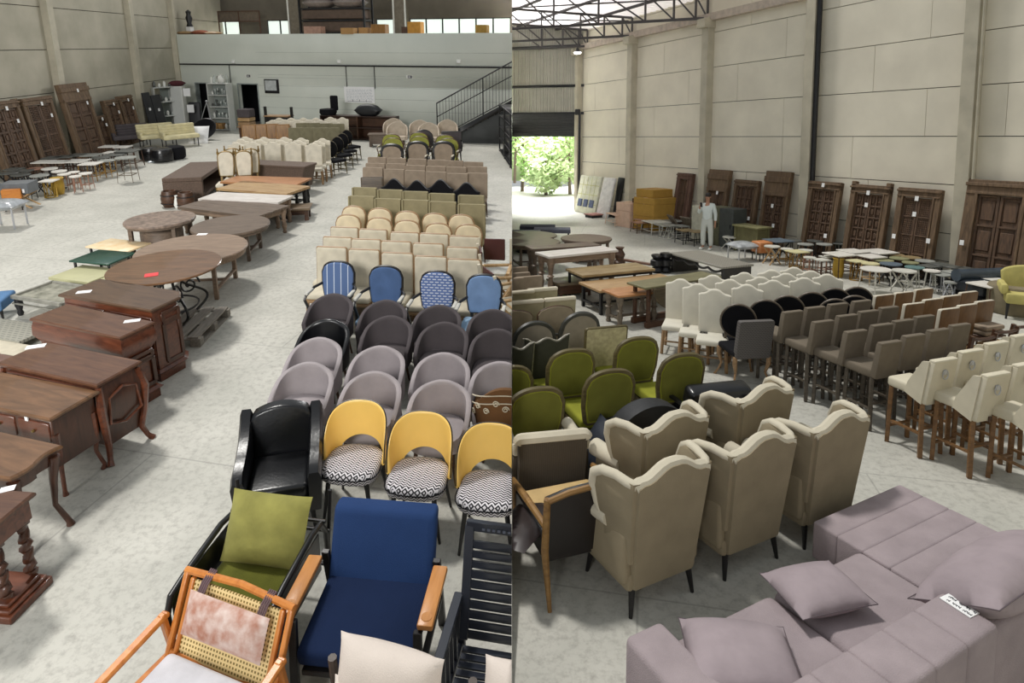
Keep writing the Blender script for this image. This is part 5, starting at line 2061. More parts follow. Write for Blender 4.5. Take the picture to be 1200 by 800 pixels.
for pl, pr, yb, yt, st, lb, kw in (
        (-4, 36, 200, 119, 'grid', 'antique wooden double door with square panels at the far left edge', dict(rows=6, ears=0.25)),
        (38, 72, 188, 114, 'lattice', 'antique double door with louvred leaves between the edge door and the concrete column', dict(rows=4)),
        (80, 112, 178, 98, 'panel', 'tallest antique panelled door just right of the concrete column', dict(rows=4, lintel=0.6)),
        (113, 126, 170, 136, 'panel', 'narrow dark antique shutter beside the tallest door', dict(rows=3, post=0.06)),
        (126, 142, 168, 117, 'panel', 'antique door with white tag behind the dark sofa', dict(rows=3, post=0.08)),
        (143, 158, 162, 112, 'panel', 'antique door with white tag just left of the second column', dict(rows=3, post=0.08))):
    o, h, w = lean(L, LA, LB, None, pl, pr, yb, yt, st, lb, **kw)
    for u, v in ((0.5, 0.72), (0.1, 0.9)):
        door_tag(L, o, w, h, u, v, lb)
panel_black = mat('black_board', (40, 40, 44), rough=0.5)
for i, (pl, pr, yt) in enumerate(((165, 173, 107), (174, 184, 110))):
    a, b = base_at(L, LA, LB, pl), base_at(L, LA, LB, pr)
    d = (b - a).normalized()
    fr = Vector((d.y, -d.x, 0))
    top = L.W(LA, LB, (pl + pr) / 2, yt)
    h = top.z
    o = MB().box((0, 0, h / 2), ((b - a).length, 0.06, h), 0.01, 1).done('leaning_board', panel_black)
    tag(o, ('tall black board leaning on the wall right of the second column', 'black board with white tags leaning beside the tall grey shelf')[i], 'board')
    MB().box((0, -0.035, h * 0.62), (0.16, 0.006, 0.12)).done('paper_tag', paper, o)
    put(o, L, (a + b) / 2 + fr * 0.5, math.atan2(d.y, d.x), Matrix.Rotation(R(-7), 4, 'X'))

# ================================================================== far left corner
shelf_m = mat('shelf_grey', (196, 198, 194), rough=0.5, var=0.03)
shelf_d = mat('shelf_grey_side', (150, 158, 154), rough=0.5, var=0.03)


def shelf_unit(name, lb, w, d, h, n, m_, items=True, seed=1, back=True):
    root = thing(name, lb, 'shelf')
    m = MB()
    for sx in (-1, 1):
        m.box((sx * (w / 2 - 0.02), 0, h / 2), (0.04, d, h))
    m.done('side_panel', m_, root)
    if back:
        MB().box((0, d / 2 - 0.01, h / 2), (w - 0.08, 0.02, h)).done('back_panel', shelf_d, root)
    for k in range(n + 1):
        z = 0.06 + (h - 0.08) * k / n
        MB().box((0, 0, z), (w - 0.08, d, 0.035)).done('shelf_board', m_, root)
    return root


def place_between(o, hall, p0, p1, yaw=None):
    c = (p0 + p1) / 2
    d = p1 - p0
    put(o, hall, c, math.atan2(d.y, d.x) if yaw is None else yaw)


sp0, sp1 = L.P(251, 152.5), L.P(274, 153)
sw_ = (sp1 - sp0).length
sh_h = 2.15
syaw = math.atan2((sp1 - sp0).y, (sp1 - sp0).x)
o = shelf_unit('display_shelf', 'tall pale grey shelf full of glassware between the two dark doorways', sw_, 0.45, sh_h, 4, shelf_m)
put(o, L, (sp0 + sp1) / 2, syaw)
glassy = mat('clear_glassware', (200, 206, 202), rough=0.15, var=0.1)
box_card = mat('cardboard', (176, 136, 86), rough=0.9, var=0.06)


def on_shelf(base, yaw, w, x, y, z, o):
    v = base + Matrix.Rotation(yaw, 3, 'Z') @ Vector((x, y, 0))
    put(o, L, (v.x, v.y, z), yaw, up=True)


def glass(h=0.2, r=0.045, mt=None):
    o = MB().lathe([(r * 0.7, 0), (r * 0.25, 0.012), (r * 0.2, h * 0.45), (r, h * 0.7), (r * 0.9, h), (r * 0.8, h), (r * 0.85, h * 0.72), (0, h * 0.5)], seg=10).done('glass_goblet', mt or glassy)
    return o


def jar(h=0.2, r=0.07, mt=None, name='glass_jar'):
    o = MB().lathe([(r * 0.8, 0), (r, 0.02), (r, h * 0.7), (r * 0.5, h * 0.85), (r * 0.55, h), (0, h)], seg=12).done(name, mt or glassy)
    return o


sc_ = (sp0 + sp1) / 2
rnd = random.Random(5)
dark_glass = mat('smoked_glassware', (96, 98, 96), rough=0.2)
gproto = {}
names = ['very top of', 'uppermost board of', 'second board of', 'third board of', 'bottom of']
for lv in range(5):
    z = (0.06 + (sh_h - 0.08) * (4 - lv) / 4) + 0.018
    if lv == 4:
        for k, (x, mt) in enumerate(((-0.28, box_card), (-0.05, box_card))):
            o = MB().box((0, 0, 0.13), (0.2, 0.3, 0.26), 0.006, 1).done('cardboard_box', mt)
            tag(o, 'tan cardboard box on the %s of the tall glassware shelf' % ('bottom shelf at the left end', 'bottom shelf beside the white jars')[k], 'box', 'boxes on the glassware shelf')
            on_shelf(sc_, syaw, sw_, x * sw_ / 0.9, -0.03, z, o)
        for k in range(2):
            o = jar(0.24, 0.07, white_paint, 'white_jar')
            tag(o, ('white lidded jar next to the boxes on the tall glassware shelf', 'white lidded jar at the right end of the tall glassware shelf')[k], 'jar', 'white jars on the glassware shelf')
            on_shelf(sc_, syaw, sw_, (0.14 + 0.18 * k) * sw_ / 0.9, 0, z, o)
        continue
    for k in range(7):
        x = (-0.36 + 0.12 * k) * sw_ / 0.9
        h = rnd.uniform(0.16, 0.32) if lv != 0 else rnd.uniform(0.22, 0.4)
        o = glass(h, rnd.uniform(0.035, 0.05), rnd.choice((glassy, glassy, dark_glass))) if rnd.random() < 0.6 else jar(h * 0.8, 0.05, rnd.choice((glassy, dark_glass, white_paint)))
        tag(o, 'small glass vessel, %s from left on the %s tall glassware shelf' % (ORD[k], names[lv]), 'glassware', 'glassware, %s tall shelf' % names[lv])
        on_shelf(sc_, syaw, sw_, x, rnd.uniform(-0.1, 0.06), z, o)
o = thing('white_urn', 'white urn standing on top of the tall glassware shelf', 'vase')
MB().lathe([(0.1, 0), (0.16, 0.1), (0.14, 0.26), (0.05, 0.36), (0.07, 0.4), (0, 0.4)], seg=16).done('urn_body', white_paint, o)
on_shelf(sc_, syaw, sw_, 0.15, -0.05, sh_h + 0.0, o)

# grey shelf seen end-on, white refrigerated cabinet with notices
p0, p1 = L.P(196, 152), L.P(207, 147.5)
o = shelf_unit('side_shelf', 'grey shelf unit turned towards the aisle beside the leaning black boards', 1.1, 0.62, 2.0, 3, shelf_m, seed=3)
sy2 = AX + R(55)
put(o, L, L.P(195, 153.5), sy2)
b2 = L.P(195, 153.5)
for lv in range(4):
    z = 0.06 + 1.92 * lv / 3 + 0.018
    for k in range(4):
        mt = rnd.choice((glassy, white_paint, dark_glass))
        o = jar(rnd.uniform(0.15, 0.3), 0.06, mt, 'vase') if lv else jar(0.2, 0.09, mt, 'bowl')
        if lv == 3:
            o.name = 'glass_vase'
        tag(o, 'small vessel, %s along the %s of the grey shelf turned aisle-wards' % (ORD[k], ('floor shelf', 'second shelf', 'third shelf', 'very top')[lv]), 'vase', 'vessels on the side shelf, %d' % lv)
        v = b2 + Matrix.Rotation(sy2, 3, 'Z') @ Vector((-0.36 + 0.24 * k, -0.1, 0))
        put(o, L, (v.x, v.y, z), 0, up=True)
o = thing('white_cabinet', 'white upright cabinet with hanging papers behind the cream bench sofas', 'cabinet')
MB().box((0, 0, 1.0), (0.5, 0.45, 2.0), 0.015, 1).done('carcass', white_paint, o)
MB().box((0, -0.23, 1.0), (0.46, 0.02, 1.94), 0.008, 1).done('cabinet_door', shelf_m, o)
for z, x in ((1.72, 0.42), (0.98, 0.5)):
    MB().box((x, -0.1, z), (0.3, 0.03, 0.36), 0.006, 1).done('hanging_paper', paper, o)
put(o, L, L.P(214, 152), AX)
o = MB().pillow(Matrix.Translation((0, 0, 0.12)), 0.34, 0.2, 0.13, 8).done('dark_red_bag', mat('dark_red_cloth', (84, 34, 40), rough=0.9))
tag(o, 'dark red bundle on top of the white upright cabinet', 'bag')
v = L.P(214, 152)
put(o, L, (v.x, v.y, 2.0), AX, up=True)
o = MB().box((0, 0, 0.62), (0.55, 0.16, 1.25), 0.07, 3).done('instrument_case', panel_black)
tag(o, 'dark upright case leaning between the white cabinet and the left doorway', 'case')
put(o, L, L.P(230, 151), AX, Matrix.Rotation(R(-6), 4, 'X'))
o = thing('tripod_easel', 'slim metal tripod easel standing before the left doorway', 'easel')
for x, y in ((-0.5, -0.1), (0.2, -0.2), (0.1, 0.3)):
    MB().tube([(x, y, 0), (0, 0, 1.35)], 0.018, 6).done('leg', chrome, o)
MB().lathe([(0.05, 1.32), (0.07, 1.38), (0, 1.42)], seg=10).done('easel_head', chrome, o)
put(o, L, L.P(246, 154), AX)
o = thing('papasan_chair', 'round black papasan chair tipped on its side by the glassware shelf', 'chair')
m = MB()
m.lathe([(0.05, 0.02), (0.3, 0.06), (0.48, 0.18), (0.5, 0.2), (0.46, 0.22), (0.28, 0.1), (0, 0.05)], seg=28)
m.done('bowl_seat', black_cloth, o)
MB().tube([(0.5 * math.cos(2 * PI * k / 28), 0.5 * math.sin(2 * PI * k / 28), 0.2) for k in range(28)], 0.025, 8, True).done('rim', dark_metal, o)
MB().tube([(0.26 * math.cos(2 * PI * k / 20), 0.26 * math.sin(2 * PI * k / 20), 0.0) for k in range(20)], 0.02, 6, True).done('base_ring', dark_metal, o)
put(o, L, L.P(242, 163), 0.4, Matrix.Translation((0, 0, 0.32)) @ Matrix.Rotation(R(48), 4, 'X') @ Matrix.Rotation(R(-18), 4, 'Y'))
o = MB().pillow(Matrix.Translation((0, 0, 0.3)) @ Matrix.Rotation(R(60), 4, 'X'), 0.38, 0.4, 0.16, 9).done('white_sack', paper)
tag(o, 'white sack slumped on the floor behind the right-hand cream bench sofa', 'sack')
put(o, L, L.P(234, 167), AX)


def banquette():
    root = thing('bench_sofa', 'bench sofa', 'sofa')
    fb = fabric('butter_leather', (222, 212, 170), rough=0.5)
    MB().box((0, -0.05, 0.4), (1.3, 0.55, 0.16), 0.05, 3).done('seat', fb, root)
    m = MB()
    for k in range(4):
        m.box((0, 0.24 + 0.02 * k, 0.5 + 0.1 * k), (1.3, 0.13, 0.12), 0.04, 2)
    m.done('backrest', fb, root)
    MB().box((-0.6, 0.0, 0.52), (0.12, 0.5, 0.16), 0.05, 2).done('arm', fb, root)
    legs4(root, 'square', 0.58, -0.25, 0.22, 0.32, dark_metal, 0.018)
    return root


byaw = AX + R(38)
stamp('banq', banquette, 'cream bench sofa with ribbed back, the left-hand of two by the grey shelves', L, L.P(186, 171), byaw, 'cream bench sofas')
stamp('banq', banquette, 'cream bench sofa with ribbed back, the right-hand of two, by the white sack', L, L.P(212, 171.5), byaw, 'cream bench sofas')
o = banquette()
for c in o.children:
    if not c.name.startswith('leg'):
        c.data.materials[0] = charcoal_tub
o.name = 'dark_sofa'
o['label'] = 'dark grey sofa in front of the tagged antique doors'
put(o, L, L.P(155, 172), byaw)
for i, (px, py) in enumerate(((178, 187), (191, 189), (205, 186))):
    o = thing('wrapped_pouf', ('black plastic wrapped round pouf, left one of the huddle before the bench sofas', 'black plastic wrapped round pouf, middle one of the huddle', 'matt black round pouf at the right of the huddle')[i], 'pouf', 'black poufs')
    MB().lathe([(0.28, 0.0), (0.36, 0.06), (0.37, 0.3), (0.33, 0.42), (0.2, 0.46), (0, 0.47)], seg=14 if i < 2 else 28).done('pouf_body', mat('black_plastic', (22, 22, 26), rough=0.25, bump=1.0, bscale=9, var=0.05) if i < 2 else black_cloth, o)
    put(o, L, L.P(px, py), i)
o = MB().pillow(Matrix.Translation((0, 0, 0.03)), 0.2, 0.14, 0.04, 8).done('plastic_wrap', mat('pale_plastic', (190, 200, 206), rough=0.3))
tag(o, 'scrap of pale plastic wrapping on the floor by the wrapped poufs', 'plastic')
put(o, L, L.P(181, 190), 0.5)

# stool or crate towers by the right doorway
for k in range(3):
    o = MB().box((0, 0, 0), (0.55, 0.5, 0.16 if k < 2 else 0.34), 0.04, 2).done('stacked_cushion', (oak, tan, charcoal_tub)[k] if k < 2 else charcoal_tub)
    tag(o, ('tan padded seat lowest of the pile before the right doorway', 'tan padded seat second from the bottom of the pile before the right doorway', 'dark seat on top of the pile before the right doorway')[k], 'seat')
    v = L.P(291, 161)
    put(o, L, (v.x, v.y, (0.6, 0.78, 1.04)[k]), syaw, up=True)
o = rect_table('wooden_chest', oak, walnut, 0.6, 0.55, 0.5, legs='square', apron=0.35, cat='chest')
o['label'] = 'brown wooden chest carrying the pile of padded seats'
put(o, L, L.P(291, 161), syaw)

# ================================================================== chairs in the far middle block
FY = R(14)
camel = lambda: chair('dining_chair', 'chair', ivory, oak, w=0.46, d=0.48, h=1.12, shape='camel', bw=0.46, th=0.07, stretch=True, legs='square')
for pts, rw in (([(276.5, 167), (295.5, 166), (319, 166), (343, 166.5), (367, 167.5)], 'the front ivory row'),
                ([(282, 163), (304, 163.5), (328.5, 164), (349.5, 164.5), (371.5, 165)], 'the middle ivory row'),
                ([(287, 160), (309, 160.5), (333, 160.5), (352.5, 161.5), (377.5, 162)], 'the rear ivory row')):
    chair_row('camelw', camel, pts, 1.12, 0.3, 'ivory camel-back dining chair', rw, 'ivory camel-back chairs in the left hall', FY)


def gilded():
    o = chair('gilded_chair', 'chair', ivory, gilt, w=0.44, d=0.44, h=1.2, shape='dome', bw=0.36, bz0=0.6, frame=0.03, legs='turned', seatframe=True)
    m = MB()
    for sx in (-1, 1):
        m.lathe([(0.02, 1.12), (0.03, 1.18), (0.012, 1.24), (0.02, 1.27), (0, 1.3)], (sx * 0.19, 0.31, 0), 8)
    m.done('finial', gilt, o)
    return o


chair_row('gilded', gilded, [(264, 178), (285, 177.5)], 1.2, 0.3, 'gilded ivory-backed chair', 'the front pair by the rattan sideboard', 'gilded chairs', FY)
chair_row('gilded', gilded, [(272, 174.5), (293.5, 175)], 1.2, 0.3, 'gilded ivory-backed chair', 'the rear pair', 'gilded chairs', FY)
brownb = lambda: chair('dining_chair', 'chair', ivory, oak, w=0.48, d=0.46, h=1.0, shape='rect', bw=0.48, fabback=None)
honey = wood('honey_brown', (150, 108, 52), (116, 80, 36), stretch=(6, 6, 1))
brownb = lambda: chair('dining_chair', 'chair', honey, honey, w=0.48, d=0.46, h=1.0, shape='rect', bw=0.5, seatfab=ivory)
chair_row('honeyb', brownb, [(291, 146), (304, 145.5), (317.5, 145), (331, 145.5)], 1.0, 0.28, 'honey-brown wooden-backed chair', 'the brown row behind the ivory chairs', 'honey-brown chairs in the left hall', FY)
olivf = lambda: chair('dining_chair', 'chair', fabric('grey_olive', (128, 122, 98)), walnut, w=0.48, d=0.46, h=1.05, shape='rect', bw=0.48)
chair_row('oliveb', olivf, [(346, 149.5), (360, 149.5), (375, 149.5), (389.5, 149.5)], 1.05, 0.28, 'grey olive square-backed chair', 'the front grey olive row', 'grey olive chairs', FY)
chair_row('oliveb', olivf, [(354.5, 144), (367, 144), (382, 144.5), (395.5, 145)], 1.05, 0.28, 'grey olive square-backed chair', 'the rear grey olive row', 'grey olive chairs', FY)
chair_row('camelw', camel, [(319, 140.5), (333.5, 140), (348, 140), (362, 140), (376, 140.5), (391, 141)], 1.12, 0.3, 'ivory camel-back dining chair', 'the nearer row before the low bookcase', 'distant ivory chairs', FY)
chair_row('camelw', camel, [(327, 138), (341, 138), (355, 138), (370, 138), (387, 137), (401, 137.5)], 1.12, 0.3, 'ivory camel-back dining chair', 'the farthest row before the low bookcase', 'distant ivory chairs', FY)
rb = lambda: chair('dining_chair', 'chair', black_cloth, olive_wood, w=0.48, d=0.46, h=0.98, shape='oval', bw=0.46, bz0=0.5, frame=0.022, stretch=True)
chair_row('ovalL', rb, [(386, 165.5), (394, 160.5), (400, 156.5), (405, 152.5)], 0.98, 0.27, 'black oval-backed chair seen side-on', 'the column along the aisle', 'oval-backed chairs by the aisle', R(50))

# low dark shelf under the notice board with bags
a, b = L.P(378, 163), L.P(465, 166)
w_ = (b - a).length
o = shelf_unit('low_bookcase', 'long low dark brown bookcase under the notice board', w_, 0.5, 1.0, 2, wood('dark_mahogany', (58, 36, 28), (38, 24, 18)), back=False)
MB().box((0, 0.22, 0.5), (w_ - 0.06, 0.02, 0.96)).done('back_panel', walnut, o)
MB().box((0, 0, 0.5), (0.05, 0.48, 0.96)).done('divider', walnut, o)
yb_ = math.atan2((b - a).y, (b - a).x)
put(o, L, (a + b) / 2 + Vector((0, 0.25, 0)), yb_)
lb0 = (a + b) / 2 + Vector((0, 0.25, 0))


def top_of(x, z, o, yw=0.0):
    v = lb0 + Matrix.Rotation(yb_, 3, 'Z') @ Vector((x, 0, 0))
    put(o, L, (v.x, v.y, z), yb_ + yw, up=True)


blackbag = mat('black_bag', (22, 24, 28), rough=0.5, bump=0.6, bscale=12)
o = MB().pillow(Matrix.Translation((0, 0, 0.22)), 0.55, 0.22, 0.26, 10).done('duffel_bag', blackbag)
tag(o, 'bulging black bag on the low bookcase just under the notice board', 'bag')
top_of(w_ * 0.125, 1.0, o)
o = thing('round_black_chair', 'black round-seated chair sitting on the left end of the low bookcase', 'chair')
MB().lathe([(0.3, 0.0), (0.36, 0.1), (0.34, 0.24), (0, 0.28)], seg=20).done('seat', black_cloth, o)
MB().box((0.24, 0.1, 0.48), (0.34, 0.12, 0.62), 0.05, 2).done('backrest', black_cloth, o)
top_of(-w_ * 0.42, 1.0, o)
# brown side table with posts behind the distant chairs
o = rect_table('four_post_stand', oak, black_wood, 1.1, 0.5, 1.0, legs='square', apron=0.3, cat='stand')
for sx in (-1, 1):
    MB().bar((sx * 0.58, 0, 0), (sx * 0.58, 0, 1.35), 0.09).done('post', black_wood, o)
o['label'] = 'brown stand with two dark posts behind the distant ivory chairs'
put(o, L, L.P(329, 163), syaw)

# steel rack at the right edge
a, b = L.P(585.5, 177), L.P(601, 201)
o = thing('steel_rack', 'black steel storage rack at the right edge beyond the stairs', 'rack')
w_ = (b - a).length
for x in (0.0, 0.42, 0.84):
    for y in (0, 0.5):
        MB().bar((x * w_, y, 0), (x * w_, y, 1.75), 0.05).done('post', black_metal, o)
for z in (0.08, 0.5, 0.92, 1.34, 1.72):
    m = MB()
    m.bar((0, 0, z), (w_, 0, z), 0.045)
    m.bar((0, 0.5, z), (w_, 0.5, z), 0.045)
    m.box((w_ / 2, 0.25, z), (w_, 0.46, 0.012))
    m.done('shelf_board', dark_metal, o)
dv = b - a
put(o, L, a, math.atan2(dv.y, dv.x))
o = MB().box((0, 0, 0.17), (0.5, 0.4, 0.32), 0.01, 1).done('dark_crate', panel_black)
tag(o, 'dark crate on the lowest shelf of the black steel rack', 'crate')
v = a + dv.normalized() * 0.5 + Vector((0.3, 0.05, 0))
put(o, L, (v.x, v.y, 0.09), math.atan2(dv.y, dv.x), up=True)

# ================================================================== things up on the mezzanine


def on_deck(px, depth, o, yaw=None):
    v = base_at(L, MA + nb * depth, ME + nb * depth, px)
    put(o, L, (v.x, v.y, DECK - 0.02), math.atan2(md.y, md.x) if yaw is None else yaw, up=True)


def carton(w, h, d=0.4, mt=None):
    o = thing('cardboard_box', 'box', 'box')
    MB().box((0, 0, h / 2), (w, d, h), 0.006, 1).done('box_body', mt or box_card, o)
    MB().box((0, 0, h + 0.002), (0.06, d, 0.004)).done('tape', tan, o)
    return o


pinky = mat('pink_cardboard', (176, 140, 122), rough=0.9)
for px, w, h, mt, lb, dp in ((377, 0.85, 0.34, pinky, 'flat pinkish cardboard box on the mezzanine edge under the storage rack', 0.4), (416, 0.6, 0.26, box_card, 'tan cardboard box overhanging the mezzanine edge', 0.15),
                         (434, 0.45, 0.28, box_card, 'small tan carton on the mezzanine right of the overhanging box', 0.8), (451, 0.68, 0.42, honey, 'brown carton on the mezzanine in front of the bright window', 0.8),
                         (491.5, 0.6, 0.5, mat('orange_carton', (196, 142, 62), rough=0.9), 'orange carton on the mezzanine beside the twin pipes', 0.5), (481, 0.3, 0.3, walnut, 'small dark brown carton touching the orange one on the mezzanine', 0.6),
                         (566.5, 0.5, 0.36, mat('mustard_carton', (170, 136, 66), rough=0.9), 'mustard carton on the mezzanine before the right-hand windows', 0.8)):
    o = carton(w, h, 0.4, mt)
    o['label'] = lb
    o['group'] = 'cartons on the mezzanine'
    on_deck(px, dp, o)
o = thing('storage_rack', 'tall dark storage rack loaded with plastic wrapped bundles on the mezzanine', 'rack')
rw_, rh_ = 3.3, 2.6
for x in (-0.5, 0.5):
    for y in (-0.4, 0.4):
        MB().bar((x * rw_, y, 0), (x * rw_, y, rh_), 0.08).done('post', dark_metal, o)
brk = mat('brown_load', (96, 80, 68), rough=0.8, var=0.12)
for z in (0.06, 0.62, 1.15, 1.7):
    MB().box((0, 0, z), (rw_, 0.85, 0.07)).done('shelf_board', dark_metal, o)
for k, (z, hh) in enumerate(((0.36, 0.44), (0.9, 0.42))):
    MB().box((0, 0, z), (rw_ * 0.94, 0.8, hh), 0.03, 1).done('long_load', brk, o)
for sx in (-1, 1):
    MB().pillow(Matrix.Translation((sx * 0.75, -0.02, 1.42)), 0.78, 0.4, 0.25, 9, 0.02).done('wrapped_bundle', mat('plastic_wrap', (150, 138, 130), rough=0.25, bump=0.8, bscale=14), o)
on_deck(402, 1.6, o)
o = thing('glazing_reflection_panel', 'brown steel frame panel with painted reflection before the left mezzanine windows', 'panel')
m = MB()
for x in (-1.3, 0, 1.3):
    m.bar((x, 0, 0), (x, 0, 1.3), 0.05)
for z in (0.75, 1.28):
    m.bar((-1.3, 0, z), (1.3, 0, z), 0.05)
m.done('steel_frame', mat('brown_steel', (92, 66, 52), rough=0.7), o)
MB().box((0, 0.02, 1.02), (2.55, 0.02, 0.48)).done('reflection_sheet', mat('brown_reflection', (110, 98, 86), rough=0.8), o)  # brown sheet added to imitate a reflection in the glazing
on_deck(291, 4.5, o)
for i, (px, w_, h_) in enumerate(((231, 0.9, 0.18), (247, 0.8, 0.22), (262, 0.7, 0.16))):
    o = MB().pillow(Matrix.Translation((0, 0, h_ / 2)), w_ / 2, 0.25, h_ / 2, 8).done('cloth_bundle', (tan, mat('rust_cloth', (150, 84, 56), rough=0.9), tan)[i])
    tag(o, ('tan bundle at the left end of the mezzanine edge', 'rust coloured bundle second from the left end of the mezzanine', 'tan bundle third from the left end of the mezzanine')[i], 'bundle')
    on_deck(px, 0.5, o)
o = thing('statuette', 'small dark statuette on a white block at the left end of the mezzanine', 'statue')
MB().box((0, 0, 0.2), (0.25, 0.25, 0.4), 0.01, 1).done('block', paper, o)
MB().lathe([(0.16, 0.4), (0.1, 0.55), (0.16, 0.8), (0.1, 0.95), (0.13, 1.1), (0, 1.2)], seg=12).done('figure', black_metal, o)
on_deck(235.5, 1.0, o)

# ================================================================== small tables and stools by the left wall
wht = mat('white_top', (226, 222, 214), rough=0.4, var=0.04)
brass = mat('brass', (170, 132, 66), rough=0.35, metal=0.6, var=0.1)
gold_p = mat('gold_paint', (196, 160, 66), rough=0.4, metal=0.4, var=0.1)
pinkw = wood('pink_wood', (166, 126, 106), (140, 100, 82))
darkt = mat('dark_stone_top', (96, 98, 94), rough=0.4, var=0.15)
silver_top = mat('silver_top', (168, 170, 164), rough=0.35, var=0.15)
LST = [
    # px, py, z, width_px, top, base, kind, label
    (51, 189, .5, 19, wht, walnut, 'square', 'white square-topped side table, first from the left in the white row by the doors'),
    (70, 189, .5, 18, wht, walnut, 'square', 'white square-topped side table, second from the left in the white row'),
    (90, 188, .5, 22, wht, walnut, 'square', 'largest white square-topped side table, third in the white row'),
    (106, 191, .5, 20, wht, brass, 'square', 'white square-topped side table at the right end of the white row'),
    (75, 203.5, .45, 14, wht, pinkw, 'round4', 'small pale round stool in the middle of the stool group'),
    (86.5, 201, .45, 12, wht, pinkw, 'round4', 'small pale round stool behind the pink-legged pair'),
    (88, 206, .45, 13, wht, pinkw, 'round3', 'pink-legged round stool nearest the open floor'),
    (100, 202.5, .45, 14, wht, pinkw, 'round4', 'pink-legged round stool second along the open floor'),
    (57, 211, .45, 16, wht, gold_p, 'cage', 'gold wire stool left of the pink-legged stools'),
    (66, 208, .45, 14, gold_p, gold_p, 'drum', 'yellow gold drum stool beside the gold wire stool'),
    (41, 197, .5, 17, pinkw, walnut, 'round4', 'pinkish round side table behind the grey box'),
    (58, 197, .5, 17, wht, dark_metal, 'pedestal', 'white round pedestal table behind the gold stools'),
    (69, 200, .5, 16, wht, dark_metal, 'pedestal', 'white round pedestal table right behind the drum stool'),
    (46, 205, .5, 20, silver_top, dark_metal, 'roundx', 'silver round cross-legged table behind the grey box'),
    (24, 204, .5, 20, darkt, dark_metal, 'roundx', 'dark round cross-legged table left of the silver one'),
    (10, 202, .5, 20, darkt, dark_metal, 'roundx', 'dark round cross-legged table at the far left edge'),
    (30, 199, .5, 16, darkt, dark_metal, 'square', 'dark square side table among the tables by the louvred door'),
    (16, 197.5, .5, 16, darkt, dark_metal, 'square', 'dark square side table at the foot of the edge door'),
    (62, 184, .5, 18, darkt, walnut, 'square', 'dark square side table behind the first white square table'),
    (76, 183, .5, 18, darkt, walnut, 'square', 'dark square side table behind the second white square table'),
    (92, 181, .5, 18, darkt, walnut, 'square', 'dark square side table behind the largest white table'),
    (107, 181, .5, 18, silver_top, walnut, 'square', 'silver square side table at the back near the dark sofa'),
    (118, 184, .5, 18, darkt, walnut, 'roundx', 'dark round side table right of the white row'),
    (125, 187.5, .5, 18, silver_top, brass, 'round4', 'silver round side table in the front line right of the white row'),
    (130, 178, .5, 14, wht, walnut, 'square', 'small white-topped table beyond the silver round table'),
    (127, 171, .5, 16, wht, walnut, 'square', 'white-topped table nearest the dark sofa'),
    (144, 171.5, .5, 16, wht, walnut, 'square', 'white-topped table between the dark sofa and the poufs'),
    (150, 176, .55, 22, darkt, walnut, 'square', 'dark square table just left of the wrapped poufs'),
    (135, 180.5, .5, 20, darkt, walnut, 'square', 'dark square table behind the tall silver table'),
    (147, 184, .72, 23, silver_top, grey_wood, 'round4', 'tall silver round table nearest the open floor by the poufs'),
    (32, 213, .45, 14, darkt, black_metal, 'round4', 'low black round stool half hidden behind the grey box'),
]
for px, py, z, wpx, tp, bs, kd, lb in LST:
    w = wpx / L.ppm(py, z)
    o = stool(tp, bs, kd, w, z)
    o['label'] = lb
    o['group'] = 'small tables by the left wall'
    put(o, L, L.P(px, py, z), AX)
o = thing('storage_box', 'grey-blue box table on crossed wooden legs by the left edge', 'box')
MB().box((0, 0, 0.5), (0.62, 0.5, 0.26), 0.012, 1).done('box_body', mat('grey_blue_board', (104, 108, 112), rough=0.5), o)
for s in (-1, 1):
    for q in (-1, 1):
        MB().bar((q * 0.3, s * 0.2, 0), (-q * 0.28, s * 0.2, 0.37), 0.03).done('leg', pale_oak, o)
MB().box((0.2, -0.253, 0.45), (0.05, 0.006, 0.09)).done('paper_tag', paper, o)
put(o, L, L.P(21, 213, 0.63), AX + R(6))
o = thing('orange_box', 'orange-brown wooden box seat at the left edge behind the silver covered table', 'box')
MB().box((0, 0, 0.4), (0.38, 0.3, 0.24), 0.015, 1).done('box_body', wood('orange_box_wood', (206, 132, 48), (176, 104, 36)), o)
legs4(o, 'square', 0.16, -0.12, 0.12, 0.29, black_metal, 0.014)
put(o, L, L.P(13, 221, 0.52), AX + R(25))
o = thing('covered_table', 'small chromed table draped in silvery plastic at the left edge', 'side table')
MB().pillow(Matrix.Translation((0, 0, 0.5)), 0.36, 0.3, 0.12, 12).done('plastic_cover', mat('silver_plastic', (176, 180, 184), rough=0.2, bump=1.0, bscale=12, var=0.2), o)
legs4(o, 'square', 0.27, -0.22, 0.22, 0.5, chrome, 0.018)
put(o, L, L.P(4, 237, 0.55), AX)
# ================================================================== RIGHT HALL
RX = R(180) + Rr.axis              # chairs here look away from the camera, towards the roller door
SIDE = R(180) + Rr.axis + R(90)


def arow(key, build, pts, ht, yb, desc, where, grp, yaw=RX, order=None):
    n = len(pts)
    for i, (px, py) in enumerate(pts):
        stamp(key, build, '%s, %s %s' % (desc, (order or ORD)[i], where), Rr, anchor(Rr, px, py, (0, yb, ht), yaw), yaw, grp)


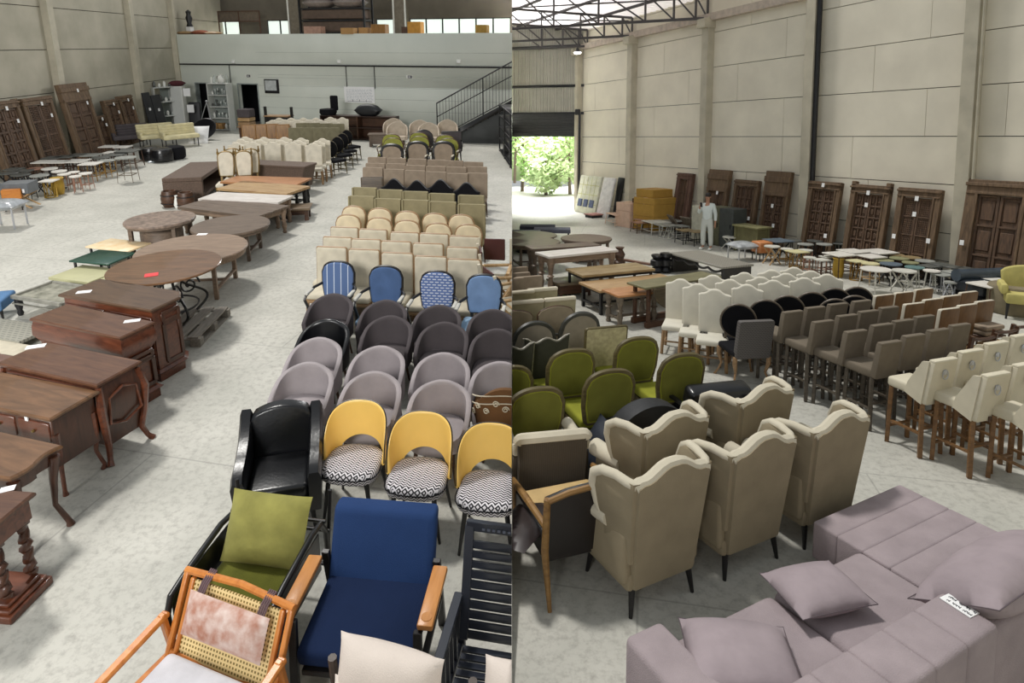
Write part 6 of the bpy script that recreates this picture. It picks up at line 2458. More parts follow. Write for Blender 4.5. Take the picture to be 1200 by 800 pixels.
# ---- bar stools
grey_stool = fabric('stool_taupe', (122, 112, 98), var=0.08)
stool_wood = wood('stool_wood', (92, 84, 72), (66, 58, 50))
gs = lambda: barstool(grey_stool, stool_wood, 1.08, 0.74, 0.325, 0.41)
NEAR = ['nearest the camera', 'second nearest', 'third nearest', 'farthest']
for r, (pts, nm) in enumerate((([(1046, 402), (1074, 394), (1102.5, 387.5), (1128, 381.5)], 'front'), ([(1005.5, 389), (1036, 381.5), (1061, 376.5), (1086, 371.5)], 'second'),
                               ([(967, 377.5), (995, 370.5), (1020, 365.5), (1044, 361)], 'third'), ([(931, 366), (957.5, 361), (984, 357), (1012, 353.5)], 'rear'))):
    arow('greystool', gs, pts, 1.08, 0.31, 'taupe bar stool', 'from left in the %s taupe row' % nm, 'taupe bar stools')
cream_st = fabric('stool_cream', (216, 208, 186), var=0.05)
stool_leg = wood('stool_oak', (134, 98, 60), (100, 70, 40))
cs = lambda: barstool(cream_st, stool_leg, 1.1, 0.76, 0.345, 0.43, True)
arow('creamstool', cs, [(1111, 423), (1142.5, 412.5), (1172.5, 403), (1203, 394)], 1.1, 0.33, 'cream ring-knocker bar stool', 'from left in the rear cream row', 'cream bar stools')
arow('creamstool', cs, [(1173, 440), (1208, 428)], 1.1, 0.33, 'cream ring-knocker bar stool', 'from left in the front cream row', 'cream bar stools')
arow('creamstool', cs, [(1250, 457)], 1.1, 0.33, 'cream bar stool', 'nearest of all, only its seat inside the right edge', 'cream bar stools', order=['the one'])

# ---- brown wooden-backed chairs
hb = wood('honey_cane', (116, 82, 44), (90, 62, 32), stretch=(6, 6, 1))
wb = lambda: chair('dining_chair', 'chair', ivory, walnut, w=0.38, d=0.44, h=1.02, shape='rect', bw=0.38, th=0.05, fabback=hb, cover=0.965, legs='square', puff=0)
for pts, nm in (([(1036, 345), (1059, 342), (1082.5, 338)], 'rear'), ([(1071, 355), (1093, 350)], 'second'), ([(1114.5, 346), (1135, 341.5)], 'rear right-hand'), ([(1112.5, 361), (1133.5, 356.5), (1154, 352)], 'nearest')):
    arow('woodback', wb, pts, 1.02, 0.27, 'brown wooden-backed dining chair', 'from left in the %s brown row' % nm, 'brown wooden-backed chairs')


def ladder():
    root = thing('ladder_back_chair', 'chair', 'chair')
    MB().box((0, 0, 0.44), (0.44, 0.42, 0.04), 0.012, 1).done('seat', tan, root)
    legs4(root, 'square', 0.2, -0.19, 0.2, 0.43, walnut, 0.02)
    for sx in (-1, 1):
        MB().bar((sx * 0.2, 0.2, 0.42), (sx * 0.22, 0.28, 0.86), 0.045).done('back_post', walnut, root)
    for k in range(3):
        z = 0.55 + 0.13 * k
        MB().tube([(-0.21, 0.225 + 0.024 * k, z), (0, 0.26 + 0.024 * k, z), (0.21, 0.225 + 0.024 * k, z)], 0.022, 6).done('back_rail', (walnut, tan, walnut)[k], root)
    return root


arow('ladder', ladder, [(1154, 392), (1180, 384), (1201, 378)], 0.86, 0.28, 'rustic ladder-back wooden chair', 'from left behind the cream stools', 'ladder-back chairs')
for i, (px, py) in enumerate(((1150, 385), (1151, 379))):
    o = MB().box((0, 0, 0), (0.4, 0.4, 0.07), 0.03, 2).done('seat_pad', taupe)
    tag(o, ('taupe seat pad, lower one of the pair beside the ladder-back chairs', 'taupe seat pad, upper one of the pair beside the ladder-back chairs')[i], 'cushion')
    v = Rr.P(1151, 383, 0.62)
    put(o, Rr, (v.x, v.y, 0.58 + 0.075 * i), RX, up=True)
o = stool(walnut, walnut, 'square', 0.42, 0.54)
o['label'] = 'small dark stool carrying two taupe seat pads beside the ladder-back chairs'
v = Rr.P(1151, 383, 0.62)
put(o, Rr, v, RX)

# ---- ivory dining chairs seen from the side
camr = lambda: chair('dining_chair', 'chair', fabric('white_linen', (214, 209, 194), var=0.05), oak, w=0.46, d=0.48, h=1.12, shape='camel', bw=0.48, th=0.07, stretch=True, legs='square')
SY = Rr.axis + R(-40)
for pts, nm in (([(798, 326.5), (818, 332), (838, 338.5)], 'in the nearest line by the drop-leaf table'), ([(836, 322), (856, 327), (876, 333)], 'in the second line'),
                ([(873, 319), (892, 324), (907, 328)], 'in the third line'), ([(905, 316), (922, 320), (943, 325)], 'in the fourth line'), ([(931, 313), (951, 317), (970, 321)], 'in the farthest line')):
    arow('camelr', camr, pts, 1.12, 0.3, 'ivory camel-back dining chair', 'from the rear ' + nm, 'ivory camel-back chairs in the right hall', SY)

# ---- black oval-backed chairs
ov = lambda: chair('dining_chair', 'chair', black_cloth, wood('grey_brown', (104, 92, 78)), w=0.48, d=0.46, h=1.0, shape='oval', bw=0.48, bz0=0.5, frame=0.024, stretch=True, tilt=8)
OY = RX + R(-35)
arow('ovalr', ov, [(866, 357), (898.5, 352), (924, 347), (952.5, 343), (979, 338.5), (1005, 337)], 1.0, 0.28, 'black oval-backed chair', 'from left in the black row', 'black oval-backed chairs', OY)
arow('ovalr', ov, [(980, 351), (1003, 347)], 1.0, 0.28, 'black oval-backed chair', 'of the two nearer ones behind the taupe stools', 'black oval-backed chairs', OY)


def quilted():
    q = mat('quilted_black', (44, 42, 44), rough=0.6, kind='check', scale=12, col2=(90, 86, 84), stretch=(1, 1, 1))
    return chair('quilted_chair', 'chair', q, oak, w=0.52, d=0.52, sh=0.5, h=0.96, shape='rect', bw=0.5, bz0=0.4, th=0.09, tilt=10, seatfab=black_cloth, legs='cabriole')


o = quilted()
o['label'] = 'black quilted dining chair on pale cabriole legs beside the taupe stools'
put(o, Rr, anchor(Rr, 886, 375, (0, 0.32, 0.96), RX + R(-12)), RX + R(-12))

# ---- wing chairs
WY = RX + R(8)
for i, (px, py, lb) in enumerate(((789, 541, 'wing chair nearest the camera, beside the grey sofa arm'), (793, 486, 'wing chair second back, behind the nearest one'), (896, 511, 'wing chair to the right of the nearest, in front of the chaise'),
                                  (899, 454, 'wing chair farthest back of the five, by the black cushion'), (987, 486, 'wing chair furthest right, next to the chaise corner'))):
    stamp('wing', wingback, 'taupe linen ' + lb, Rr, anchor(Rr, px, py, (0, 0.36, 1.14), WY), WY, 'taupe wing chairs')

# ---- green oval armchairs
grn = fabric('lime_velvet', (150, 152, 54), var=0.12)
grn_shade = fabric('lime_velvet_shaded', (114, 114, 48), var=0.08)  # same velvet, darkened to paint the shade on the backs
gov = lambda: chair('oval_armchair', 'armchair', grn, olive_wood, w=0.58, d=0.54, sh=0.46, st=0.12, h=1.0, bw=0.56, shape='dome', bz0=0.42, frame=0.03, tilt=10, th=0.05, fabback=grn_shade, seatframe=True, legs='cabriole')
for i, (px, py, lb) in enumerate(((670, 410, 'in the second line, left of the gold framed chair'), (747, 396, 'farthest right in the rear pair'), (800, 415, 'at the right end beside the black cushion'), (715, 434, 'in the middle of the nearer line'),
                                  (629, 455, 'nearest the camera at the left edge'), (594, 430, 'cut by the left edge of the hall'))):
    stamp('greenoval', gov, 'lime green oval-backed armchair ' + lb, Rr, anchor(Rr, px, py, (0, 0.34, 1.0), RX + R(-2)), RX + R(-2), 'lime green oval armchairs')
gilt_sq = lambda: chair('framed_chair', 'armchair', fabric('damask', (184, 174, 140), var=0.14, scale=20), olive_wood, w=0.56, d=0.54, h=0.98, shape='rect', bw=0.56, frame=0.024, th=0.05, legs='cabriole')
o = gilt_sq()
o['label'] = 'square-backed chair with damask panel in an olive wood frame'
put(o, Rr, anchor(Rr, 711, 384, (0, 0.32, 0.98), RX + R(-4)), RX + R(-4))
dkf = lambda: chair('armchair', 'armchair', fabric('dark_olive', (62, 62, 52)), wood('silver_wood', (150, 146, 132), (118, 112, 100)), w=0.6, d=0.55, h=0.98, shape='wave', bw=0.6, frame=0.018, legs='cabriole', arms=True)
stamp('darkwave', dkf, 'dark olive armchair with pale wavy top rail behind the lime chairs', Rr, anchor(Rr, 641, 394, (0, 0.33, 0.98), RX), RX)
stamp('darkwave', dkf, 'dark olive armchair with pale wavy top rail cut by the left edge', Rr, anchor(Rr, 598, 404, (0, 0.33, 0.98), RX), RX)
crest = lambda: chair('armchair', 'armchair', fabric('stone_linen', (140, 132, 116)), wood('charcoal_wood', (58, 58, 52)), w=0.6, d=0.55, h=1.0, shape='arch', bw=0.58, frame=0.038, legs='cabriole', arms=True, pad=ivory)
stamp('crestarch', crest, 'stone armchair with dark carved arched frame left of the damask chair', Rr, anchor(Rr, 681, 368, (0, 0.33, 1.0), RX), RX)
stamp('crestarch', crest, 'stone armchair with dark arched frame behind the dark olive armchair', Rr, anchor(Rr, 627, 379, (0, 0.33, 1.0), RX), RX)
tpr = lambda: chair('armchair', 'armchair', fabric('tan_linen', (146, 134, 112)), walnut, w=0.56, d=0.52, h=0.98, shape='softarch', bw=0.56, frame=0.014, arms=True, pad=ivory)
stamp('tanarm', tpr, 'tan linen armchair with rounded top behind the stone arched armchair', Rr, anchor(Rr, 652, 359, (0, 0.32, 0.98), RX), RX)
stamp('tanarm', tpr, 'tan linen armchair with rounded top cut by the left edge', Rr, anchor(Rr, 603, 364.5, (0, 0.32, 0.98), RX), RX)
ros = fabric('roll_olive', (158, 150, 120))


def rolltop():
    o = chair('dining_chair', 'chair', ros, walnut, w=0.52, d=0.5, h=0.98, shape='rect', bw=0.52, th=0.07)
    bk = [c for c in o.children if c.name.startswith('backrest')][0]
    MB().box((0, 0.30, 0.97), (0.53, 0.09, 0.06), 0.028, 2).done('top_roll', ivory_lit_trim, bk)
    return o


arow('rolltop', rolltop, [(656, 349), (618, 352.5)], 0.98, 0.29, 'beige chair with padded roll top', 'of the pair nearest the tan armchairs', 'beige roll-top chairs')
arow('rolltop', rolltop, [(635.5, 338), (608, 341.5)], 0.98, 0.29, 'beige chair with padded roll top', 'of the second pair', 'beige roll-top chairs')
arow('tanplain', lambda: chair('dining_chair', 'chair', taupe, walnut, w=0.5, d=0.48, h=1.0, shape='rect', bw=0.5, th=0.07, puff=0), [(620, 323.5), (606, 319.5), (604, 313), (598, 326)], 1.0, 0.29, 'taupe square-backed chair', 'nearest the whitewashed table at the left edge', 'taupe chairs in the right hall')


# ---- black coat-like cover and dark things among the armchairs
def fabric_arm():
    root = thing('barrel_armchair', 'cream edged armchair with dark pleated back at the left edge', 'armchair')
    pl = mat('pleated_brown', (74, 66, 56), rough=0.9, kind='stripe', scale=18, col2=(104, 94, 78))
    MB().panel(outline('rect', 0.62, 0.2, 0.8), 0.3, 0.1, R(8), 0.4, 0.01).done('backrest', pl, root)
    tpo = [(x, z) for x, z in outline('rect', 0.62, 0.2, 0.8) if z > 0.6]
    MB().tube([(x, 0.3 + (z - 0.4) * math.tan(R(8)), z) for x, z in tpo], 0.055, 8).done('top_roll', ivory_lit_trim, root)
    for sx in (-1, 1):
        MB().box((sx * 0.32, -0.02, 0.42), (0.09, 0.6, 0.36), 0.03, 2).done('arm_side', pl, root)
        MB().tube([(sx * 0.32, 0.3, 0.68), (sx * 0.32, 0.1, 0.62), (sx * 0.32, -0.3, 0.6)], [0.05, 0.055, 0.06], 10).done('arm_roll', ivory_lit_trim, root)
    MB().box((0, -0.05, 0.4), (0.56, 0.56, 0.16), 0.04, 3).done('seat', cream, root)
    legs4(root, 'taper', 0.26, -0.25, 0.25, 0.24, black_wood, 0.024, 0.02)
    return root


o = fabric_arm()
put(o, Rr, anchor(Rr, 648, 512, (0, 0.36, 0.8), RX + R(-8)), RX + R(-8))


def show_wood():
    root = thing('show_wood_armchair', 'black armchair with honey oak edging and tan seat at the left edge', 'armchair')
    dk = mat('black_vinyl', (30, 24, 22), rough=0.4)
    hw_ = wood('edging_oak', (150, 114, 64), (116, 84, 44))
    b = MB()
    out = [(-0.36, 0.3), (0.36, 0.3), (0.36, 0.80), (0.2, 0.84), (0, 0.855), (-0.2, 0.84), (-0.36, 0.80)]
    b.panel(out, 0.3, 0.07, R(8), 0.4, 0.01)
    b.done('backrest', dk, root)
    MB().tube([(x, 0.345 + (z - 0.4) * math.tan(R(8)), z + 0.008) for x, z in out[2:]], 0.022, 6).done('top_rail', hw_, root)
    for sx in (-1, 1):
        m = MB()
        m.tube([(sx * 0.37, 0.46, 0.0), (sx * 0.37, 0.36, 0.4), (sx * 0.365, 0.39, 0.82)], [0.016, 0.03, 0.026], 8)
        m.tube([(sx * 0.37, -0.3, 0.0), (sx * 0.37, -0.3, 0.56)], [0.016, 0.026], 8)
        m.tube([(sx * 0.37, 0.38, 0.6), (sx * 0.38, 0.0, 0.61), (sx * 0.37, -0.36, 0.57)], [0.024, 0.03, 0.024], 8)
        m.done('arm_frame', hw_, root)
        MB().box((sx * 0.36, 0.0, 0.42), (0.03, 0.6, 0.2), 0.01, 1).done('side_panel', dk, root)
    MB().box((0, -0.02, 0.42), (0.66, 0.62, 0.14), 0.05, 3).done('seat', fabric('tan_seat', (206, 176, 124)), root)
    MB().box((0, 0, 0.3), (0.66, 0.6, 0.08), 0.01, 1).done('seat_rail', dk, root)
    return root


o = show_wood()
yw = RX + R(0)
sp_ = anchor(Rr, 694, 569, (0, 0.38, 0.85), yw)
put(o, Rr, sp_, yw)
o = MB().pillow(Matrix.Translation((0, 0, 0)) @ Matrix.Rotation(R(8), 4, 'X'), 0.34, 0.2, 0.06, 10).done('leather_bag', mat('dark_brown_leather', (44, 34, 34), rough=0.45))
tag(o, 'dark brown leather bag hanging beside the tan seat at the left edge', 'bag')
v = Rr.P(614, 618, 0.42)
put(o, Rr, (v.x, v.y, 0.45), yw + R(40), up=True)

o = thing('covered_tub_chair', 'round chair hidden under a black cloth between lime and wing chairs', 'chair')
cv = MB()
cv.panel(outline('arch', 0.84, 0.06, 0.92), 0.16, 0.2, R(8), 0.4, 0.04)
cv.loft([[Vector((0.42 * k * math.cos(t), -0.1 + 0.4 * k * math.sin(t) * 0.9, z)) for t in [2 * PI * i / 20 for i in range(20)]] for k, z in ((1.05, 0.05), (1.0, 0.3), (0.92, 0.5), (0.6, 0.56))])
cv.done('cloth_cover', mat('black_drape', (18, 20, 24), rough=0.6, bump=0.8, bscale=7), o, 70)
MB().pillow(Matrix.Translation((0.40, 0.0, 0.3)) @ Matrix.Rotation(R(62), 4, 'Y'), 0.34, 0.34, 0.12, 10).done('cloth_fold', mat('navy_drape', (36, 42, 54), rough=0.5, bump=0.9, bscale=8), o, 70)
legs4(o, 'taper', 0.2, -0.2, 0.2, 0.2, black_wood, 0.02)
put(o, Rr, anchor(Rr, 748, 462, (0, 0, 0.9), RX), RX)
o = thing('black_cushion_chair', 'low dark armchair with black bolster cushion beside the rear wing chair', 'armchair')
MB().box((0, 0.1, 0.62), (0.74, 0.22, 0.24), 0.06, 3, Matrix.Rotation(R(-15), 3, 'X')).done('bolster', leather, o)
MB().box((0, -0.1, 0.34), (0.7, 0.6, 0.16), 0.03, 2).done('seat', black_cloth, o)
for sx in (-1, 1):
    m = MB()
    m.bar((sx * 0.38, -0.38, 0.5), (sx * 0.38, 0.35, 0.55), 0.05, 0.03)
    m.bar((sx * 0.38, -0.36, 0), (sx * 0.38, -0.36, 0.5), 0.04)
    m.bar((sx * 0.38, 0.33, 0), (sx * 0.38, 0.33, 0.55), 0.04)
    m.done('arm_frame', dark_metal, o)
put(o, Rr, anchor(Rr, 843, 452, (0, 0.14, 0.74), RX + R(-6)), RX + R(-6))

# ---- the grey sofa with chaise
sofa_f = fabric('mauve_grey_linen', (168, 155, 158), var=0.08, bump=0.5)
sofa_p = fabric('mauve_grey_pillow', (164, 151, 155), var=0.08, bump=0.8, bscale=9)
seam_m = fabric('seam_piping_dark', (104, 94, 98))  # darker mauve for the cushion piping
SA = Rr.axis + R(9)                    # sofa looks along the hall; local +y is forward (away)
s0 = Rr.P(731, 744, 0.62)              # far left corner of the arm
ROT = Matrix.Rotation(SA, 3, 'Z')


def loc(px, py, z):
    v = ROT.transposed() @ (Rr.P(px, py, z) - Vector((s0.x, s0.y, 0)))
    return v.x, v.y


def sofa():
    root = thing('sectional_sofa', 'mauve grey sectional sofa with ribbed chaise in the right foreground', 'sofa')
    cx0, cy0 = loc(953, 612, 0.44)          # chaise far left corner
    cx1, _ = loc(1052, 567, 0.44)           # chaise far right corner
    bx0, by0 = loc(885, 800, 0.74)
    bx1, by1 = loc(1103, 692, 0.74)
    W = max(cx1, cx0 + 0.9)
    seat_front = loc(985, 655, 0.44)[1]
    yb1 = by1                               # inner edge of the back
    # arm
    aw = 0.27
    MB().box((aw / 2, -0.62, 0.31), (aw, 1.24, 0.62), 0.04, 3).done('arm', sofa_f, root)
    # seat cushions between arm and chaise
    sw2 = cx0 - aw
    sy0, sy1 = yb1, seat_front
    for k in range(2):
        w2 = sw2 / 2
        MB().box((aw + w2 * (k + 0.5), (sy0 + sy1) / 2, 0.35), (w2 - 0.01, sy1 - sy0, 0.22), 0.06, 4).done('seat_cushion', sofa_f, root)
    MB().box((aw + sw2 / 2, (sy0 + sy1) / 2 - 0.02, 0.13), (sw2, sy1 - sy0 - 0.04, 0.24), 0.02, 2).done('seat_base', sofa_f, root)
    # chaise built from ribs
    cl = cy0 - yb1 + 0.1
    n = 6
    ch = MB()
    for k in range(n):
        wy = cl / n
        ch.box(((cx0 + W) / 2, cy0 - wy * (k + 0.5), 0.3), (W - cx0, wy + 0.01, 0.3), 0.02, 3)
    c_ = ch.done('chaise', sofa_f, root)
    MB().box(((cx0 + W) / 2, cy0 - cl / 2, 0.1), (W - cx0 - 0.06, cl - 0.06, 0.16), 0.02, 2).done('chaise_base', sofa_f, c_)
    # ribbed back behind the seat
    bt = 0.30
    nb_ = 6
    bl_ = 1.80
    m = MB()
    for k in range(nb_):
        m.box((bl_ * (k + 0.5) / nb_, yb1 - bt / 2, 0.37), (bl_ / nb_ + 0.012, bt, 0.74), 0.03, 3)
    m.done('backrest', sofa_f, root)
    # back of the chaise
    MB().box(((bl_ + W) / 2 + 0.02, yb1 - 0.12, 0.33), (W - bl_, 0.3, 0.66), 0.05, 3).done('chaise_back', sofa_f, root)
    for x, y in ((0.1, -0.1), (0.1, -1.15), (W - 0.1, cy0 - 0.1), (W - 0.1, yb1), (cx0 + 0.1, cy0 - 0.1)):
        MB().lathe([(0.02, 0), (0.03, 0.03), (0.025, 0.06)], (x, y, 0), 10).done('foot', black_metal, root)
    return root, cx0, cy0, W, yb1, bl_, bt, seat_front, aw


sf, cx0, cy0, SW, yb1, bl_, bt, sfy, aw = sofa()
sbase = Vector((s0.x, s0.y, 0))
put(sf, Rr, sbase, SA)


def on_sofa(o, x, y, z, lb, cat, yaw=0.0):
    tag(o, lb, cat)
    v = sbase + ROT @ Vector((x, y, 0))
    put(o, Rr, (v.x, v.y, z), SA + yaw, up=True)


def pillow_obj(hx, hy, hz, piping=True):
    root = thing('cushion', 'cushion', 'cushion')
    MB().pillow(Matrix.Identity(4), hx, hy, hz, 16).done('cushion_body', sofa_p, root, 80)
    pts = []
    for i in range(41):
        t = i / 40 * 4
        s, f = int(min(3, t)), t - int(min(3, t))
        u, v = ((-1 + 2 * f, -1), (1, -1 + 2 * f), (1 - 2 * f, 1), (-1, 1 - 2 * f))[s]
        k = 1 - 0.06 * (1 - (u * v) ** 2) * (u * u + v * v) * 0.5
        pts.append(Vector((u * hx * k * 1.004, v * hy * k * 1.004, 0)))
    MB().tube(pts[:-1], 0.0035, 5, True).done('piping', seam_m, root)
    return root


px_, py_ = loc(957, 690, 0.55)
o = pillow_obj(0.27, 0.21, 0.085)
on_sofa(o, px_, py_, 0.555, 'mauve grey scatter cushion lying flat in the middle of the sofa seat', 'cushion', R(-14))
px_, py_ = loc(868, 775, 0.55)
o = pillow_obj(0.3, 0.26, 0.11)
on_sofa(o, px_, py_, 0.57, 'mauve grey scatter cushion nearest the camera beside the sofa arm', 'cushion', R(-35))
px_, py_ = loc(1178, 655, 0.8)
o = pillow_obj(0.6, 0.27, 0.17)
v = sbase + ROT @ Vector((px_, py_, 0))
o['label'] = 'large mauve grey back cushion leaning on the chaise back at the right edge'
put(o, Rr, (v.x, v.y, 0.72), SA, Matrix.Rotation(R(-28), 4, 'X'), up=True)
card = MB().box((0, 0, 0.002), (0.17, 0.085, 0.004)).done('paper_label', paper)
tag(card, 'white printed paper label on the corner of the sofa back', 'label')
m = MB()
rnd = random.Random(11)
for row in (0.018, -0.02):
    x = -0.072
    while x < 0.066:
        q = rnd.uniform(0.006, 0.012)
        m.box((x, row, 0.005), (q, 0.004, 0.002))
        m.box((x - q / 2, row, 0.005), (0.0025, 0.018, 0.002))
        m.box((x + q / 2, row + rnd.choice((-0.005, 0.005)), 0.005), (0.0025, 0.009, 0.002))
        x += q + rnd.choice((0.007, 0.007, 0.018))
m.done('printing', ink, card)
v = Rr.P(1124, 709, 0.745)
put(card, Rr, (v.x, v.y, 0.742), SA + R(86), up=True)
# ================================================================== doors along the right wall
RW = (RA, RB)


def rlean(pl, pr, yb, yt, st, lb, **k):
    return lean(Rr, RA, RB, None, pl, pr, yb, yt, st, lb, **k)


redw = wood('reddish_door', (112, 84, 70), (78, 54, 44), stretch=(6, 6, 1), rough=0.7)
for pl, pr, yb, yt, st, lb, kw, tags in (
        (799, 817, 262, 203, 'panel', 'reddish narrow antique door left of the column behind the person', dict(rows=4, post=0.16, wdm=redw), ()),
        (836, 860, 268, 199, 'panel', 'tall antique door with open upper frame just behind the person', dict(rows=3, post=0.1, lintel=0.8), ((0.2, 0.66),)),
        (866, 894, 272, 211, 'grid', 'antique grid-panelled door right of the white cabinets', dict(rows=5, post=0.1), ((0.7, 0.4),)),
        (902, 931, 285, 201, 'grid', 'tall antique door with open transom left of the dark downpipe', dict(rows=6, post=0.09, lintel=0.8), ((0.0, 0.55), (0.3, 0.3))),
        (952, 989, 293, 213, 'grid', 'antique double door with square panels just right of the downpipe', dict(rows=6, ears=0.22), ((0.6, 0.3), (0, 0.95))),
        (1001, 1046, 302, 217, 'grid', 'antique double door with tall side posts, third from the big column', dict(rows=6, ears=0.3), ((0.0, 0.75), (0.0, 0.9))),
        (1055, 1105, 314, 221, 'lattice', 'antique door with latticed leaves just left of the big column', dict(rows=4, post=0.13), ((0.0, 0.88), (0.0, 0.7), (-0.8, 0.42), (0.8, 0.42))),
        (1134, 1216, 340, 212, 'panel', 'largest antique door at the right edge with plain tall panels', dict(rows=3, post=0.2, lintel=0.34), ((-0.85, 0.4),))):
    o, h, w = rlean(pl, pr, yb, yt, st, lb, **kw)
    for u, v in tags:
        door_tag(Rr, o, w, h, u, v, lb)

# ---- boxes, panels and cabinets by the roller door
RYAW = math.atan2(rd.y, rd.x)
CS = 1.24
ocr = mat('ochre_carton', (176, 138, 62), rough=0.9, var=0.05)
pcr = mat('pale_pink_carton', (214, 182, 160), rough=0.9, var=0.06)


def crate(px, py, w, d, z0, h, mt, lb, yaw):
    o = thing('carton', lb, 'box', 'cartons stacked by the roller door')
    z0, h = z0 * CS, h * CS
    MB().box((0, 0, h / 2), (w, d, h), 0.008, 1).done('box_body', mt, o)
    m = MB()
    m.box((0, 0, h + 0.002), (w, 0.05, 0.004))
    m.done('tape', pcr if mt is ocr else tan, o)
    v = Rr.P(px, py)
    put(o, Rr, (v.x, v.y, z0), yaw, up=True)
    return o


cy_ = Rr.axis + R(12)
crate(769, 268, 1.35, 1.1, 0.0, 0.42, ocr, 'ochre carton at the bottom of the big stack by the second column', cy_)
crate(769, 268, 1.35, 1.1, 0.425, 0.36, ocr, 'ochre carton second from the bottom of the big stack', cy_)
crate(769, 268, 1.3, 1.1, 0.79, 0.18, ocr, 'flat ochre carton in the middle of the big stack', cy_)
crate(766, 267.5, 1.0, 0.9, 0.975, 0.24, ocr, 'ochre carton on top of the big stack', cy_)
crate(738, 265, 0.75, 0.8, 0.0, 0.5, pcr, 'pale carton at the bottom of the small stack left of the ochre ones', cy_)
crate(738, 265, 0.72, 0.8, 0.505, 0.25, pcr, 'pale carton on top of the small stack left of the ochre ones', cy_)
crate(749, 266, 0.4, 0.4, 0.76, 0.14, walnut, 'small brown carton bridging the two stacks by the roller door', cy_)
def leaner(px_l, px_r, yt, th, mt, lb, ang, off, name='display_board', kind=0):
    a, b = base_at(Rr, RA, RB, px_l), base_at(Rr, RA, RB, px_r)
    d = (b - a).normalized()
    fr = Vector((d.y, -d.x, 0))
    if fr.dot(rn) > 0:
        fr = -fr
    h = Rr.W(RA, RB, (px_l + px_r) / 2, yt).z / math.cos(R(ang))
    root = thing(name, lb, 'panel')
    w = (b - a).length
    MB().box((0, 0, h / 2), (w, th, h), 0.02, 2).done('panel_body', mt, root)
    if kind == 1:
        m = MB()
        for k in range(1, 4):
            m.box((0, -th / 2 - 0.004, h * k / 4), (w * 0.96, 0.012, 0.03))
        for k in range(1, 5):
            m.box((-w / 2 + w * k / 5, -th / 2 - 0.003, h * 0.62), (0.025, 0.01, h * 0.68))
        m.done('panel_batten', fabric('pale_yellow_batten', (206, 206, 150)), root)
        m = MB()
        for k in range(3):
            m.box((-w * 0.28 + w * 0.28 * k, -th / 2 - 0.02, h * 0.27), (w * 0.2, 0.05, h * 0.2), 0.02, 1)
        m.done('blue_pad', mat('slate_blue_pad', (96, 106, 134), rough=0.8), root)
    put(root, Rr, (a + b) / 2 + fr * (off + h * math.sin(R(ang))), math.atan2(d.y, d.x), Matrix.Rotation(-R(ang), 4, 'X'))


leaner(688, 712, 206, 0.12, fabric('pale_panel', (226, 226, 206)), 'pale yellow battened panel with slate blue pads leaning by the roller door', 12, 0.3, kind=1)
leaner(716, 729, 208, 0.1, mat('white_board', (232, 230, 228), rough=0.6), 'long white board leaning on the wall right of the yellow panel', 14, 0.35)
leaner(727, 733, 208, 0.1, dark_metal, 'dark grey board leaning just behind the white one', 10, 0.1)
o = rect_table('low_trolley', mat('red_brown_board', (168, 120, 110), rough=0.8), dark_metal, 1.3, 0.6, 0.16, legs='square', lr=0.03, cat='trolley')
o['label'] = 'low reddish trolley on the floor under the leaning panels'
put(o, Rr, Rr.P(703, 254), cy_)
cab_w = mat('fridge_white', (198, 196, 178), rough=0.5)
for i, (px, py, w, d, h, mt, lb) in enumerate(((826, 283, 0.66, 0.6, 1.2, cab_w, 'cream white cabinet standing behind the person, left one'), (843, 286, 0.55, 0.6, 1.22, mat('olive_cabinet', (106, 106, 82), rough=0.6), 'olive grey cabinet right behind the person'),
                                               (858, 289, 0.55, 0.6, 1.22, mat('dark_cabinet', (72, 76, 74), rough=0.6), 'dark grey cabinet in front of the grid-panelled door'))):
    o = thing('storage_cabinet', lb, 'cabinet', 'cabinets behind the person')
    MB().box((0, 0, h / 2), (w, d, h), 0.015, 1).done('carcass', mt, o)
    MB().box((0, -d / 2 - 0.008, h / 2), (w * 0.94, 0.018, h * 0.94), 0.006, 1).done('cabinet_door', mt, o)
    MB().box((w * 0.36, -d / 2 - 0.025, h * 0.55), (0.02, 0.02, 0.14)).done('handle', dark_metal, o)
    put(o, Rr, Rr.P(px, py), RYAW)
o = rect_table('olive_chest', mat('olive_chest_board', (132, 128, 88), rough=0.7), mat('olive_chest_side', (112, 108, 72), rough=0.7), 1.0, 0.6, 0.8, legs='square', apron=0.62, cat='chest')
o['label'] = 'olive green low chest right of the dark grey cabinet'
put(o, Rr, Rr.P(880, 295), RYAW)
for i, (px, py, sc2) in enumerate(((800, 274, 1), (815, 276, 1))):
    o = thing('folded_frame', ('grey V-shaped folded table frame on the floor left of the person', 'second grey folded table frame leaning nearer the person')[i], 'frame')
    m = MB()
    for s in (-1, 1):
        m.box((s * 0.28, 0, 0.36), (0.06, 0.5, 0.78), 0.01, 1, Matrix.Rotation(R(35 * s), 3, 'Y'))
    m.done('folding_leaf', grey_wood, o)
    MB().box((0, 0, 0.03), (0.5, 0.5, 0.05)).done('foot_board', dark_metal, o)
    put(o, Rr, Rr.P(px, py), RYAW + R(90 if i else 70))

# ---- tables in the middle of the right hall
RY = Rr.axis + R(-3)


def rtable(name, lb, px, z, mt, wd=black_metal, **k):
    return low_table_quad(name, lb, px, z, mt, wd, hall=Rr, **k)


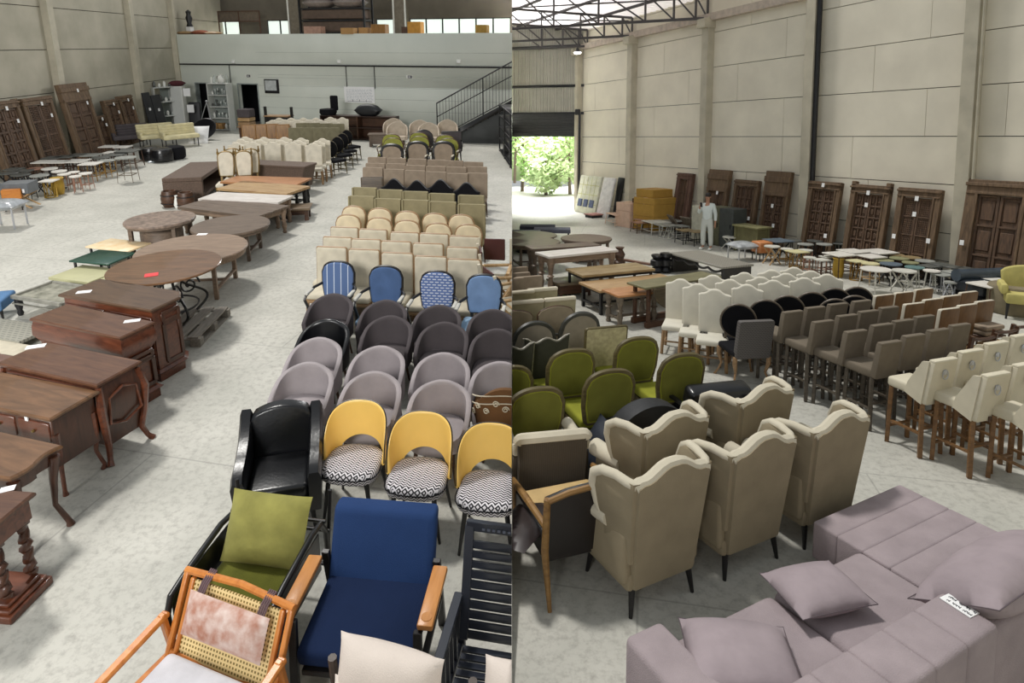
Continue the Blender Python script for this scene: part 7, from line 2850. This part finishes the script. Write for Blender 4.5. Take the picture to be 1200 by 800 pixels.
o = round_table(weathered2, weathered2, r=0.76, h=0.7, th=0.06, base='trestle', drop=0.05)
o['label'] = 'brown round table second from the roller door, cut by the left edge'
put(o, Rr, Rr.P(623, 282.5, 0.7), RY)
o = round_table(weathered2, weathered2, r=0.72, h=0.62, th=0.06, base='drum', drop=0.03)
o['label'] = 'brown round table alone on the floor nearest the person'
put(o, Rr, Rr.P(687, 278.5, 0.62), RY)
o = round_table(weathered2, black_metal, r=0.85, h=0.5, th=0.04, base='pedestal')
o['label'] = 'brown round table behind the one at the left edge'
put(o, Rr, Rr.P(620, 275, 0.5), RY)
grey_up = fabric('slate_fabric', (96, 98, 108))
for px, py, w, mt, lb in ((647, 267.5, 1.2, grey_up, 'slate grey upholstered bench furthest right by the roller door'), (630, 264, 1.2, fabric('dark_slate', (62, 64, 74)), 'dark upholstered bench behind the slate grey one')):
    o = rect_table('upholstered_bench', mt, dark_metal, w, 0.6, 0.45, legs='square', th=0.12, apron=0, lr=0.025, cat='bench')
    o['label'] = lb
    put(o, Rr, Rr.P(px, py, 0.45), RY + R(-20))
rtable('coffee_table', 'low grey table with scrolled iron base at the left edge', [(588, 269), (628, 269), (640, 273)], 0.45, grey_up, th=0.04)
rtable('whitewashed_table', 'long whitewashed table on turned legs in front of the round tables', [(640, 301), (722, 293), (709, 287.5)], 0.9, wt, weathered, legs='turned', lr=0.07, th=0.05, apron=0.14, cat='table', planks=3)
rtable('plank_table', 'long dark brown plank table behind the whitewashed one', [(622, 292), (703, 287), (695, 283)], 0.82, weathered2, weathered2, legs='turned', lr=0.07, th=0.05, apron=0.1, cat='table', planks=3)
tan2 = wood('dull_tan_planks', (158, 138, 100), (126, 106, 74), stretch=(1, 6, 6), rough=0.5)
rtable('beam_table', 'brown table with cross beams in its top in front of the whitewashed table', [(680, 323), (766, 315), (747, 307)], 0.62, tan2, black_metal, lr=0.03, th=0.05, apron=0.06, cat='table', planks=3)
rtable('low_bench', 'low weathered crate-like bench under the end of the whitewashed table', [(652, 334), (692, 330), (682, 322)], 0.32, wood('crate_bench', (132, 116, 92)), walnut, lr=0.03, th=0.04, apron=0.2, cat='bench')
rtable('tan_table', 'pale tan table with crossed base in front of the beam table', [(700, 341), (800, 330), (776, 320)], 0.5, tan, black_metal, lr=0.035, th=0.05, apron=0.05, cat='table', stretch=True)
rtable('orange_bench', 'orange-topped bench on baluster legs before the tan table', [(724, 347), (775, 341), (755, 333)], 0.6, wood('orange_bench_top', (184, 132, 86), (150, 102, 62)), grey_wood, legs='turned', lr=0.06, th=0.04, apron=0.06, cat='bench', stretch=True)


def drop_leaf():
    ctr, ln, dp, yw_ = quad_fit(Rr, (752, 338), (842, 324), (826, 317), 0.78)
    root = thing('drop_leaf_table', 'olive brown drop-leaf table with rounded hanging leaf', 'table')
    ol = wood('olive_table_top', (124, 120, 88), (98, 92, 64), rough=0.5)
    MB().box((0, 0, 0.76), (ln, dp, 0.04), 0.008, 1).done('table_top', ol, root)
    out = [(ln * 0.42 * math.cos(t), 0.74 + 0.5 * math.sin(t)) for t in [PI + PI * k / 16 for k in range(17)]]
    MB().panel(out[::-1], -dp / 2 - 0.02, 0.03).done('hanging_leaf', wood('hanging_leaf', (84, 72, 50)), root)
    legs4(root, 'square', ln / 2 - 0.16, -dp / 2 + 0.1, dp / 2 - 0.06, 0.74, walnut, 0.035)
    m = MB()
    for y in (-dp / 2 + 0.1, dp / 2 - 0.06):
        m.bar((-ln / 2 + 0.1, y, 0.06), (ln / 2 - 0.1, y, 0.06), 0.08, 0.1)
    m.done('base_rail', walnut, root)
    put(root, Rr, ctr, yw_)


drop_leaf()


def carved_table():
    ctr, ln, dp, yw_ = quad_fit(Rr, (786, 296.5), (849, 314), (881, 309), 0.5)
    root = thing('carved_coffee_table', 'dark carved coffee table with patterned top in the aisle before the person', 'coffee table')
    pm = mat('patterned_slate', (104, 100, 92), rough=0.45, kind='check', flat=True, scale=7, col2=(140, 136, 126))
    MB().box((0, 0, 0.48), (ln, dp, 0.05), 0.01, 1).done('table_top', pm, root)
    dk = wood('ebony', (44, 40, 36), (28, 24, 22))
    for sx in (-1, 1):
        MB().box((sx * (ln / 2 - 0.06), 0, 0.235), (0.1, dp - 0.1, 0.46), 0.02, 1).done('end_panel', dk, root)
    for sy in (-1, 1):
        m = MB()
        m.tube([(-ln / 2 + 0.1 + (ln - 0.2) * k / 24, sy * (dp / 2 - 0.05), 0.4 - 0.06 * abs(math.sin(k / 24 * PI * 4))) for k in range(25)], 0.03, 6)
        m.done('carved_apron', dk, root)
    put(root, Rr, ctr, yw_)


carved_table()
for i, (px, py, h) in enumerate(((770, 319, 0.46), (780, 319, 0.5))):
    o = thing('black_vase', ('black ribbed pot left of the carved coffee table', 'black ribbed pot touching the carved coffee table')[i], 'pot', 'black ribbed pots')
    MB().lathe([(0.13, 0), (0.17, 0.06), (0.12, 0.14), (0.18, 0.2), (0.17, 0.32), (0.11, 0.36), (0.16, 0.42), (0.15, h), (0, h - 0.03)], seg=20).done('pot_body', black_metal, o)
    put(o, Rr, Rr.P(px, py), 0)
o = thing('wooden_plank', 'reddish plank lying on the floor left of the black pots', 'plank')
MB().box((0, 0, 0.03), (1.5, 0.12, 0.05), 0.006, 1).done('board', wood('red_plank', (126, 88, 70)), o)
put(o, Rr, Rr.P(752, 309), RY + R(-62))
o = thing('brown_box_pedestal', 'brown baluster pedestal standing right of the whitewashed table', 'pedestal')
MB().lathe([(0.16, 0), (0.16, 0.06), (0.1, 0.12), (0.15, 0.26), (0.08, 0.4), (0.13, 0.46), (0, 0.46)], seg=16).done('pedestal_body', walnut, o)
put(o, Rr, Rr.P(726, 309), 0)
o = thing('white_vase', 'white vase standing by the right end of the whitewashed table', 'vase')
MB().lathe([(0.07, 0), (0.13, 0.12), (0.1, 0.3), (0.06, 0.4), (0.09, 0.46), (0, 0.46)], seg=16).done('vase_body', white_paint, o)
put(o, Rr, Rr.P(711, 312), 0)

# ---- low tables and stools along the right side
white_w = mat('white_leg', (214, 212, 202), rough=0.5)
olive_t = mat('olive_top', (150, 150, 112), rough=0.5)
blue_t = mat('slate_top', (96, 110, 122), rough=0.5)
pale_y = mat('pale_straw_top', (214, 206, 160), rough=0.6)
RST = [
    # px, py, z, width px, top, base, kind, label
    (727, 250, .45, 26, pcr, pcr, 'square', 'pale pinkish side table nearest the leaning panels'),
    (741, 252, .4, 24, pcr, walnut, 'square', 'pinkish square stool with red legs, second in the line from the roller door'),
    (757, 257, .4, 22, pinkw, walnut, 'square', 'pinkish square stool with red legs, third in the line'),
    (750, 260, .38, 16, pinkw, walnut, 'square', 'small red-brown stool in front of the pinkish ones'),
    (769, 259, .45, 26, white_w, white_w, 'square', 'white square side table in the line before the ochre cartons'),
    (787, 258, .42, 24, silver_top, walnut, 'square', 'grey-topped side table right before the ochre cartons'),
    (781, 263, .46, 22, silver_top, white_w, 'cage', 'white slatted round stool in the line before the ochre cartons'),
    (796, 264, .4, 18, silver_top, white_w, 'square', 'grey-topped stool with white legs left of the folded frames'),
    (804, 269, .45, 18, tan2, black_metal, 'square', 'tan square side table left of the person, nearer the folded frame'),
    (817, 270.5, .45, 18, tan2, black_metal, 'square', 'tan square side table just left of the person'),
    (845, 271, .42, 20, dark_metal, dark_metal, 'squarex', 'dark cross-legged side table just right of the person'),
    (856, 277, .4, 18, white_w, white_w, 'roundx', 'white cross-legged stool right of the person'),
    (862, 270, .45, 18, darkt, dark_metal, 'square', 'dark side table in front of the olive chest'),
    (912, 281, .55, 26, blue_t, black_metal, 'squarex', 'slate blue box-topped table on crossed legs left of the stool group'),
    (905, 288, .5, 18, white_w, pale_oak, 'roundx', 'pale cross-legged stool in front of the slate blue table'),
    (922, 291, .42, 15, white_w, brass, 'round4', 'small white round stool, first in the front line of the stool group'),
    (934, 294, .45, 20, pale_y, brass, 'cage', 'straw-topped brass wire stool in the front line'),
    (944, 292.5, .45, 16, white_w, pinkw, 'round4', 'white round stool behind the straw-topped one'),
    (949, 301, .45, 14, white_w, pinkw, 'round4', 'white round stool with pinkish legs, left of the gold drum'),
    (963, 303.5, .45, 14, white_w, walnut, 'square', 'small white square stool on dark legs left of the gold drum'),
    (969, 300, .45, 13, white_w, pinkw, 'square', 'small white square stool behind the dark-legged one'),
    (983, 302, .48, 13, gold_p, gold_p, 'drum', 'gold drum stool in the middle of the stool group'),
    (1004, 305, .48, 17, pale_y, brass, 'cage', 'straw-topped brass cage stool right of the gold drum'),
    (1020, 308, .5, 20, pale_y, pale_oak, 'round4', 'straw-topped round stool behind the big white round table'),
    (984, 297, .55, 27, wht, walnut, 'square', 'white square-topped table, leftmost of the bright white tops'),
    (1000, 293.5, .55, 26, wht, walnut, 'square', 'pale blue-white square-topped table behind the leftmost bright one'),
    (1021, 299.5, .55, 24, wht, walnut, 'square', 'white square-topped table right of the gold drum'),
    (1030, 294, .55, 30, wht, walnut, 'square', 'white square-topped table at the back right of the bright tops'),
    (928, 281, .5, 22, darkt, dark_metal, 'round4', 'dark round table at the back left of the stool group'),
    (944, 285.5, .5, 18, silver_top, dark_metal, 'round4', 'silver round table in the middle of the back group'),
    (955, 281.5, .5, 18, darkt, dark_metal, 'round4', 'dark round table behind the silver ones'),
    (966, 285.5, .5, 18, silver_top, dark_metal, 'round4', 'silver round table right in the back group'),
    (972, 281.5, .5, 18, silver_top, dark_metal, 'round4', 'silver round table farthest back by the downpipe door'),
    (985, 284.5, .5, 18, darkt, dark_metal, 'round4', 'dark round table at the right end of the back group'),
    (1036, 304.5, .5, 21, olive_t, walnut, 'round4', 'olive round table right of the white square tops'),
    (1054, 302, .5, 21, olive_t, walnut, 'round4', 'olive round table behind the slate blue round one'),
    (1051, 298, .5, 16, tan2, walnut, 'round4', 'small brown round table at the back under the lattice door'),
    (1068, 301, .5, 21, tan2, walnut, 'round4', 'tan round table at the foot of the lattice door'),
    (1044, 308.5, .5, 24, blue_t, dark_metal, 'roundx', 'slate blue round table behind the white cross-legged one'),
    (1084, 305, .5, 21, silver_top, dark_metal, 'round4', 'silver round table left of the big column'),
    (1067, 307, .5, 18, olive_t, dark_metal, 'round4', 'olive grey round table between the slate blue and teal ones'),
    (1072, 312.5, .5, 21, mat('teal_top', (104, 136, 134), rough=0.5), white_w, 'round3', 'teal round table on splayed white legs'),
    (1026.5, 314.5, .55, 33, wht, white_w, 'round4', 'big white round table on white legs at the front of the stool group'),
    (1060, 316.5, .5, 26, white_w, white_w, 'roundx', 'white round table on crossed white legs beside the big white one'),
    (1092, 316.5, .5, 18, wht, white_w, 'round3', 'white tripod round table right of the crossed-leg one'),
    (1105, 321, .45, 18, silver_top, chrome, 'square', 'chrome framed side table in the front line near the chrome stools'),
    (1114, 330, .4, 14, silver_top, chrome, 'roundx', 'chrome folding stool, first of the chrome stools'),
    (1127, 328, .4, 14, silver_top, chrome, 'roundx', 'chrome folding stool, second of the chrome stools'),
    (1140, 326, .4, 14, silver_top, chrome, 'roundx', 'chrome folding stool, third of the chrome stools'),
    (1152, 323.5, .4, 14, darkt, chrome, 'roundx', 'chrome folding stool, last of the chrome stools'),
    (1102, 309, .5, 18, darkt, dark_metal, 'square', 'dark square table at the foot of the big column'),
    (1117, 312, .5, 18, darkt, dark_metal, 'square', 'dark square table in front of the big column'),
    (1132, 314, .5, 18, darkt, dark_metal, 'square', 'dark square table left of the largest door'),
    (1147, 316, .5, 18, darkt, dark_metal, 'square', 'dark square table under the largest door'),
    (1117, 318, .48, 18, silver_top, dark_metal, 'square', 'silver square table before the dark ones by the big column'),
    (1134, 319.5, .48, 18, darkt, dark_metal, 'square', 'dark square table in the second line by the big column'),
    (1090, 311, .48, 18, darkt, dark_metal, 'square', 'dark square table behind the white tripod table'),
    (1157, 332.5, .5, 30, wht, walnut, 'square', 'white-topped table below the largest door, left one'),
    (1168, 327, .5, 22, wht, brass, 'square', 'white-topped brass table below the largest door, middle one'),
    (1186, 330, .5, 26, pale_y, brass, 'square', 'straw-topped brass table below the largest door, right one'),
    (1188, 324.5, .5, 26, pale_y, brass, 'square', 'straw-topped brass table farthest back at the right edge'),
]
for px, py, z, wpx, tp, bs, kd, lb in RST:
    w = wpx / Rr.ppm(py, z)
    o = stool(tp, bs, kd, w, z)
    o['label'] = lb
    o['group'] = 'small tables along the right wall'
    put(o, Rr, Rr.P(px, py, z), RY)
o = thing('covered_table', 'low table draped in silvery plastic right of the person', 'side table')
MB().pillow(Matrix.Translation((0, 0, 0.42)), 0.36, 0.34, 0.11, 12).done('plastic_cover', mat('silver_plastic_sheet', (186, 190, 194), rough=0.2, bump=1.0, bscale=12, var=0.2), o)
legs4(o, 'square', 0.28, -0.25, 0.25, 0.42, chrome, 0.018)
put(o, Rr, Rr.P(870, 287, 0.42), RY)
o = thing('orange_box', 'orange-brown leather box seat right of the silvery covered table', 'box')
MB().box((0, 0, 0.38), (0.42, 0.4, 0.3), 0.02, 1).done('box_body', wood('orange_seat_wood', (206, 138, 88), (178, 112, 64)), o)
legs4(o, 'square', 0.18, -0.16, 0.16, 0.24, black_metal, 0.014)
put(o, Rr, Rr.P(893, 284, 0.5), RY)
o = thing('drum_table', 'taupe round drum table by the yellow armchair at the right edge', 'table')
MB().lathe([(0.42, 0), (0.45, 0.05), (0.45, 0.5), (0.43, 0.54), (0, 0.54)], seg=32).done('drum_body', fabric('drum_taupe', (138, 128, 106)), o)
put(o, Rr, Rr.P(1190, 334, 0.54), 0)
o = thing('leather_bench', 'black leather sofa bench with white tag behind the brown chairs', 'sofa')
MB().box((0, 0, 0.36), (1.35, 0.7, 0.26), 0.07, 3).done('seat', mat('navy_black_leather', (34, 40, 48), rough=0.3), o)
MB().tube([(-0.68, 0.28, 0.55), (0.68, 0.28, 0.55)], 0.13, 12).done('backrest', mat('steel_blue_leather', (64, 76, 88), rough=0.3), o)
MB().box((0, 0, 0.13), (1.3, 0.64, 0.24), 0.02, 1).done('seat_base', black_cloth, o)
MB().box((0.2, -0.355, 0.34), (0.05, 0.006, 0.12)).done('paper_tag', paper, o)
put(o, Rr, Rr.P(1165, 355), Rr.axis + R(-10))
o = chair('armchair', 'armchair', fabric('straw_yellow', (200, 190, 120)), black_wood, w=0.75, d=0.65, sh=0.5, st=0.2, h=0.95, bw=0.8, shape='softarch', th=0.12, legs='taper', lr=0.03)
for sx in (-1, 1):
    MB().box((sx * 0.4, 0, 0.56), (0.12, 0.6, 0.2), 0.05, 2).done('arm', fabric('straw_yellow_arm', (200, 190, 120)), o)
o['label'] = 'straw yellow upholstered armchair at the right edge'
put(o, Rr, Rr.P(1203, 372), Rr.axis + R(-50))


# ---- the person
def person():
    root = thing('person', 'person in white shirt and pale trousers standing and holding a dark phone to the chin', 'person')
    skin = mat('skin', (172, 128, 104), rough=0.6, var=0.04)
    shirt = fabric('white_shirt', (214, 222, 220), var=0.04)
    trous = fabric('pale_trousers', (202, 206, 200), var=0.05)
    hair = mat('dark_hair', (34, 26, 24), rough=0.7)

    def skinned(name, verts, edges, radii, mt, parent, lv=2):
        me = bpy.data.meshes.new(name)
        me.from_pydata(verts, edges, [])
        o = bpy.data.objects.new(name, me)
        COL.objects.link(o)
        o.parent = parent
        md_ = o.modifiers.new('skin', 'SKIN')
        sv = me.skin_vertices[0].data
        for i, r in enumerate(radii):
            sv[i].radius = r if isinstance(r, tuple) else (r, r)
        sv[0].use_root = True
        ss = o.modifiers.new('sub', 'SUBSURF')
        ss.levels = ss.render_levels = lv
        me.materials.append(mt)
        return o
    # body in one surface: pelvis, spine, neck, head, arms, legs
    V, E, Q = [], [], []

    def add(p, r, j=None):
        V.append(p)
        Q.append(r)
        if j is not None:
            E.append((j, len(V) - 1))
        return len(V) - 1
    pel = add((0, 0, 0.92), (0.13, 0.095))
    b1 = add((0, 0.0, 1.1), (0.125, 0.09), pel)
    b2 = add((0, 0.01, 1.3), (0.15, 0.1), b1)
    nk = add((0, 0.01, 1.44), 0.055, b2)
    n2 = add((0, 0.0, 1.5), 0.052, nk)
    h1 = add((0, -0.01, 1.57), (0.07, 0.085), n2)
    h2 = add((0, -0.005, 1.66), (0.075, 0.095), h1)
    add((0, 0.0, 1.71), (0.055, 0.07), h2)
    for s in (-1, 1):
        sh = add((s * 0.17, 0.01, 1.37), 0.058, b2)
        if s > 0:                       # hanging arm
            el = add((s * 0.235, 0.03, 1.1), 0.042, sh)
            wr = add((s * 0.25, -0.02, 0.86), 0.03, el)
            hd = add((s * 0.25, -0.03, 0.78), (0.034, 0.022), wr)
            for k in range(4):
                f1 = add((s * 0.25 + 0.004, -0.055 + 0.018 * k, 0.71), 0.009, hd)
                add((s * 0.243, -0.055 + 0.018 * k, 0.66 + 0.008 * abs(k - 1)), 0.008, f1)
            t1 = add((s * 0.24, -0.07, 0.76), 0.01, hd)
            add((s * 0.235, -0.08, 0.72), 0.009, t1)
        else:                           # raised arm with phone
            el = add((s * 0.25, -0.05, 1.12), 0.044, sh)
            wr = add((s * 0.17, -0.22, 1.32), 0.031, el)
            hd = add((s * 0.14, -0.25, 1.39), (0.034, 0.024), wr)
            for k in range(4):
                f1 = add((s * 0.1, -0.285 + 0.004 * k, 1.37 + 0.018 * k), 0.009, hd)
                add((s * 0.07, -0.27 + 0.004 * k, 1.37 + 0.018 * k), 0.008, f1)
            t1 = add((s * 0.15, -0.23, 1.44), 0.01, hd)
            add((s * 0.12, -0.24, 1.47), 0.009, t1)
        hp = add((s * 0.09, 0, 0.86), 0.095, pel)
        kn = add((s * 0.11, -0.015, 0.49), 0.06, hp)
        an = add((s * 0.12, 0.02, 0.09), 0.04, kn)
        ft = add((s * 0.13, -0.06, 0.045), (0.04, 0.036), an)
        add((s * 0.14, -0.15, 0.035), (0.036, 0.024), ft)
    skinned('body', V, E, Q, skin, root)
    # shirt
    skinned('shirt', [(0, 0, 0.8), (0, 0, 1.06), (0, 0.01, 1.3), (0, 0.01, 1.415), (-0.17, 0.01, 1.37), (-0.25, -0.05, 1.12), (-0.185, -0.19, 1.29), (0.17, 0.01, 1.37), (0.235, 0.03, 1.1), (0.25, -0.012, 0.89)],
            [(0, 1), (1, 2), (2, 3), (2, 4), (4, 5), (5, 6), (2, 7), (7, 8), (8, 9)], [(0.165, 0.125), (0.155, 0.115), (0.175, 0.12), 0.075, 0.078, 0.062, 0.046, 0.078, 0.06, 0.044], shirt, root)
    skinned('trousers', [(0, 0, 1.08), (0, 0, 0.84), (-0.1, 0, 0.8), (-0.115, -0.015, 0.49), (-0.12, 0.015, 0.1), (0.1, 0, 0.8), (0.115, -0.015, 0.49), (0.12, 0.015, 0.1)],
            [(0, 1), (1, 2), (2, 3), (3, 4), (1, 5), (5, 6), (6, 7)], [(0.15, 0.11), (0.14, 0.115), 0.105, 0.082, 0.07, 0.105, 0.082, 0.07], trous, root)
    m = MB()
    m.loft([[Vector((r * math.cos(t) * 0.078 / 0.085, 0.012 + r * math.sin(t) * 1.15, z)) for t in [2 * PI * k / 18 for k in range(18)]] for z, r in ((1.63, 0.088), (1.69, 0.092), (1.735, 0.07), (1.755, 0.03))])
    m.box((0, 0.06, 1.6), (0.14, 0.09, 0.12), 0.04, 3)
    hr = m.done('hair', hair, root, 80)
    m = MB()
    m.lathe([(0.0, -0.02), (0.013, -0.012), (0.012, 0.01), (0.006, 0.03), (0, 0.035)], (0, -0.098, 1.615), 8)
    m.done('nose', skin, root)
    for s in (-1, 1):
        MB().lathe([(0, -0.008), (0.011, 0), (0, 0.008)], (s * 0.03, -0.089, 1.64), 8).done('eye', ink, root)
        MB().box((s * 0.081, 0.0, 1.62), (0.014, 0.03, 0.055), 0.006, 2).done('ear', skin, root)
    MB().box((0, -0.088, 1.575), (0.04, 0.012, 0.01), 0.004, 1).done('mouth', mat('lip', (140, 80, 72), rough=0.6), root)
    for s in (-1, 1):
        MB().box((s * 0.135, -0.07, 0.035), (0.09, 0.25, 0.065), 0.03, 3).done('shoe', white_paint, root)
    return root


pp = Rr.P(828, 292)
pyaw = math.atan2(-pp.x, pp.y) + R(12) - R(30)
o = person()
put(o, Rr, pp, pyaw, s=1.0)
ph = MB().box((-0.105, -0.295, 1.40), (0.075, 0.012, 0.15), 0.005, 2, Matrix.Rotation(R(20), 3, 'X')).done('phone', black_metal)
tag(ph, 'dark phone held up in the standing person hand', 'phone')
put(ph, Rr, pp, pyaw)
# ------------------------------------------------------------------ trim everything to its own side of the building's middle line
bpy.context.view_layer.update()


def hall_of(o):
    while o is not None:
        if o.name in HALL_OF:
            return HALL_OF[o.name]
        o = o.parent
    return None


gone = []
for o in [o for o in SC.objects if o.type == 'MESH']:
    h = hall_of(o)
    if h is None:
        continue
    s = 1 if h.key == 'L' else -1
    mw = o.matrix_world
    xs = [s * (mw @ Vector(c)).x for c in o.bound_box]
    if max(xs) <= 0.003:
        continue
    if o.data.users > 1:
        o.data = o.data.copy()
    bm = bmesh.new()
    bm.from_mesh(o.data)
    inv = mw.inverted()
    co = inv @ Vector((-s * 0.002, 0, 0))
    no = (mw.to_3x3().transposed() @ Vector((s, 0, 0))).normalized()
    g = bmesh.ops.bisect_plane(bm, geom=bm.verts[:] + bm.edges[:] + bm.faces[:], plane_co=co, plane_no=no, clear_outer=True)
    if not bm.verts:
        bm.free()
        gone.append(o)
        continue
    ed = [e for e in g['geom_cut'] if isinstance(e, bmesh.types.BMEdge)]
    try:
        bmesh.ops.holes_fill(bm, edges=ed, sides=0)
    except Exception:
        pass
    bm.to_mesh(o.data)
    bm.free()
names_ = set(o.name for g in gone for o in [g] + list(g.children_recursive))
for n in names_:
    bpy.data.objects.remove(bpy.data.objects[n])
for o in [o for o in SC.objects if o.type == 'EMPTY' and o.parent is None and not o.children]:
    bpy.data.objects.remove(o)

# ------------------------------------------------------------------ light, sky, camera
wd = bpy.data.worlds.new('World')
SC.world = wd
wd.use_nodes = True
bg = wd.node_tree.nodes['Background']
bg.inputs[0].default_value = (0.94, 0.98, 1.0, 1)
bg.inputs[1].default_value = 0.5
sun = bpy.data.lights.new('sun', 'SUN')
sun.energy = 2.1
sun.angle = R(7)
sun.color = (1.0, 0.97, 0.92)
so = bpy.data.objects.new('sun', sun)
COL.objects.link(so)
so.rotation_euler = Vector((0.34, -0.30, -0.89)).to_track_quat('-Z', 'Y').to_euler()

key = bpy.data.lights.new('doorway_daylight', 'AREA')
key.shape = 'RECTANGLE'
key.size, key.size_y = 7, 4
key.energy = 520
key.spread = R(62)
key.color = (1.0, 0.985, 0.96)
ko = bpy.data.objects.new('doorway_daylight', key)
COL.objects.link(ko)
ko.location = (-7, -9, 8)
ko.rotation_euler = (Vector((-8, 14, 0)) - Vector((-7, -9, 8))).to_track_quat('-Z', 'Y').to_euler()
out = bpy.data.lights.new('outdoor_daylight_boost', 'AREA')  # added lamp, brightens trees and ground beyond what sun and sky give
out.shape = 'RECTANGLE'
out.size, out.size_y = 14, 14
out.energy = 26000
oo = bpy.data.objects.new('outdoor_daylight_boost', out)
COL.objects.link(oo)
v = Rr.M @ (BA + bd * 3 + bn * 10 + Vector((0, 0, 14)))
oo.location = v

cam = bpy.data.cameras.new('camera')
cam.sensor_fit = 'HORIZONTAL'
cam.sensor_width = 36
cam.lens = FPX * 36 / 1200
cam.shift_y = -(400 - CY) / 1200
cam.clip_end = 300
co = bpy.data.objects.new('camera', cam)
COL.objects.link(co)
co.location = (0, 0, CAMZ)
co.rotation_euler = (PI / 2 - PITCH, 0, 0)
SC.camera = co
vs = SC.view_settings
vs.view_transform = 'Standard'
vs.look = 'None'
vs.exposure = 0.0
vs.gamma = 1.0
vs.use_curve_mapping = False
